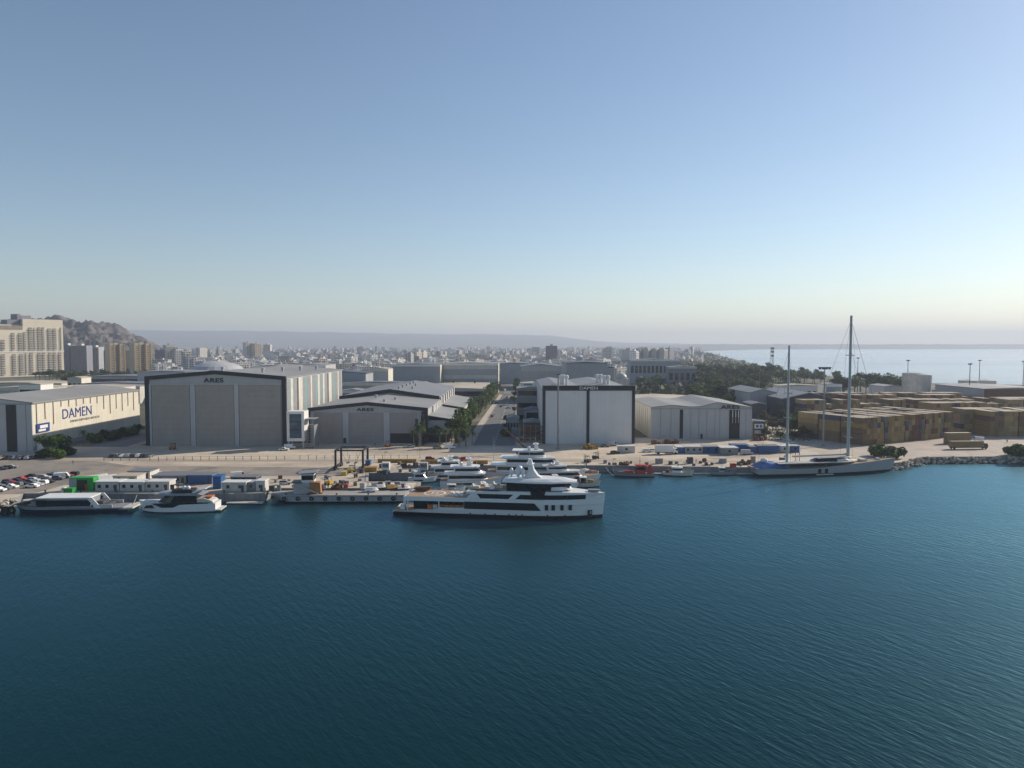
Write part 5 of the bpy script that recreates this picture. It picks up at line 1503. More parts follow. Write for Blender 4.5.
T = thing('mobile_crane', 'reddish truck crane with long boom lowered toward the left, behind the white yacht', 'crane', G(527, 458), pi - .2)
b = MB(); b.box(-3.5, 4, -1.2, 1.2, .9, 1.9); b.build('chassis', M['darkgrey'], T)
b = MB(); b.box(2.2, 4.4, -1.1, 1.1, 1.0, 2.9); b.build('cab', M['red'], T)
b = MB(); b.box(-2, .6, -1, 1, 1.9, 3.3); b.build('slewing_house', M['red'], T)
b = MB(); b.tube((-.6, 0, 3.1), (12.5, -14, 10.5), .55, .3, 6); b.tube((12.5, -14, 10.5), (12.5, -14, 5), .05, .05, 4); b.build('boom', M['brown'], T)
wheels(T, (-2.4, -.9, 2.8), 1.0, .55, .35)


def forklift(label, px_, py_, rz, m, name='forklift'):
    T = thing(name, label, 'forklift', G(px_, py_), rz)
    b = MB(); b.prof([(-1.6, .4), (.9, .4), (.9, 1.2), (-.4, 1.2), (-.6, 1.5), (-1.6, 1.4)], -.75, .75); b.build('body', m, T)
    b = MB()
    for x in (-1.0, .6):
        for s in (-.65, .65): b.tube((x, s, 1.2), (x * .8, s, 2.6), .06, n=4)
    b.box(-.9, .55, -.75, .75, 2.6, 2.7); b.build('cab_frame', M['black'], T)
    b = MB()
    for s in (-.5, .5): b.box(1.0, 1.15, s - .08, s + .08, .1, 3.2); b.box(1.15, 2.2, s - .07, s + .07, .12, .2)
    b.build('mast_and_forks', M['darkgrey'], T)
    wheels(T, (-1.0, .6), .7, .38, .3)
forklift('yellow forklift in front of the travel lift', 352, 472.5, .5, M['yellow'])
forklift('yellow forklift beside the brown tarpaulin of the control hut', 328, 484.5, 2.6, M['yellow'])
forklift('black telehandler right of the tallest white yacht', 596, 459, .6, M['black'])
forklift('dark telehandler on the pier before the white hall', 587, 462.5, 2.4, M['darkgrey'])
forklift('orange forklift at the foot of the pale hall', 388, 446.8, .2, M['orange'])
forklift('orange machine at the shaded foot of the largest hall left door', 173, 449.5, .2, M['orange'])

# travel lift
T = thing('travel_lift', 'dark blue wheeled boat hoist gantry standing on the sandy quay', 'boat hoist', G(352, 468))
w, d, h = 5.2, 4.6, 7.6
for x in (-w, w):
    for y in (-d, d):
        b = MB(); b.box(x - .35, x + .35, y - .35, y + .35, 1.2, h); o = b.build('leg', M['navy'], T)
        b = MB(); b.tube((x - .35, y - .9, .75), (x + .35, y - .9, .75), .75, n=12); b.tube((x - .35, y + .9, .75), (x + .35, y + .9, .75), .75, n=12); b.build('wheel', M['tyre'], o)
for y in (-d, d):
    b = MB(); b.box(-w + .36, w - .36, y - .25, y + .25, h - .35, h + .2); b.build('cross_beam', M['navy'], T)
for x in (-w, w):
    b = MB(); b.box(x - .3, x + .3, -d + .36, d - .36, 1.0, 1.6); b.box(x - .25, x + .25, -d + .36, d - .36, h - .4, h + .2); b.build('side_beam', M['navy'], T)
for x in (-3, 3):
    b = MB(); b.tube((x, -d, h - .5), (x * .5, -d * .3, 2.2), .06, n=4); b.tube((x, d, h - .5), (x * .5, d * .3, 2.2), .06, n=4); b.box(x * .5 - .5, x * .5 + .5, -d * .3, d * .3, 2.0, 2.2); b.build('lifting_sling', M['darkgrey'], T)
b = MB(); b.box(w + .4, w + 2.2, -2, .8, 1.4, 3.2); b.build('power_unit', M['blue'], T)

# ---------------------------------------------------------------- huts, cabins and tents on the quay
T = thing('control_hut', 'two storey quay control hut with grey overhanging roof and outside ramp', 'hut', G(305, 493.6), .12)
b = MB(); b.box(-3.6, 3.2, 0, 5, 0, 3.4); b.build('lower_wall', M['palegrey'], T)
b = MB(); b.box(-1.2, 2.8, .4, 4.6, 3.4, 6.2); b.build('upper_wall', M['white'], T)
b = MB(); b.prof([(-2.2, 6.2), (3.8, 6.6), (3.8, 6.85), (-2.2, 6.5)], -.6, 5.6); b.build('roof', M['roofgrey'], T)
b = MB(); b.box(-1.0, 2.6, .25, .38, 4.3, 5.7); b.build('window', M['glass'], T)
b = MB(); b.box(2.81, 2.95, .8, 4.2, 4.3, 5.7); b.build('window', M['glass'], T)
b = MB(); b.prof([(-3.4, 3.4), (-3.0, 3.4), (4.6, .1), (4.0, .1)], -1.3, -.1); b.build('ramp', M['offwhite'], T)
b = MB(); b.box(-4.2, -.9, -.4, 5, 3.42, 3.7); b.build('terrace', M['darkgrey'], T)
T = thing('tarpaulin_stack', 'brown tarpaulin covered stack beside the control hut', 'stack', G(315.5, 493), .12)
b = MB(); b.prof([(-1.7, 0), (1.9, 0), (1.6, 3.6), (-1.5, 3.8)], -1.4, 1.4); b.build('cover', M['orange'] if False else mat('rust_tarp', (.33, .15, .06), .8, .2, .7), T)
b = MB(); b.box(-2.3, 2.3, -1.8, 1.8, -.01, .16); b.build('pallet', M['brown'], T)


def cabin(label, px0, px1, py, h=2.9, d=4.0, wallm='offwhite', roofm='white', wins=3, name='site_cabin', rz=0.0, door=True, cat='cabin'):
    a, c = G(px0, py), G(px1, py); w = (c - a).length
    T = thing(name, label, cat, (a + c) / 2, rz)
    b = MB(); b.box(-w / 2, w / 2, 0, d, .1, h); b.build('wall', M[wallm], T)
    b = MB(); b.box(-w / 2 - .2, w / 2 + .2, -.3, d + .3, h + .003, h + .25); b.build('roof', M[roofm], T)
    for k in range(wins):
        x = -w / 2 + w * (k + .5) / wins
        b = MB(); b.box(x - .5, x + .5, -.06, -.005, 1.2, 2.2); b.build('window', M['glass'], T)
    if door:
        b = MB(); b.box(w / 2 - 1.6, w / 2 - .7, -.07, -.005, .15, 2.2); b.build('door', M['darkgrey'], T)
    return T
cabin('long white roofed cabin, first from the left behind the passenger yacht stern', 95.5, 119, 491.6, 3.1, 4.5, wins=3)
cabin('long white roofed cabin between two like it, behind the passenger yacht', 120, 144, 491.6, 3.0, 4.5, wins=3)
cabin('long white roofed cabin nearest the angular motor yacht', 145, 169.5, 491.2, 3.0, 4.5, wins=3)
cabin('white cabin with dark window right of the angular motor yacht', 222, 246, 492, 3.0, 4.2, wins=2)
cabin('small white block with blue gable between quay cabin and control hut', 256, 265, 491.6, 3.4, 3.6, 'offwhite', 'white', wins=1)
cabin('grey cabin joining the white cabin right of the motor yacht', 246.6, 255.6, 491.2, 2.8, 4, 'grey', 'palegrey', wins=1, door=False)
cabin('long low blue roofed cabin behind the white quay cabin', 231, 256, 484.5, 2.4, 5, 'darkgrey', 'roofblue', wins=3)
cabin('broad grey canvas roof behind the middle white cabin', 128, 150, 479, 2.6, 7, 'offwhite', 'roofblue', wins=2, name='market_shed', cat='shed')
cabin('low cream boat shed roof behind the first quay cabins', 113, 137, 484, 2.6, 6, 'offwhite', 'creamroof', wins=2, name='market_shed', cat='shed')
cabin('wide blue grey shed roof behind the third quay cabin', 152, 186, 484, 2.7, 8, 'grey', 'roofblue', wins=2, name='market_shed', cat='shed')
cabin('blue grey shed roof behind the angular motor yacht', 188, 212, 484, 2.9, 6, 'blue', 'roofblue', wins=0, name='market_shed', cat='shed')
cabin('bright blue sided canopy beside the motor yacht stern', 213, 221, 489, 4.0, 4, 'blue', 'blue', wins=0, name='canopy', door=False, cat='canopy')
cabin('white site container on the sandy quay before the right gap', 618, 635, 453, 2.9, 2.6, 'offwhite', 'white', wins=1, name='site_container', door=False)
# small blue and white containers east of the truck
for k, (p0, p1, wm, rm, h, d, lab) in enumerate((
    (676.5, 684, 'blue', 'white', 2.7, 5, 'blue store container with a white roof, next to the white box truck'), (685, 703, 'bluegrey', 'offwhite', 2.8, 6, 'wide open sided store with a pale roof in the container row'),
    (704, 720, 'blue', 'rooflight', 2.9, 6, 'blue container with a white awning, middle of the container row'), (721, 738, 'grey', 'white', 3.0, 6, 'grey container with a broad white roof in the blue row'),
    (732, 749, 'blue', 'blue', 2.8, 5, 'deep blue container with a blue lid, left of the silver van'), (750, 757, 'blue', 'roofblue', 2.8, 4, 'narrow blue container behind the silver van'),
    (758, 779, 'blue', 'roofblue', 3.2, 5, 'tall blue container pair near the first sailing mast'), (780, 790, 'offwhite', 'white', 2.8, 4, 'white container at the first sailing mast'), (791, 799.5, 'blue', 'palegrey', 2.8, 4, 'last blue container right of the first sailing mast'))):
    cabin(lab, p0, p1, 453.5 - (1.8 if k == 4 else 0) + (1.5 if k == 3 else 0) - (1.0 if k in (7, 8) else 0), h, d, wm, rm, wins=(0, 3, 2, 1, 0, 0, 0, 1, 1)[k], name='store_container', door=False, cat='container')

T = thing('green_container', 'bright green kiosk container with dark open front, behind the passenger yacht roof', 'container', G(81, 491.3))
b = MB(); b.box(-4.0, 3.9, .3, 3.4, 0, 4.4); b.build('box', M['green'], T)
b = MB(); b.box(-3.9, -1.6, .2, .28, .3, 4.1); b.build('blue_panel', M['bluegrey'], T)
b = MB(); b.box(-1.3, 1.9, .2, .28, .3, 3.7); b.build('open_front', M['black'], T)
b = MB(); b.box(1.2, 2.0, .1, .18, .3, 2.2); b.build('red_counter', M['red'], T)
T = thing('green_skip', 'small green skip on the quay left of the green kiosk container', 'skip', G(69.5, 494))
b = MB(); b.loft([(-1.2, -.9, .1), (1.2, -.9, .1), (1.2, .9, .1), (-1.2, .9, .1)], [(-1.6, -1, 2.0), (1.6, -1, 2.0), (1.6, 1, 2.0), (-1.6, 1, 2.0)]); b.build('tub', M['green'], T)
T = thing('water_tank', 'white plastic tank beside the small green skip', 'tank', G(64.5, 494))
b = MB(); b.lathe((0, 0, 0), [(.9, 0), (1.0, .2), (1.0, 1.7), (.5, 2.2)], 14); b.build('body', M['white'], T)

# upturned hulls and covered dinghies on the quay
def covered_boat(label, px_, py_, rz, L_, m, name='covered_boat', h=1.5):
    T = thing(name, label, 'boat', G(px_, py_), rz)
    b = MB()
    A = plan(-L_ / 2, L_ / 2, 1.3, L_ * .4); C = plan(-L_ / 2 + .2, L_ / 2 - .8, .5, L_ * .3)
    b.loft([(x, y, .5) for x, y in A], [(x, y, h) for x, y in C]); b.build('cover', m, T)
    b = MB()
    for x in (-L_ * .3, L_ * .15): b.box(x - .15, x + .15, -1, 1, 0, .5)
    b.build('trestle', M['darkgrey'], T)
covered_boat('long cream covered boat laid up right of the green kiosk', 96, 481.5, .9, 9, M['offwhite'], h=2.4)
covered_boat('cream covered dinghy behind the first cabin roof', 108, 480.5, .7, 7, M['white'], h=2.0)
covered_boat('white dinghy on trestles behind the low cream shed', 165, 475.5, .2, 4.5, M['white'])
covered_boat('white jet boat floating off the passenger yacht stern', 112, 496.5, pi, 5.5, M['white']) if False else None
for k, (q, y, rz, L_, mm, lab) in enumerate((
    (372, 491.5, .1, 4.2, 'white', 'white boxy dinghy at the pier corner'), (381, 488.5, .5, 3.6, 'palegrey', 'grey dinghy behind the pier corner'), (393, 489, .4, 4.5, 'boom', 'tan covered dinghy left of the helideck'),
    (404, 489.5, .2, 4.2, 'white', 'white covered dinghy at the helideck edge'), )):
    covered_boat(lab, q, y, rz, L_, M[mm], h=1.4)
# service carts and small cabins along the finger pier
for k, (q, y, mm, lab) in enumerate(((386, 474.6, 'white', 'white lift tower cabin on the near finger pier'), (424, 474.8, 'palegrey', 'grey lift tower cabin on the near finger pier end'))):
    T = thing('dock_cabin', lab, 'cabin', G(q, y))
    b = MB(); b.box(-1.4, 1.4, -1.2, 1.2, 1.9, 4.6); b.build('cab', M[mm], T)
    b = MB(); b.box(-1.1, 1.1, -1.26, -1.21, 2.8, 4.1); b.build('window', M['bluglass'], T)
    b = MB(); b.box(-1.0, .4, -1.0, 1.0, 0, 1.9); b.build('pedestal', M['darkgrey'], T)
for k, (q, y, sx, sz, mm, lab) in enumerate(((375, 487, 1.8, 1.5, 'palegrey', 'pale crate stack at the pier corner'), (388, 486, 1.8, 1.5, 'steel', 'steel rack behind the helideck'), (398, 487, 1.9, 1.7, 'grey', 'grey pump box near the helideck'), (404, 487.5, 1.6, 1.4, 'palegrey', 'pale locker behind the helideck'),
                                         (363, 489, 1.7, 1.9, 'palegrey', 'grey locker near the flag pole'), (337, 488.5, 2.6, 1.7, 'brown', 'brown pallet heap right of the control hut'), (322, 489.5, 2.2, 1.3, 'darkgrey', 'dark pallet heap at the tarpaulin stack'), (346, 488, 1.5, 1.2, 'red', 'red drum crate on the quay'),
                                         (371, 471, 4.6, 1.5, 'boom', 'ochre pontoon block near the travel lift'), (362, 473, 1.6, 1.5, 'maroon', 'dark red crate near the travel lift'), (344, 475, 1.8, 1.1, 'yellow', 'yellow trailer bed near the travel lift'), (381, 468, 1.4, 1.4, 'darkgrey', 'dark drum by the ochre booms'),
                                         (272, 491, 1.6, 1.6, 'darkgrey', 'dark bin right of the small white block'), (279, 491, 1.2, 1.9, 'grey', 'grey bin left of the control hut'), (624, 465, 3.2, 1.5, 'brown', 'brown net heap behind the red workboat'), (659, 463.5, 2.4, 1.9, 'grey', 'grey winch box at the quay edge'),
                                         (690, 463.5, 2.0, 2.4, 'darkgrey', 'dark winch at the quay edge'), (723, 463, 2.6, 1.7, 'grey', 'grey equipment box at the quay edge'), (745, 464.5, 3.0, 1.9, 'brown', 'brown net heap left of the sailing yacht'), (753, 463, 1.6, 2.6, 'grey', 'grey cabinet at the sailing yacht stern'),
                                         (733, 467.5, 2.0, 1.5, 'red', 'red fender stack at the quay edge'), (782, 462, 2.2, 1.6, 'darkgrey', 'dark crate behind the sailing yacht'), (590, 449, 6.5, 2.6, 'boom', 'ochre scrap heap at the white hall door'), (660, 444, 9, 2.6, 'terrac', 'rust red scrap heap before the pale hall'),
                                         (672, 443.5, 7, 2.2, 'brown', 'brown scrap heap before the pale hall'), (760, 440.5, 7, 2.6, 'terrac', 'rusty heap before the sign booth'))):
    nm = 'scrap_heap' if 'heap' in lab else 'crate' if 'crate' in lab or 'block' in lab else 'equipment_box'
    T = thing(nm, lab, nm.replace('_', ' '), G(q, y), RND.uniform(-.3, .3))
    mm = M[mm] if mm in M else M['brown']
    b = MB()
    if nm == 'scrap_heap':
        for j in range(16):
            b.obox((RND.uniform(-.5, .5) * sx, RND.uniform(-1.3, 1.3), 0), RND.uniform(.5, 1.6), RND.uniform(.4, 1.2), sz * RND.uniform(.3, 1), RND.uniform(0, 3), RND.uniform(-.3, .3))
    else:
        b.box(-sx / 2, sx / 2, -sx * .4, sx * .4, .12, sz); b.box(-sx * .4, sx * .4, -sx * .3, sx * .3, 0, .12)
        b.box(-sx / 2 - .06, sx / 2 + .06, -sx * .4 - .06, sx * .4 + .06, sz + .003, sz + .14)
    b.build('body' if nm != 'scrap_heap' else 'heap', mm, T)

# loose gear on the piers
RG = random.Random(5); lot = []
KINDS_ = (('crate', 'wooden crate', 'brown'), ('crate', 'grey crate', 'grey'), ('drum', 'blue drum', 'blue'), ('drum', 'dark drum', 'darkgrey'), ('pallet_stack', 'pallet stack', 'lorrybox'), ('pallet_stack', 'grey pallet stack', 'grey'), ('tool_chest', 'dark tool chest', 'darkgrey'), ('cable_reel', 'cable reel', 'brown'))
for where, p0, p1, y0, y1, n_ in (('on the front pier', 366, 408, 485, 489.5, 10), ('on the finger pier', 376, 412, 471.5, 474, 8), ('on the quay by the booms', 385, 486, 464.5, 467, 14), ('on the open quay beside the control hut', 325, 362, 477, 488, 10), ('on the quay between cabins and hut', 262, 290, 478, 488, 8), ('on the quay behind the workboats', 605, 752, 460, 467, 18), ('behind the long cabins', 92, 215, 478, 481, 12)):
    for k in range(n_):
        nm, w, mm = RG.choice(KINDS_); p = G(RG.uniform(p0, p1), RG.uniform(y0, y1)); s = RG.uniform(.8, 1.7)
        T = thing(nm, w, nm.replace('_', ' '), p, RG.uniform(0, 3), 'loose gear on the piers')
        b = MB()
        if nm == 'drum': b.lathe((0, 0, 0), [(.3, 0), (.33, .05), (.33, .9), (.3, .95)], 12); b.lathe((.7, .1, 0), [(.3, 0), (.33, .05), (.33, .9), (.3, .95)], 12)
        elif nm == 'cable_reel': b.tube((0, -.5, .8), (0, -.4, .8), .8, n=14); b.tube((0, .4, .8), (0, .5, .8), .8, n=14); b.tube((0, -.4, .8), (0, .4, .8), .4, n=10)
        elif nm == 'pallet_stack':
            for j in range(int(3 + 4 * s)): b.obox((RG.uniform(-.05, .05), 0, .16 * j), 1.2, 1.0, .12, RG.uniform(-.06, .06))
        else: b.obox((0, 0, .1), s, s * .8, s * .75); b.obox((0, 0, 0), s * .9, s * .7, .1); b.obox((0, 0, .1 + s * .75), s * 1.04, s * .84, .06)
        b.build('body', M[mm], T); lot.append((T, '%s %s' % (w, where)))
number(lot)
# float booms, fences, pontoon, tyres, gangway
for k, (p0, p1, y) in enumerate(((378, 417, 462.4), (421, 460, 463.3), (474, 488, 463.8))):
    a, c = G(p0, y), G(p1, y); T = thing('float_boom', 'long ochre floating boom laid on the quay, %s of three in line' % ('left one', 'middle one', 'short right one')[k], 'boom', a, 0)
    b = MB(); n = 9
    for j in range(n):
        p = (c - a) * (j / n); q = (c - a) * ((j + .9) / n); b.tube((p.x, p.y, .75), (q.x, q.y, .75), .75, n=8)
    b.build('float', M['boom'], T)
T = thing('guard_fence', 'long low post and rail fence between sandy quay and the halls', 'fence', G(110, 460.5))
pts = [G(104, 461), G(150, 460.8), G(300, 459.6), G(420, 458.8)]
n = 0
for p, q in zip(pts, pts[1:]):
    for k in range(int((q - p).length / 3.4)):
        c = p.lerp(q, k * 3.4 / (q - p).length); b = MB(); b.box(c.x - .09, c.x + .09, c.y - .09, c.y + .09, GZ, GZ + 1.7); b.build('post', M['darkgrey'], T, world=True); n += 1
b = MB()
for p, q in zip(pts, pts[1:]):
    for z in (.7, 1.55): b.tube(p + Vector((0, 0, z)), q + Vector((0, 0, z)), .045, n=4)
b.build('rail', M['grey'], T, world=True)
for k, (p0, p1, yy, lab) in enumerate(((134, 170, 503.2, 'pale floating pontoon between the passenger yacht and the motor yacht'), (226, 262, 503, 'pale floating pontoon right of the motor yacht'), (634, 668, 473.5, 'pale floating pontoon between the red workboat and the launch'), (694, 757, 473.6, 'pale floating pontoon behind the small grey launch'))):
    a, c = G(p0, yy, .5), G(p1, yy, .5)
    T = thing('pontoon', lab, 'pontoon', (a.x, a.y, 0), atan2(c.y - a.y, c.x - a.x)); Lp = (c - a).length
    b = MB(); b.box(0, Lp, 0, 2.2, .25, .55); b.build('decking', M['offwhite'], T)
    b = MB()
    for j in range(int(Lp / 2.5)): b.box(j * 2.5 + .2, j * 2.5 + 2.0, .15, 2.05, -.4, .24)
    b.build('float', M['darkgrey'], T)
for k, q in enumerate((3.5, 8.5, 13.5)):
    p = G(q - 2, 510.3, .9); T = thing('tyre_fender', '%s black tyre fender on the rocky quay corner, from the left' % ordw(k), 'tyre fender', (p.x, p.y - .3, .9), .2, 'tyre fenders on the quay corner')
    b = MB(); b.ring((0, 0, 0), .95, .42, 'y', 16, 8); b.build('tyre', M['tyre'], T)

# bollards along the quay edge
lot = []
for (p, q) in zip(HARB[4:20], HARB[5:20]):
    Ls = sqrt((q[0] - p[0]) ** 2 + (q[1] - p[1]) ** 2)
    if Ls < 20: continue
    for k in range(int(Ls / 11)):
        t = (k + .5) / int(Ls / 11); d_ = Vector((q[0] - p[0], q[1] - p[1])).normalized()
        o = MB().lathe((0, 0, 0), [(.28, 0), (.2, .15), (.2, .55), (.36, .62), (.34, .8), (.1, .86)], 10).build('bollard', M['darkgrey'])
        o.location = (p[0] + (q[0] - p[0]) * t - d_.y * 1.8, p[1] + (q[1] - p[1]) * t + d_.x * 1.8, GZ + .003); tag(o, None, 'bollard', 'bollards along the quay edge'); lot.append((o, 'dark mooring bollard on the quay edge'))
number(lot)
# poles
def pole(label, px_, py_, top, r=.16, heads=(), name='lamp_post', base=None, cat='lamp post', y=None, m='steel'):
    p = G(px_, py_) if y is None else Vector((X(px_, y), y, GZ)); h = Zp(top, p.y) - GZ
    T = thing(name, label, cat, p)
    b = MB(); b.tube((0, 0, 0), (0, 0, h), r, r * .55, 8); b.tube((0, 0, 0), (0, 0, .5), r * 2, r * 2, 8); b.build('post', M[m], T)
    for hd in heads:
        b = MB(); b.obox((hd[0], 0, h + hd[1]), hd[2], .5, hd[3]); b.build('lamp_head', M['darkgrey'], T)
    return T, h
pole('tall bare light mast standing before the tall white hall', 558, 449, 375, .55, [(0, 0, 1.4, .5)], m='grey')
pole('tall floodlight mast with a crossbar of lamps behind the sailing yacht', 823, 446, 367.5, .45, [(-2.2, -.9, 1, 1), (-.8, -.9, 1, 1), (.8, -.9, 1, 1), (2.2, -.9, 1, 1), (0, -.2, 6, .4)], 'floodlight_mast', cat='light mast', m='grey')
for k, (q, top, y) in enumerate(((907, 360.5, 640), (969, 364, 560), (978.5, 360.5, 700), (1022.5, 361.5, 640), (857, 358, 720))):
    pole('%s from the left of the thin harbour floodlight masts against the sea' % ordw(k), q, 0, top, .4, [(0, -.2, 3.2, .7), (0, -.6, 2.2, .4)], 'floodlight_mast', cat='light mast', y=y, m='darkgrey')
for k, (q, py_, top) in enumerate(((363, 491.5, 470), (493.7, 462, 437), (501, 420, 398), (420, 458.5, 436), (385, 462, 452), (613, 471, 459), (523.5, 449, 417), (663, 446, 436), (634, 452, 455), (518, 440, 420))):
    if k == 8: continue
    pole('thin lamp post ' + ('at the pier corner', 'before the avenue mouth', 'halfway up the avenue', 'under the first palms', 'behind the ochre booms', 'left of the red workboat', 'at the dark shed', '', '', 'by the roadside bushes')[k] if k != 7 else 'thin lamp post before the pale right hall', q, py_, top, .09, [(.5, -.1, 1.2, .2)])
T = thing('lattice_tower', 'red brown lattice radio tower rising out of the seaside wood', 'radio tower', (X(771, 640), 640, GZ))
b = MB(); h = Zp(347.5, 640) - GZ
for i, (sx, sy) in enumerate(((-1, -1), (1, -1), (1, 1), (-1, 1))):
    b.tube((sx * 1.6, sy * 1.6, 0), (sx * .9, sy * .9, h), .14, .1, 4)
for k in range(14):
    z0, z1 = h * k / 14, h * (k + 1) / 14; w0 = 1.6 - .7 * k / 14; s = 1 if k % 2 else -1
    b.tube((-s * w0, -w0, z0), (s * w0, -w0, z1), .09, n=4); b.tube((w0, -s * w0, z0), (w0, s * w0, z1), .09, n=4); b.tube((-w0, -w0, z1), (w0, -w0, z1), .08, n=4)
b.build('lattice', M['darkgrey'], T)
b = MB()
for z in (h - 1.5, h - 4.5, h - 8): b.obox((0, -1.3, z), 2.6, .5, 1.6)
b.build('antenna_panel', M['grey'], T)
T = thing('antenna_mast', 'slim antenna pole with a small dish left of the lattice tower', 'antenna', (X(759, 620), 620, GZ))
b = MB(); b.tube((0, 0, 0), (0, 0, 26), .25, .12, 5); b.build('post', M['grey'], T)
b = MB(); b.ball((0, -.5, 26), 1.1, .8); b.build('dish', M['darkgrey'], T)

# people
def person_mesh(name, stride, arm):
    me = bpy.data.meshes.new(name)
    V = [(0, 0, .95), (0, 0, 1.2), (0, 0, 1.42), (0, 0, 1.52), (.02, 0, 1.66), (.02, 0, 1.76), (0, .19, 1.4), (.05 + arm, .25, 1.13), (.14 + arm, .23, .88), (0, -.19, 1.4), (-.03 - arm, -.25, 1.13), (.06 - arm, -.23, .88),
         (0, .1, .9), (stride * .5, .1, .5), (stride, .1, .08), (stride + .17, .1, .05), (0, -.1, .9), (-stride * .3, -.1, .5), (-stride, -.1, .08), (-stride + .17, -.1, .05)]
    Rr = [.15, .14, .15, .06, .1, .08, .07, .05, .04, .07, .05, .04, .1, .07, .05, .04, .1, .07, .05, .04]
    E_ = [(0, 1), (1, 2), (2, 3), (3, 4), (4, 5), (2, 6), (6, 7), (7, 8), (2, 9), (9, 10), (10, 11), (0, 12), (12, 13), (13, 14), (14, 15), (0, 16), (16, 17), (17, 18), (18, 19)]
    me.from_pydata(V, E_, [])
    o = bpy.data.objects.new(name, me); COL.objects.link(o)
    md = o.modifiers.new('s', 'SKIN'); s2 = o.modifiers.new('d', 'SUBSURF'); s2.levels = 1; s2.render_levels = 1
    for i, v in enumerate(me.skin_vertices[0].data):
        v.radius = (Rr[i], Rr[i] * (1.15 if i in (0, 1, 2) else 1)); v.use_root = i == 0
    dg = bpy.context.evaluated_depsgraph_get(); r = bpy.data.meshes.new_from_object(o.evaluated_get(dg)); bpy.data.objects.remove(o)
    r.materials.clear(); r.materials.append(M['cloth']); r.materials.append(M['skin']); r.materials.append(M['hivis'])
    return r
PM = [person_mesh('person_body', .22, .08), person_mesh('person_body', .04, .0)]
def person(label, px_, py_, rz, k, vest=False, z=GZ):
    p = G(px_, py_, z)
    me = PM[k].copy()
    for f in me.polygons:
        zc = f.center.z
        f.material_index = 1 if zc > 1.55 or (abs(f.center.y) > .2 and zc < .95) else (2 if vest and .95 < zc <= 1.5 else 0)
    o = bpy.data.objects.new('person', me); COL.objects.link(o); o.location = p; o.rotation_euler = (0, 0, rz)
    tag(o, label, 'person', 'people on the quay')
for lab, q, y, rz, k, v in (('person in dark clothes walking alone across the sandy quay left', 73, 464.5, 1.2, 0, False), ('person in an orange vest standing by the travel lift', 334, 470, 2, 1, True), ('person in dark clothes standing at the pier corner', 368, 487, .4, 1, False),
                       ('person in dark clothes beside the ochre dinghy', 389, 486.5, 2.2, 1, False), ('person in an orange vest walking near the red workboat', 640, 462, 3, 0, True), ('person in dark clothes at the quay edge winch', 696, 463, .3, 0, False),
                       ('person in dark clothes near the control hut', 261, 478, 1.1, 0, False), ('person in dark clothes before the lower hall', 375, 446.5, 1.1, 0, False), ('person in dark clothes in the open container yard', 1007, 443, 1.1, 0, False), ('person in an orange vest beside the container lorry', 1010, 450, 1.1, 1, True)):
    person(lab, q, y, rz, k, v)

# ---------------------------------------------------------------- container yard
def cont_mesh(name, L_=12.2):
    b = MB()
    b.box(-1.2, 1.2, .06, L_ - .06, .08, 2.55)
    for x in (-1.22, 1.1):                                  # corner posts, doors and locking bars on the near end
        b.box(x, x + .12, 0, .14, 0, 2.6)
    b.box(-1.1, 1.1, .0, .1, 0, .12); b.box(-1.1, 1.1, .0, .1, 2.48, 2.6)
    for x in (-.62, -.25, .25, .62): b.box(x - .03, x + .03, .01, .059, .12, 2.48)
    for k in range(20): b.box(-1.24, 1.24, .5 + k * .58, .75 + k * .58, .1, 2.5)
    return b.mesh(name, M['boxpaint'])
CM = cont_mesh('container_shell')
bt = MB(); bt.box(-1.22, 1.22, 0, 12.2, 2.56, 2.6); CT = bt.mesh('container_roof', M['dusty_glare_roof'])  # top sheet paler than the sides, dust and sun glare in its colour
CCOL = {'ochre': (.27, .175, .068), 'dull yellow': (.31, .225, .11), 'maroon': (.13, .06, .05), 'brown': (.17, .11, .06), 'dark blue': (.05, .055, .09), 'grey': (.15, .14, .14), 'rust red': (.16, .07, .05)}
CW = ['ochre'] * 6 + ['dull yellow'] * 5 + ['brown'] * 3 + ['maroon'] * 1 + ['rust red', 'dark blue', 'grey']
NCON = [0]


def container(p, rz, colr, label, group, top):
    o = bpy.data.objects.new('shipping_container', CM); COL.objects.link(o)
    o.location = p; o.rotation_euler = (0, 0, rz); o.color = (*scl(CCOL[colr], RND.uniform(.8, 1.2)), 1)
    tag(o, label, 'container', group)
    if top:
        r = bpy.data.objects.new('roof', CT); COL.objects.link(r); r.parent = o; r.location = (0, 0, .004)
    NCON[0] += 1


def stack(p0, direction, n, heights, where, group, rows=1, stuff=None):
    """n columns side by side along a line, container ends to the camera; later rows go to one mass"""
    d = Vector((cos(direction), sin(direction), 0)); nrm = Vector((-d.y, d.x, 0))
    rz = direction
    blk = None
    NAMES = ('bottom', 'second', 'third', 'fourth', 'fifth')
    off = 0
    for i in range(n):
        if i and i % 6 == 0: off += .7
        if blk is None or RND.random() < .45: blk = RND.choice(CW)
        for j in range(heights(i)):
            c = blk if RND.random() < .6 else RND.choice(CW)
            container(p0 + d * (2.5 * i + off) + Vector((0, 0, 2.605 * j)) + nrm * RND.uniform(-.25, .25), rz, c, '%s container, %s tier, %s column from left, %s' % (c, NAMES[j], ordw(i), where), group, j == heights(i) - 1)
        for r in range(1, rows):
            t = max(3, heights(i) - (RND.random() < .3))
            for j in range(t):
                if j < t - 1 and 0 < i < n - 1 and r < rows - 1: continue
                stuff.append((p0 + d * (2.5 * i + off) + nrm * (12.9 * r) + Vector((0, 0, 2.605 * j)), rz, RND.choice(CW), j == t - 1))


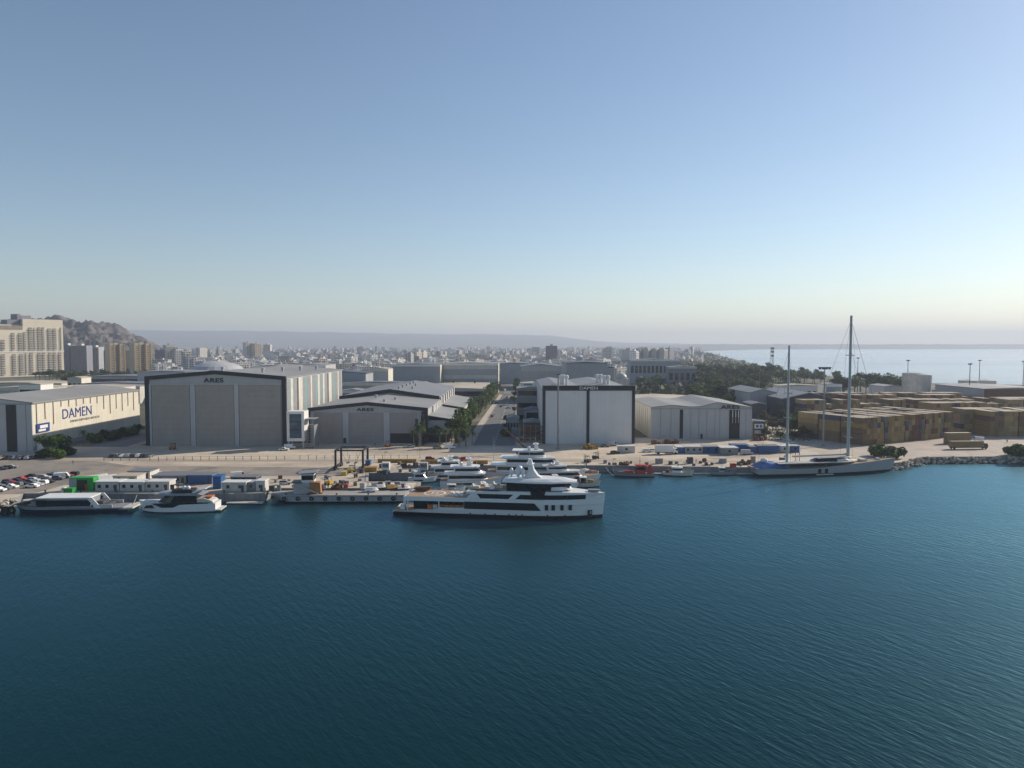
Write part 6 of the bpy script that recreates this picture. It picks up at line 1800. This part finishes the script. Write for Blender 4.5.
MASS = []
pn = G(864.5, 445.5)
stack(pn, radians(27.6), 27, lambda i: (5, 5, 5, 5, 5, 4, 5, 5, 5, 4, 5, 5, 4, 4, 5, 5, 5, 4, 5, 5, 3, 5, 5, 5, 4, 5, 5)[i], 'front container stack', 'containers in the front stack', 3, MASS)
pr = G(992, 436.5)
stack(pr, radians(3), 17, lambda i: (5, 5, 4, 5, 5, 5, 5, 4, 5, 5, 5, 5, 5, 5, 5, 5, 5)[i], 'right container stack', 'containers in the right stack', 2, MASS)
pq = G(962, 433.5)
stack(pq, radians(3), 9, lambda i: (4, 5, 5, 4, 5, 5, 5, 3, 5)[i], 'recessed stack between front and right', 'containers in the recessed stack', 1)
# rear rows, seen mostly as roofs
for (q, y, dr, n, tiers, rows) in ((805, 455, 2, 62, 5, 1), (812, 520, 1, 78, 5, 1), (846, 500, 1, 30, 5, 1), (985, 470, 2, 24, 5, 1), (935, 430, 10, 14, 5, 1)):
    p = Vector((X(q, y), y, GZ)); d = Vector((cos(radians(dr)), sin(radians(dr)), 0))
    for i in range(n):
        hh = tiers - (RND.random() < .2) - (i // 7 % 4 == 2)
        for j in range(hh):
            MASS.append((p + d * (2.5 * i + .8 * (i // 6)) + Vector((0, 0, 2.605 * j)), radians(dr), RND.choice(CW), j == hh - 1))
cmats = [mat('container_' + k.replace(' ', '_'), v, .6, .18, .3, streak=.3) for k, v in CCOL.items()] + [M['dusty_glare_roof']]
keys = list(CCOL)
b = MB()
for p, rz, c, top in MASS:
    R3 = Matrix.Translation(p) @ Matrix.Rotation(rz, 4, 'Z')
    b.mi = keys.index(c); n0 = len(b.v)
    b.box(-1.2, 1.2, .03, 12.17, .03, 2.58)
    if top:
        b.mi = len(keys); b.box(-1.22, 1.22, 0, 12.2, 2.585, 2.62)
    for i in range(n0, len(b.v)): b.v[i] = tuple(R3 @ Vector(b.v[i]))
b.mi = 0
o = b.build('container_rows', cmats, world=True); tag(o, 'rear rows of ochre and maroon containers with sandy roofs painted pale for sun glare', 'containers', kind='stuff')

# ---------------------------------------------------------------- plants
def leaf_cloud(b, c, r, n, s, squash=.8, hollow=.35):
    for _ in range(n):
        v = Vector((RND.gauss(0, 1), RND.gauss(0, 1), RND.gauss(0, 1))).normalized() * r * (hollow + (1 - hollow) * RND.random() ** .5)
        v.z *= squash
        p = Vector(c) + v
        nrm = (v.normalized() + Vector((RND.gauss(0, .6), RND.gauss(0, .6), RND.gauss(.3, .6)))).normalized()
        u = nrm.orthogonal().normalized(); w = nrm.cross(u); a = RND.uniform(0, 6.28)
        u, w = u * cos(a) + w * sin(a), w * cos(a) - u * sin(a)
        k = s * RND.uniform(.6, 1.3)
        b.add([p - u * k, p - w * k * .6 + nrm * .1 * k, p + u * k, p + w * k * .6 - nrm * .1 * k], [(0, 1, 2, 3)])


def tree_proto(kind, h, seed, lm):
    RND.seed(seed)
    T = thing({'broad': 'broadleaf_tree', 'pine': 'pine_tree', 'cypress': 'cypress_tree', 'bush': 'bush', 'palm': 'palm_tree'}[kind], 'x', 'tree' if kind != 'bush' else 'bush')
    tb, cb = MB(), MB()
    if kind == 'palm':
        tb.tube((0, 0, -.2), (.15, 0, h * .5), .32, .24, 7); tb.tube((.15, 0, h * .5), (.1, .1, h), .24, .2, 7)
        for k in range(26):
            a = k * 2.4; el = RND.uniform(-.5, 1.1); Lf = RND.uniform(2.3, 3.2); p = Vector((.1, .1, h)); dirv = Vector((cos(a), sin(a), 0)); side = Vector((-sin(a), cos(a), 0))
            prev = p; 
            for j in range(1, 5):
                t = j / 4; q = p + dirv * Lf * t * cos(el * .6) + Vector((0, 0, Lf * (sin(el) * t - .75 * t * t)))
                wd = .42 * (1 - .6 * t)
                cb.add([prev - side * wd, prev + Vector((0, 0, .12)), q + Vector((0, 0, .12)), q - side * wd * .8], [(0, 1, 2, 3)]); cb.add([prev + side * wd, prev + Vector((0, 0, .12)), q + Vector((0, 0, .12)), q + side * wd * .8], [(0, 1, 2, 3)])
                prev = q
    elif kind == 'bush':
        for k in range(4):
            a = k * 1.7; tb.tube((0, 0, -.1), (cos(a) * .5, sin(a) * .5, h * .5), .07, .03, 4)
        for k in range(6):
            leaf_cloud(cb, (RND.uniform(-.45, .45) * h, RND.uniform(-.45, .45) * h, h * RND.uniform(.3, .6)), h * RND.uniform(.3, .45), 130, .14 * h, .85, .6)
    elif kind == 'cypress':
        tb.tube((0, 0, -.2), (0, 0, h * .5), .2, .1, 6)
        for k in range(9):
            t = k / 8; leaf_cloud(cb, (RND.uniform(-.1, .1), RND.uniform(-.1, .1), h * (.12 + .84 * t)), (.5 + 1.1 * sin(pi * (.15 + .8 * t)) * (1 - .5 * t)), 60, .33, 1.4)
    else:
        th = h * (.42 if kind == 'broad' else .6)
        tb.tube((0, 0, -.3), (RND.uniform(-.2, .2), RND.uniform(-.2, .2), th), h * .032, h * .018, 7)
        n = 9 if kind == 'broad' else 7
        for k in range(n):
            a = k * 2.39 + RND.uniform(-.3, .3); rr = h * RND.uniform(.12, .3) if k else 0
            z = h * (RND.uniform(.45, .85) if kind == 'broad' else RND.uniform(.68, .86)) if k else h * .84
            c = Vector((cos(a) * rr, sin(a) * rr, z)); tb.tube((0, 0, th * .8), c, h * .012, h * .005, 5)
            leaf_cloud(cb, c, h * RND.uniform(.15, .24), 120, h * .042, .8 if kind == 'broad' else .55)
    tb.build('trunk', M['palmbark'] if kind == 'palm' else M['bark'], T)
    cb.build('crown' if kind != 'bush' else 'foliage', lm, T)
    return T


TP = {}
for nm, kind, h, sd, lm in (('broad1', 'broad', 10, 1, 'leaf'), ('broad2', 'broad', 9, 2, 'leafdark'), ('broad3', 'broad', 11, 3, 'leaf'), ('bright', 'broad', 9, 4, 'leafbright'), ('pine1', 'pine', 12, 5, 'leafdark'), ('pine2', 'pine', 13, 6, 'leafdark'),
                       ('cyp', 'cypress', 11, 7, 'leafdark'), ('bush1', 'bush', 3, 8, 'leaf'), ('bush2', 'bush', 3, 9, 'leafdry'), ('bush3', 'bush', 3, 10, 'leafbright'), ('palm1', 'palm', 8, 11, 'leaf'), ('palm2', 'palm', 10, 12, 'leaf'), ('dry', 'broad', 7, 13, 'leafdry')):
    TP[nm] = tree_proto(kind, h, sd, M[lm])
RND.seed(99)
TUSED = set()
WORDS = {'broad1': 'round green broadleaf tree', 'broad2': 'dark broadleaf tree', 'broad3': 'tall green broadleaf tree', 'bright': 'bright green broadleaf tree', 'pine1': 'dark umbrella pine', 'pine2': 'tall dark umbrella pine', 'cyp': 'slim dark cypress',
         'bush1': 'green bush', 'bush2': 'dry brownish bush', 'bush3': 'bright green bush', 'palm1': 'short palm', 'palm2': 'tall palm', 'dry': 'sparse brownish tree'}
GROUPS = {}


def plant(nm, p, scale=1.0, place='', group='trees'):
    q = TP[nm]; rz = RND.uniform(0, 6.28)
    p = Vector(p) - Vector((0, 0, .02))
    if nm not in TUSED:
        TUSED.add(nm); KIDS[q.name] = [(c, []) for c in q.children]
        q.location = p; q.rotation_euler = (0, 0, rz); q.scale = (scale,) * 3; r = q
    else:
        r = dup(q, p, rz, scale)
    r['group'] = group
    GROUPS.setdefault('all', []).append((r, WORDS[nm] + ' ' + place))
    return r


def land_ok(p):
    return True


# the corner of the cream hall
for nm, q, y, s in (('broad1', 45, 455.5, .92), ('bright', 53, 456, 1.0), ('broad1', 61, 455, .95), ('bush3', 56.5, 459, 1.5), ('bush1', 65, 455.5, 1.6), ('bush1', 48, 457.5, 1.7)):
    plant(nm, G(q, y), s, 'at the near corner of the cream hall', 'trees at the cream hall')
plant('palm1', G(83.5, 445), .8, 'alone before the shaded hall wall', 'trees at the cream hall')
for k, (q, y) in enumerate(((103, 440), (110, 440), (116, 438.5), (122, 437), (128, 436), (134, 434.5), (139, 433.5), (96, 442.5))):
    plant(('broad2', 'bush1', 'bush2')[k % 3], G(q, y), (.6, 1.7, 1.4)[k % 3], 'along the shaded flank of the cream hall', 'hedge plants along the cream hall')
# palms and dark trees before the lean-to
for k, (q, y, nm, s) in enumerate(((414, 447, 'palm1', .95), (421, 446.5, 'palm2', .95), (440, 447.6, 'palm1', .95), (446, 447, 'palm2', .8), (452, 447.4, 'palm1', 1.0), (459, 446.6, 'palm2', .85), (466, 446.5, 'palm1', .95), (472, 445.6, 'palm1', .8))):
    plant(nm, G(q, y), s, 'in the palm row before the lean-to', 'palms before the lean-to')
for k, (q, y, nm, s) in enumerate(((417, 446, 'cyp', 1.15), (423, 445.4, 'cyp', 1.3), (456, 443, 'cyp', .9), (464, 441, 'cyp', 1.1))):
    plant(nm, G(q, y), s, 'behind the palm row', 'cypresses by the lean-to')
for k in range(14):
    plant(RND.choice(['broad2', 'broad1', 'cyp', 'broad3']), G(424 + 3.1 * k, RND.uniform(437, 443.5) - k * .25), RND.uniform(.75, 1.05), 'in the dark grove behind the palm row', 'trees behind the palm row')
# avenue, left side
k = 0; y = 352.0
while y < 700:
    xr = -24.5 + 12.5 * (y - 342) / 358 - RND.uniform(1.5, 4)
    nm = RND.choice(['broad1', 'broad2', 'broad3', 'broad2', 'bright' if 385 < y < 430 else 'broad1', 'cyp'])
    plant(nm, (xr - RND.uniform(0, 1.5), y, GZ), RND.uniform(1.0, 1.4), 'on the left side of the avenue', 'trees lining the avenue')
    y += RND.uniform(4.5, 7.5) * (1 + (y - 350) / 400); k += 1
for y in (388, 395, 402, 411): plant('bright', (-27.5 + RND.uniform(-1, 1), y, GZ), 1.4, 'on the left side of the avenue', 'trees lining the avenue')
for y in (440, 452, 466, 482, 500, 521, 545, 572): plant(RND.choice(['broad2', 'broad1']), (-24 + RND.uniform(-5, 0) + (y - 440) * .04, y, GZ), RND.uniform(.7, 1.0), 'behind the left avenue row', 'trees lining the avenue')
# avenue, right side
for q, y, nm, s in ((506, 436, 'bush1', 1.5), (507.5, 431, 'broad2', .6), (506.5, 424, 'broad1', .55), (511, 419, 'bush1', 1.3), (514, 413, 'broad2', .5), (514, 405, 'broad1', .75), (515, 399, 'broad2', .8), (515.5, 394, 'broad2', .9), (516, 390, 'broad3', .9), (517, 386, 'broad1', 1), (517.5, 383, 'broad2', 1), (517.5, 380, 'broad2', 1), (524, 388, 'broad2', .8), (530, 387, 'bush1', 1.6)):
    plant(nm, G(q, y), s, 'on the right side of the avenue', 'trees lining the avenue')
# between the factories in the middle
for q, yd, nm, s in ((338, 570, 'palm2', 1.0), (343, 585, 'palm1', 1.1), (366, 585, 'palm2', 1.1), (409, 640, 'broad2', .9), (404, 650, 'broad1', 1.0), (388, 560, 'broad1', .8), (382, 545, 'broad2', .8)) + tuple((443 + 5.3 * k, 690 + 4 * (k % 3), ('cyp', 'broad2', 'cyp', 'broad1')[k % 4], (.9, .7, 1.2, .8)[k % 4]) for k in range(11)):
    plant(nm, (X(q, yd), yd, GZ), s, 'between the pale factories left of the avenue', 'trees between the factories')
for q, yd in ((405, 470), (457, 520), (462, 522), (452, 518)): plant('broad2', (X(q, yd), yd, GZ), .7, 'beside the grey rear hall', 'trees between the factories')
# in front of the hotel and the towers
for k in range(34):
    q = 34 + 118 * k / 34 + RND.uniform(-2, 2); yd = RND.uniform(760, 980)
    plant(RND.choice(['broad1', 'broad2', 'pine1', 'palm2', 'broad3', 'pine2']), (X(q, yd), yd, GZ), RND.uniform(.9, 1.6), 'below the hotel and the apartment towers', 'trees below the hotel')
for q, yd, nm, s in ((15, 500, 'broad2', .8), (18, 505, 'broad1', .7), (11, 515, 'broad2', .7), (73, 530, 'palm2', 1.2), (42, 560, 'palm2', 1.0), (88, 505, 'bush2', 2), (106, 510, 'bush1', 2), (127, 505, 'broad2', .6), (132, 507, 'broad2', .55), (50, 600, 'palm1', 1.2), (60, 610, 'palm2', 1.1)):
    plant(nm, (X(q, yd), yd, GZ), s, 'behind the cream hall roof', 'trees behind the cream hall')
# seaside wood on the right
cnt = 0
WOOD = [('between the double gabled hall and the sea', 690, 745, 392, 412, 44), ('in the wood over the double gabled hall', 640, 720, 374, 391, 44), ('in the wood edge facing the bay', 700, 905, 370.5, 384.5, 150), ('in the wood behind the workshops', 700, 790, 382, 396, 40)]
for place, p0, p1, y0, y1, n in WOOD:
    for k in range(n):
        q = RND.uniform(p0, p1); yy = RND.uniform(y0, y1); p = G(q, yy)
        if q > 860 and yy > 381: continue
        if 636 < q < 712 and 440 < p.y < 520: continue
        if 740 < q < 840 and p.y < 560: continue
        if p.y > pl([(700, 6000), (715, 3300), (735, 2200), (760, 1560), (800, 1150), (840, 985), (905, 860)], q) - 40: continue
        plant(RND.choice(['broad1', 'broad2', 'broad2', 'pine1' if 'bay' not in place else 'broad3', 'broad3', 'dry' if RND.random() < .2 else 'broad2']), p, RND.uniform(1.0, 1.5) * (1.12 if 'bay' in place else 1), place, 'trees of the seaside wood')
for k in range(12):
    q = 838 + 66 * k / 12; yd = RND.uniform(640, 740); plant(RND.choice(['pine1', 'broad3', 'broad2']), (X(q, yd), yd, GZ), RND.uniform(1.5, 2.0), 'in the clump right of the tall sailing mast', 'trees of the seaside wood')
for k in range(10):
    q = 690 + 90 * k / 10; yd = RND.uniform(800, 1000); plant(RND.choice(['pine1', 'pine2']), (X(q, yd), yd, GZ), RND.uniform(1.5, 2.0), 'topping the skyline of the wood', 'trees of the seaside wood')
for k in range(40):
    q = RND.uniform(760, 812); y = RND.uniform(414, 440) if q < 800 else RND.uniform(425, 440)
    plant(RND.choice(['bush2', 'bush2', 'bush1', 'dry', 'broad2', 'dry']), G(q, y), RND.uniform(.7, 1.3) * (.8 if q > 790 else 1), 'on the scrubby ground left of the container stacks', 'scrub beside the container yard')
for q, y, nm, s in ((877, 456, 'bush1', 1.5), (884, 458, 'bush1', 2.2), (890, 457, 'broad1', .5), (895, 458, 'bush1', 1.7), (1012, 455.5, 'bush1', 1.4), (1018, 456, 'broad2', .55), (1021, 456.5, 'bush1', 2.0), (1030, 455, 'bush1', 1.8)):
    plant(nm, G(q, y), s, 'at the rocky shore before the containers', 'shore bushes')
number(GROUPS['all'])

# ---------------------------------------------------------------- city
def city_meshes():
    out = []
    def fin(b, nm): out.append(b.mesh(nm, M['facade']))
    for k, (w, d, n) in enumerate(((14, 12, 5), (18, 14, 6), (22, 13, 4), (16, 16, 8), (26, 14, 7), (13, 13, 10), (12, 12, 12), (30, 15, 5), (20, 18, 3), (15, 20, 6))):
        h = 3.1 * n; b = MB(); b.box(-w / 2, w / 2, 0, d, 0, h)
        b.box(-w / 2 - .3, w / 2 + .3, -.3, d + .3, h + .003, h + .5)
        b.box(-2.5, 2.5, d * .3, d * .7, h + .504, h + 3.2)
        for q in (-.25, .3):
            for j in range(1, n): b.box(w * q - 1.7, w * q + 1.7, -1.2, -.01, 3.1 * j, 3.1 * j + 1.0)
        if k % 3 == 1: b.box(w / 2 + .01, w / 2 + 6, 2, d - 1, 0, h - 6)
        fin(b, 'apartment_block')
    return out
CMESH = city_meshes()
STOR = (5, 6, 4, 8, 7, 10, 12, 5, 3, 6)
TONES = {'white': (.72, .71, .69), 'cream': (.64, .6, .53), 'grey': (.42, .43, .45), 'pinkish': (.52, .45, .41), 'dark grey': (.26, .27, .29), 'tan': (.55, .5, .43)}
LM = [(60, 110, 'below the rocky hill'), (110, 160, 'around the yellow towers'), (160, 190, 'left of the domed hall'), (190, 240, 'over the domed hall'), (240, 285, 'around the three pale centre towers'), (285, 330, 'over the ribbed hall flank'), (330, 370, 'over the solar roof'), (370, 410, 'over the small sunlit block'), (410, 445, 'over the windowless factory'),
      (445, 500, 'over the pale banded factory'), (500, 545, 'at the avenue head'), (545, 580, 'right of the lone dark tower'), (580, 630, 'over the slate factory'), (630, 690, 'behind the tall pale slabs'), (690, 760, 'at the near end of the bay')]
cells = {}
for k in range(1, 40000):
    if sum(len(v) for v in cells.values()) > 6200: break
    yd = 1000 + 5600 * RND.random() ** 1.35
    q = RND.uniform(58, 640) if RND.random() < .8 else RND.uniform(560, 700)
    if q > 640 and yd < 1800: continue
    if q < 110 and yd > 1500: continue
    if q < 160 and yd > 1900: continue
    x = X(q, yd)
    if abs(x) < 16 and yd < 1500: continue
    if 10 < q < 160 and yd < 1480: continue
    c = (int(x / 30), int(yd / 34))
    if c in cells: continue
    cells[c] = [(x, yd)]
allb = sorted((v[0] for v in cells.values()), key=lambda p: p[1])
near, far = allb[:290], allb[290:]
items = []
tn = list(TONES)
for x, yd in near:
    m = RND.choices(range(10), (5, 5, 6, .7, 1.6, .25, .12, 4, 7, 3))[0]
    t = RND.choices(tn, (8, 4, 5, 1, 1, 2))[0]
    o = bpy.data.objects.new('apartment_block', CMESH[m]); COL.objects.link(o)
    o.location = (x, yd, GZ); o.rotation_euler = (0, 0, RND.choice((0, .35, .6, .75, .8, .9, 1.0, 1.2))); o.color = (*scl(TONES[t], RND.uniform(.85, 1.12)), 1)
    tag(o, None, 'building', 'city blocks behind the shipyard')
    q = pix((x, yd, GZ))[0]
    lm = next((w for a, c, w in LM if a <= q < c), 'at the edge of the city')
    items.append((o, '%s %s storey block %s' % (t, ('', '', '', 'three', 'four', 'five', 'six', 'seven', 'eight', '', 'ten', '', 'twelve')[STOR[m]], lm)))
number(items)
b = MB()
for x, yd in far:
    n = RND.choices((3, 4, 5, 6, 8, 10, 13), (7, 7, 6, 3, .9, .3, .1))[0]; w, d, a = RND.uniform(9, 24), RND.uniform(9, 16), RND.uniform(.1, 1.3)
    b.obox((x, yd, GZ), w, d, 3.1 * n, a)
    if RND.random() < .5: b.obox((x + 2, yd + 2, GZ + 3.1 * n + .01), 6, 5, 2.8, a)
o = b.build('far_city_blocks', M['facade_many']); tag(o, 'far mass of pale apartment blocks fading into the haze', 'buildings', kind='stuff')
# far trees of the plain and the bay
b = MB()
for k in range(5200):
    yd = 620 + 6200 * RND.random() ** 1.6; q = RND.uniform(55, 760) if RND.random() < .75 else RND.uniform(600, 740)
    x = X(q, yd)
    if abs(x) < 14 and yd < 1400: continue
    p = G(q, 360)
    lim = pl([(690, 6000), (702, 3600), (715, 2900), (735, 2000), (760, 1500), (800, 1150)], q)
    if q > 690 and yd > lim: continue
    if yd < 1000 and q < 640: continue
    s = RND.uniform(3, 6) * (1 if yd < 2500 else 1.7)
    for j in range(9 if yd < 2200 else 5):
        c = Vector((x + RND.uniform(-1, 1) * s, yd + RND.uniform(-1, 1) * s, GZ + s * RND.uniform(.3, 1.6)))
        u = Vector((RND.gauss(0, 1), RND.gauss(0, 1), RND.gauss(0, 1))).normalized(); w = u.orthogonal().normalized(); r = s * RND.uniform(.35, .7)
        b.add([c - u * r, c - w * r, c + u * r, c + w * r], [(0, 1, 2, 3)])
o = b.build('far_trees', M['leafdark']); tag(o, 'far tree cover between the city blocks and along the bay', 'trees', kind='stuff')
# undergrowth of the wood and the scrub
b = MB()
for k in range(5200):
    q = RND.uniform(640, 905); yy = RND.uniform(368, 412) if q < 800 else RND.uniform(368, 379)
    if q > 800: yy = RND.uniform(369, 379)
    p = G(q, yy)
    if (636 < q < 712 and p.y < 530) or (740 < q < 845 and p.y < 640) or p.y > pl([(640, 1500), (735, 1500), (760, 1450), (800, 1120), (840, 960), (905, 830)], q): continue
    leaf_cloud(b, p + Vector((0, 0, 1.5)), 2.5, 3, 1.3, .6)
for k in range(900):
    q = RND.uniform(757, 815); p = G(q, RND.uniform(416, 441)); leaf_cloud(b, p + Vector((0, 0, .4)), .9, 3, .45, .6)
o = b.build('undergrowth', M['leaf']); tag(o, 'scrubby undergrowth below the seaside wood', 'undergrowth', kind='stuff')

# ---------------------------------------------------------------- rocks along the shore
b = MB(); bm = bmesh.new()
def rock(p, r):
    v0 = len(b.v); n = RND.randrange(1000)
    pr = []
    for i in range(5):
        th = pi * i / 4
        for j in range(6):
            ph = 2 * pi * j / 6 + i * .4; k = r * (1 + .35 * noise.noise(Vector((i * 1.3 + n, j * 1.7, n * .37))))
            pr.append((p[0] + k * sin(th) * cos(ph) * 1.2, p[1] + k * sin(th) * sin(ph), p[2] + k * .75 * cos(th)))
    b.add(pr, [(i * 6 + j, (i + 1) * 6 + j, (i + 1) * 6 + (j + 1) % 6, i * 6 + (j + 1) % 6) for i in range(4) for j in range(6)])
for line, n, wd in (([(148, 290.5), (157, 292.5), (165, 299.5), (174, 306.5), (218, 308.5), (330, 312.5)], 430, 2.6), ([HARB[0], HARB[1], HARB[2], HARB[3]], 260, 3.0)):
    segs_ = list(zip(line, line[1:])); Ls = [sqrt((q[0] - p[0]) ** 2 + (q[1] - p[1]) ** 2) for p, q in segs_]
    for k in range(n):
        (p, q), t = RND.choices(segs_, Ls)[0], RND.random(); s = RND.uniform(-.4, wd)
        d = Vector((q[0] - p[0], q[1] - p[1])).normalized()
        rock((p[0] + (q[0] - p[0]) * t + d.y * s * .8, p[1] + (q[1] - p[1]) * t - d.x * s * .8, GZ * (1 - max(0, s) / wd) * 1.0 - .1), RND.uniform(.35, .85))
o = b.build('shore_rubble', M['rock']); tag(o, 'pale boulders piled along the rocky shore', 'boulders', kind='stuff')
# small rectangles of scaffolding and racks in the shade right of the avenue
for k, (q, y, w, h, lab) in enumerate(((533, 442.5, 13, 8.5, 'tall steel rack of timber before the dark shed'), (516, 437, 5, 4, 'low steel rack with blue sheets by the avenue'))):
    T = thing('storage_rack', lab, 'rack', G(q, y))
    n = 5
    for j in range(n + 1):
        bb = MB(); bb.box(-w / 2 + w * j / n - .1, -w / 2 + w * j / n + .1, -.1, .1, 0, h); bb.box(-w / 2 + w * j / n - .1, -w / 2 + w * j / n + .1, 2.4, 2.6, 0, h); bb.build('upright', M['boom'] if k == 0 else M['blue'], T)
    for j in range(4):
        bb = MB(); bb.box(-w / 2, w / 2, 0, 2.5, h * (j + .5) / 4 - .08, h * (j + .5) / 4); 
        for i in range(n): bb.box(-w / 2 + w * (i + .15) / n, -w / 2 + w * (i + .85) / n, .2, 2.3, h * (j + .5) / 4 + .01, h * (j + .5) / 4 + RND.uniform(.4, 1.2))
        bb.build('shelf', M['brown'] if k == 0 else M['bluegrey'], T)
# clear away prototypes nobody placed
for q in list(PROTO.values()) + list(TP.values()):
    if q.get('label') == 'x':
        for c in list(q.children): bpy.data.objects.remove(c)
        bpy.data.objects.remove(q)
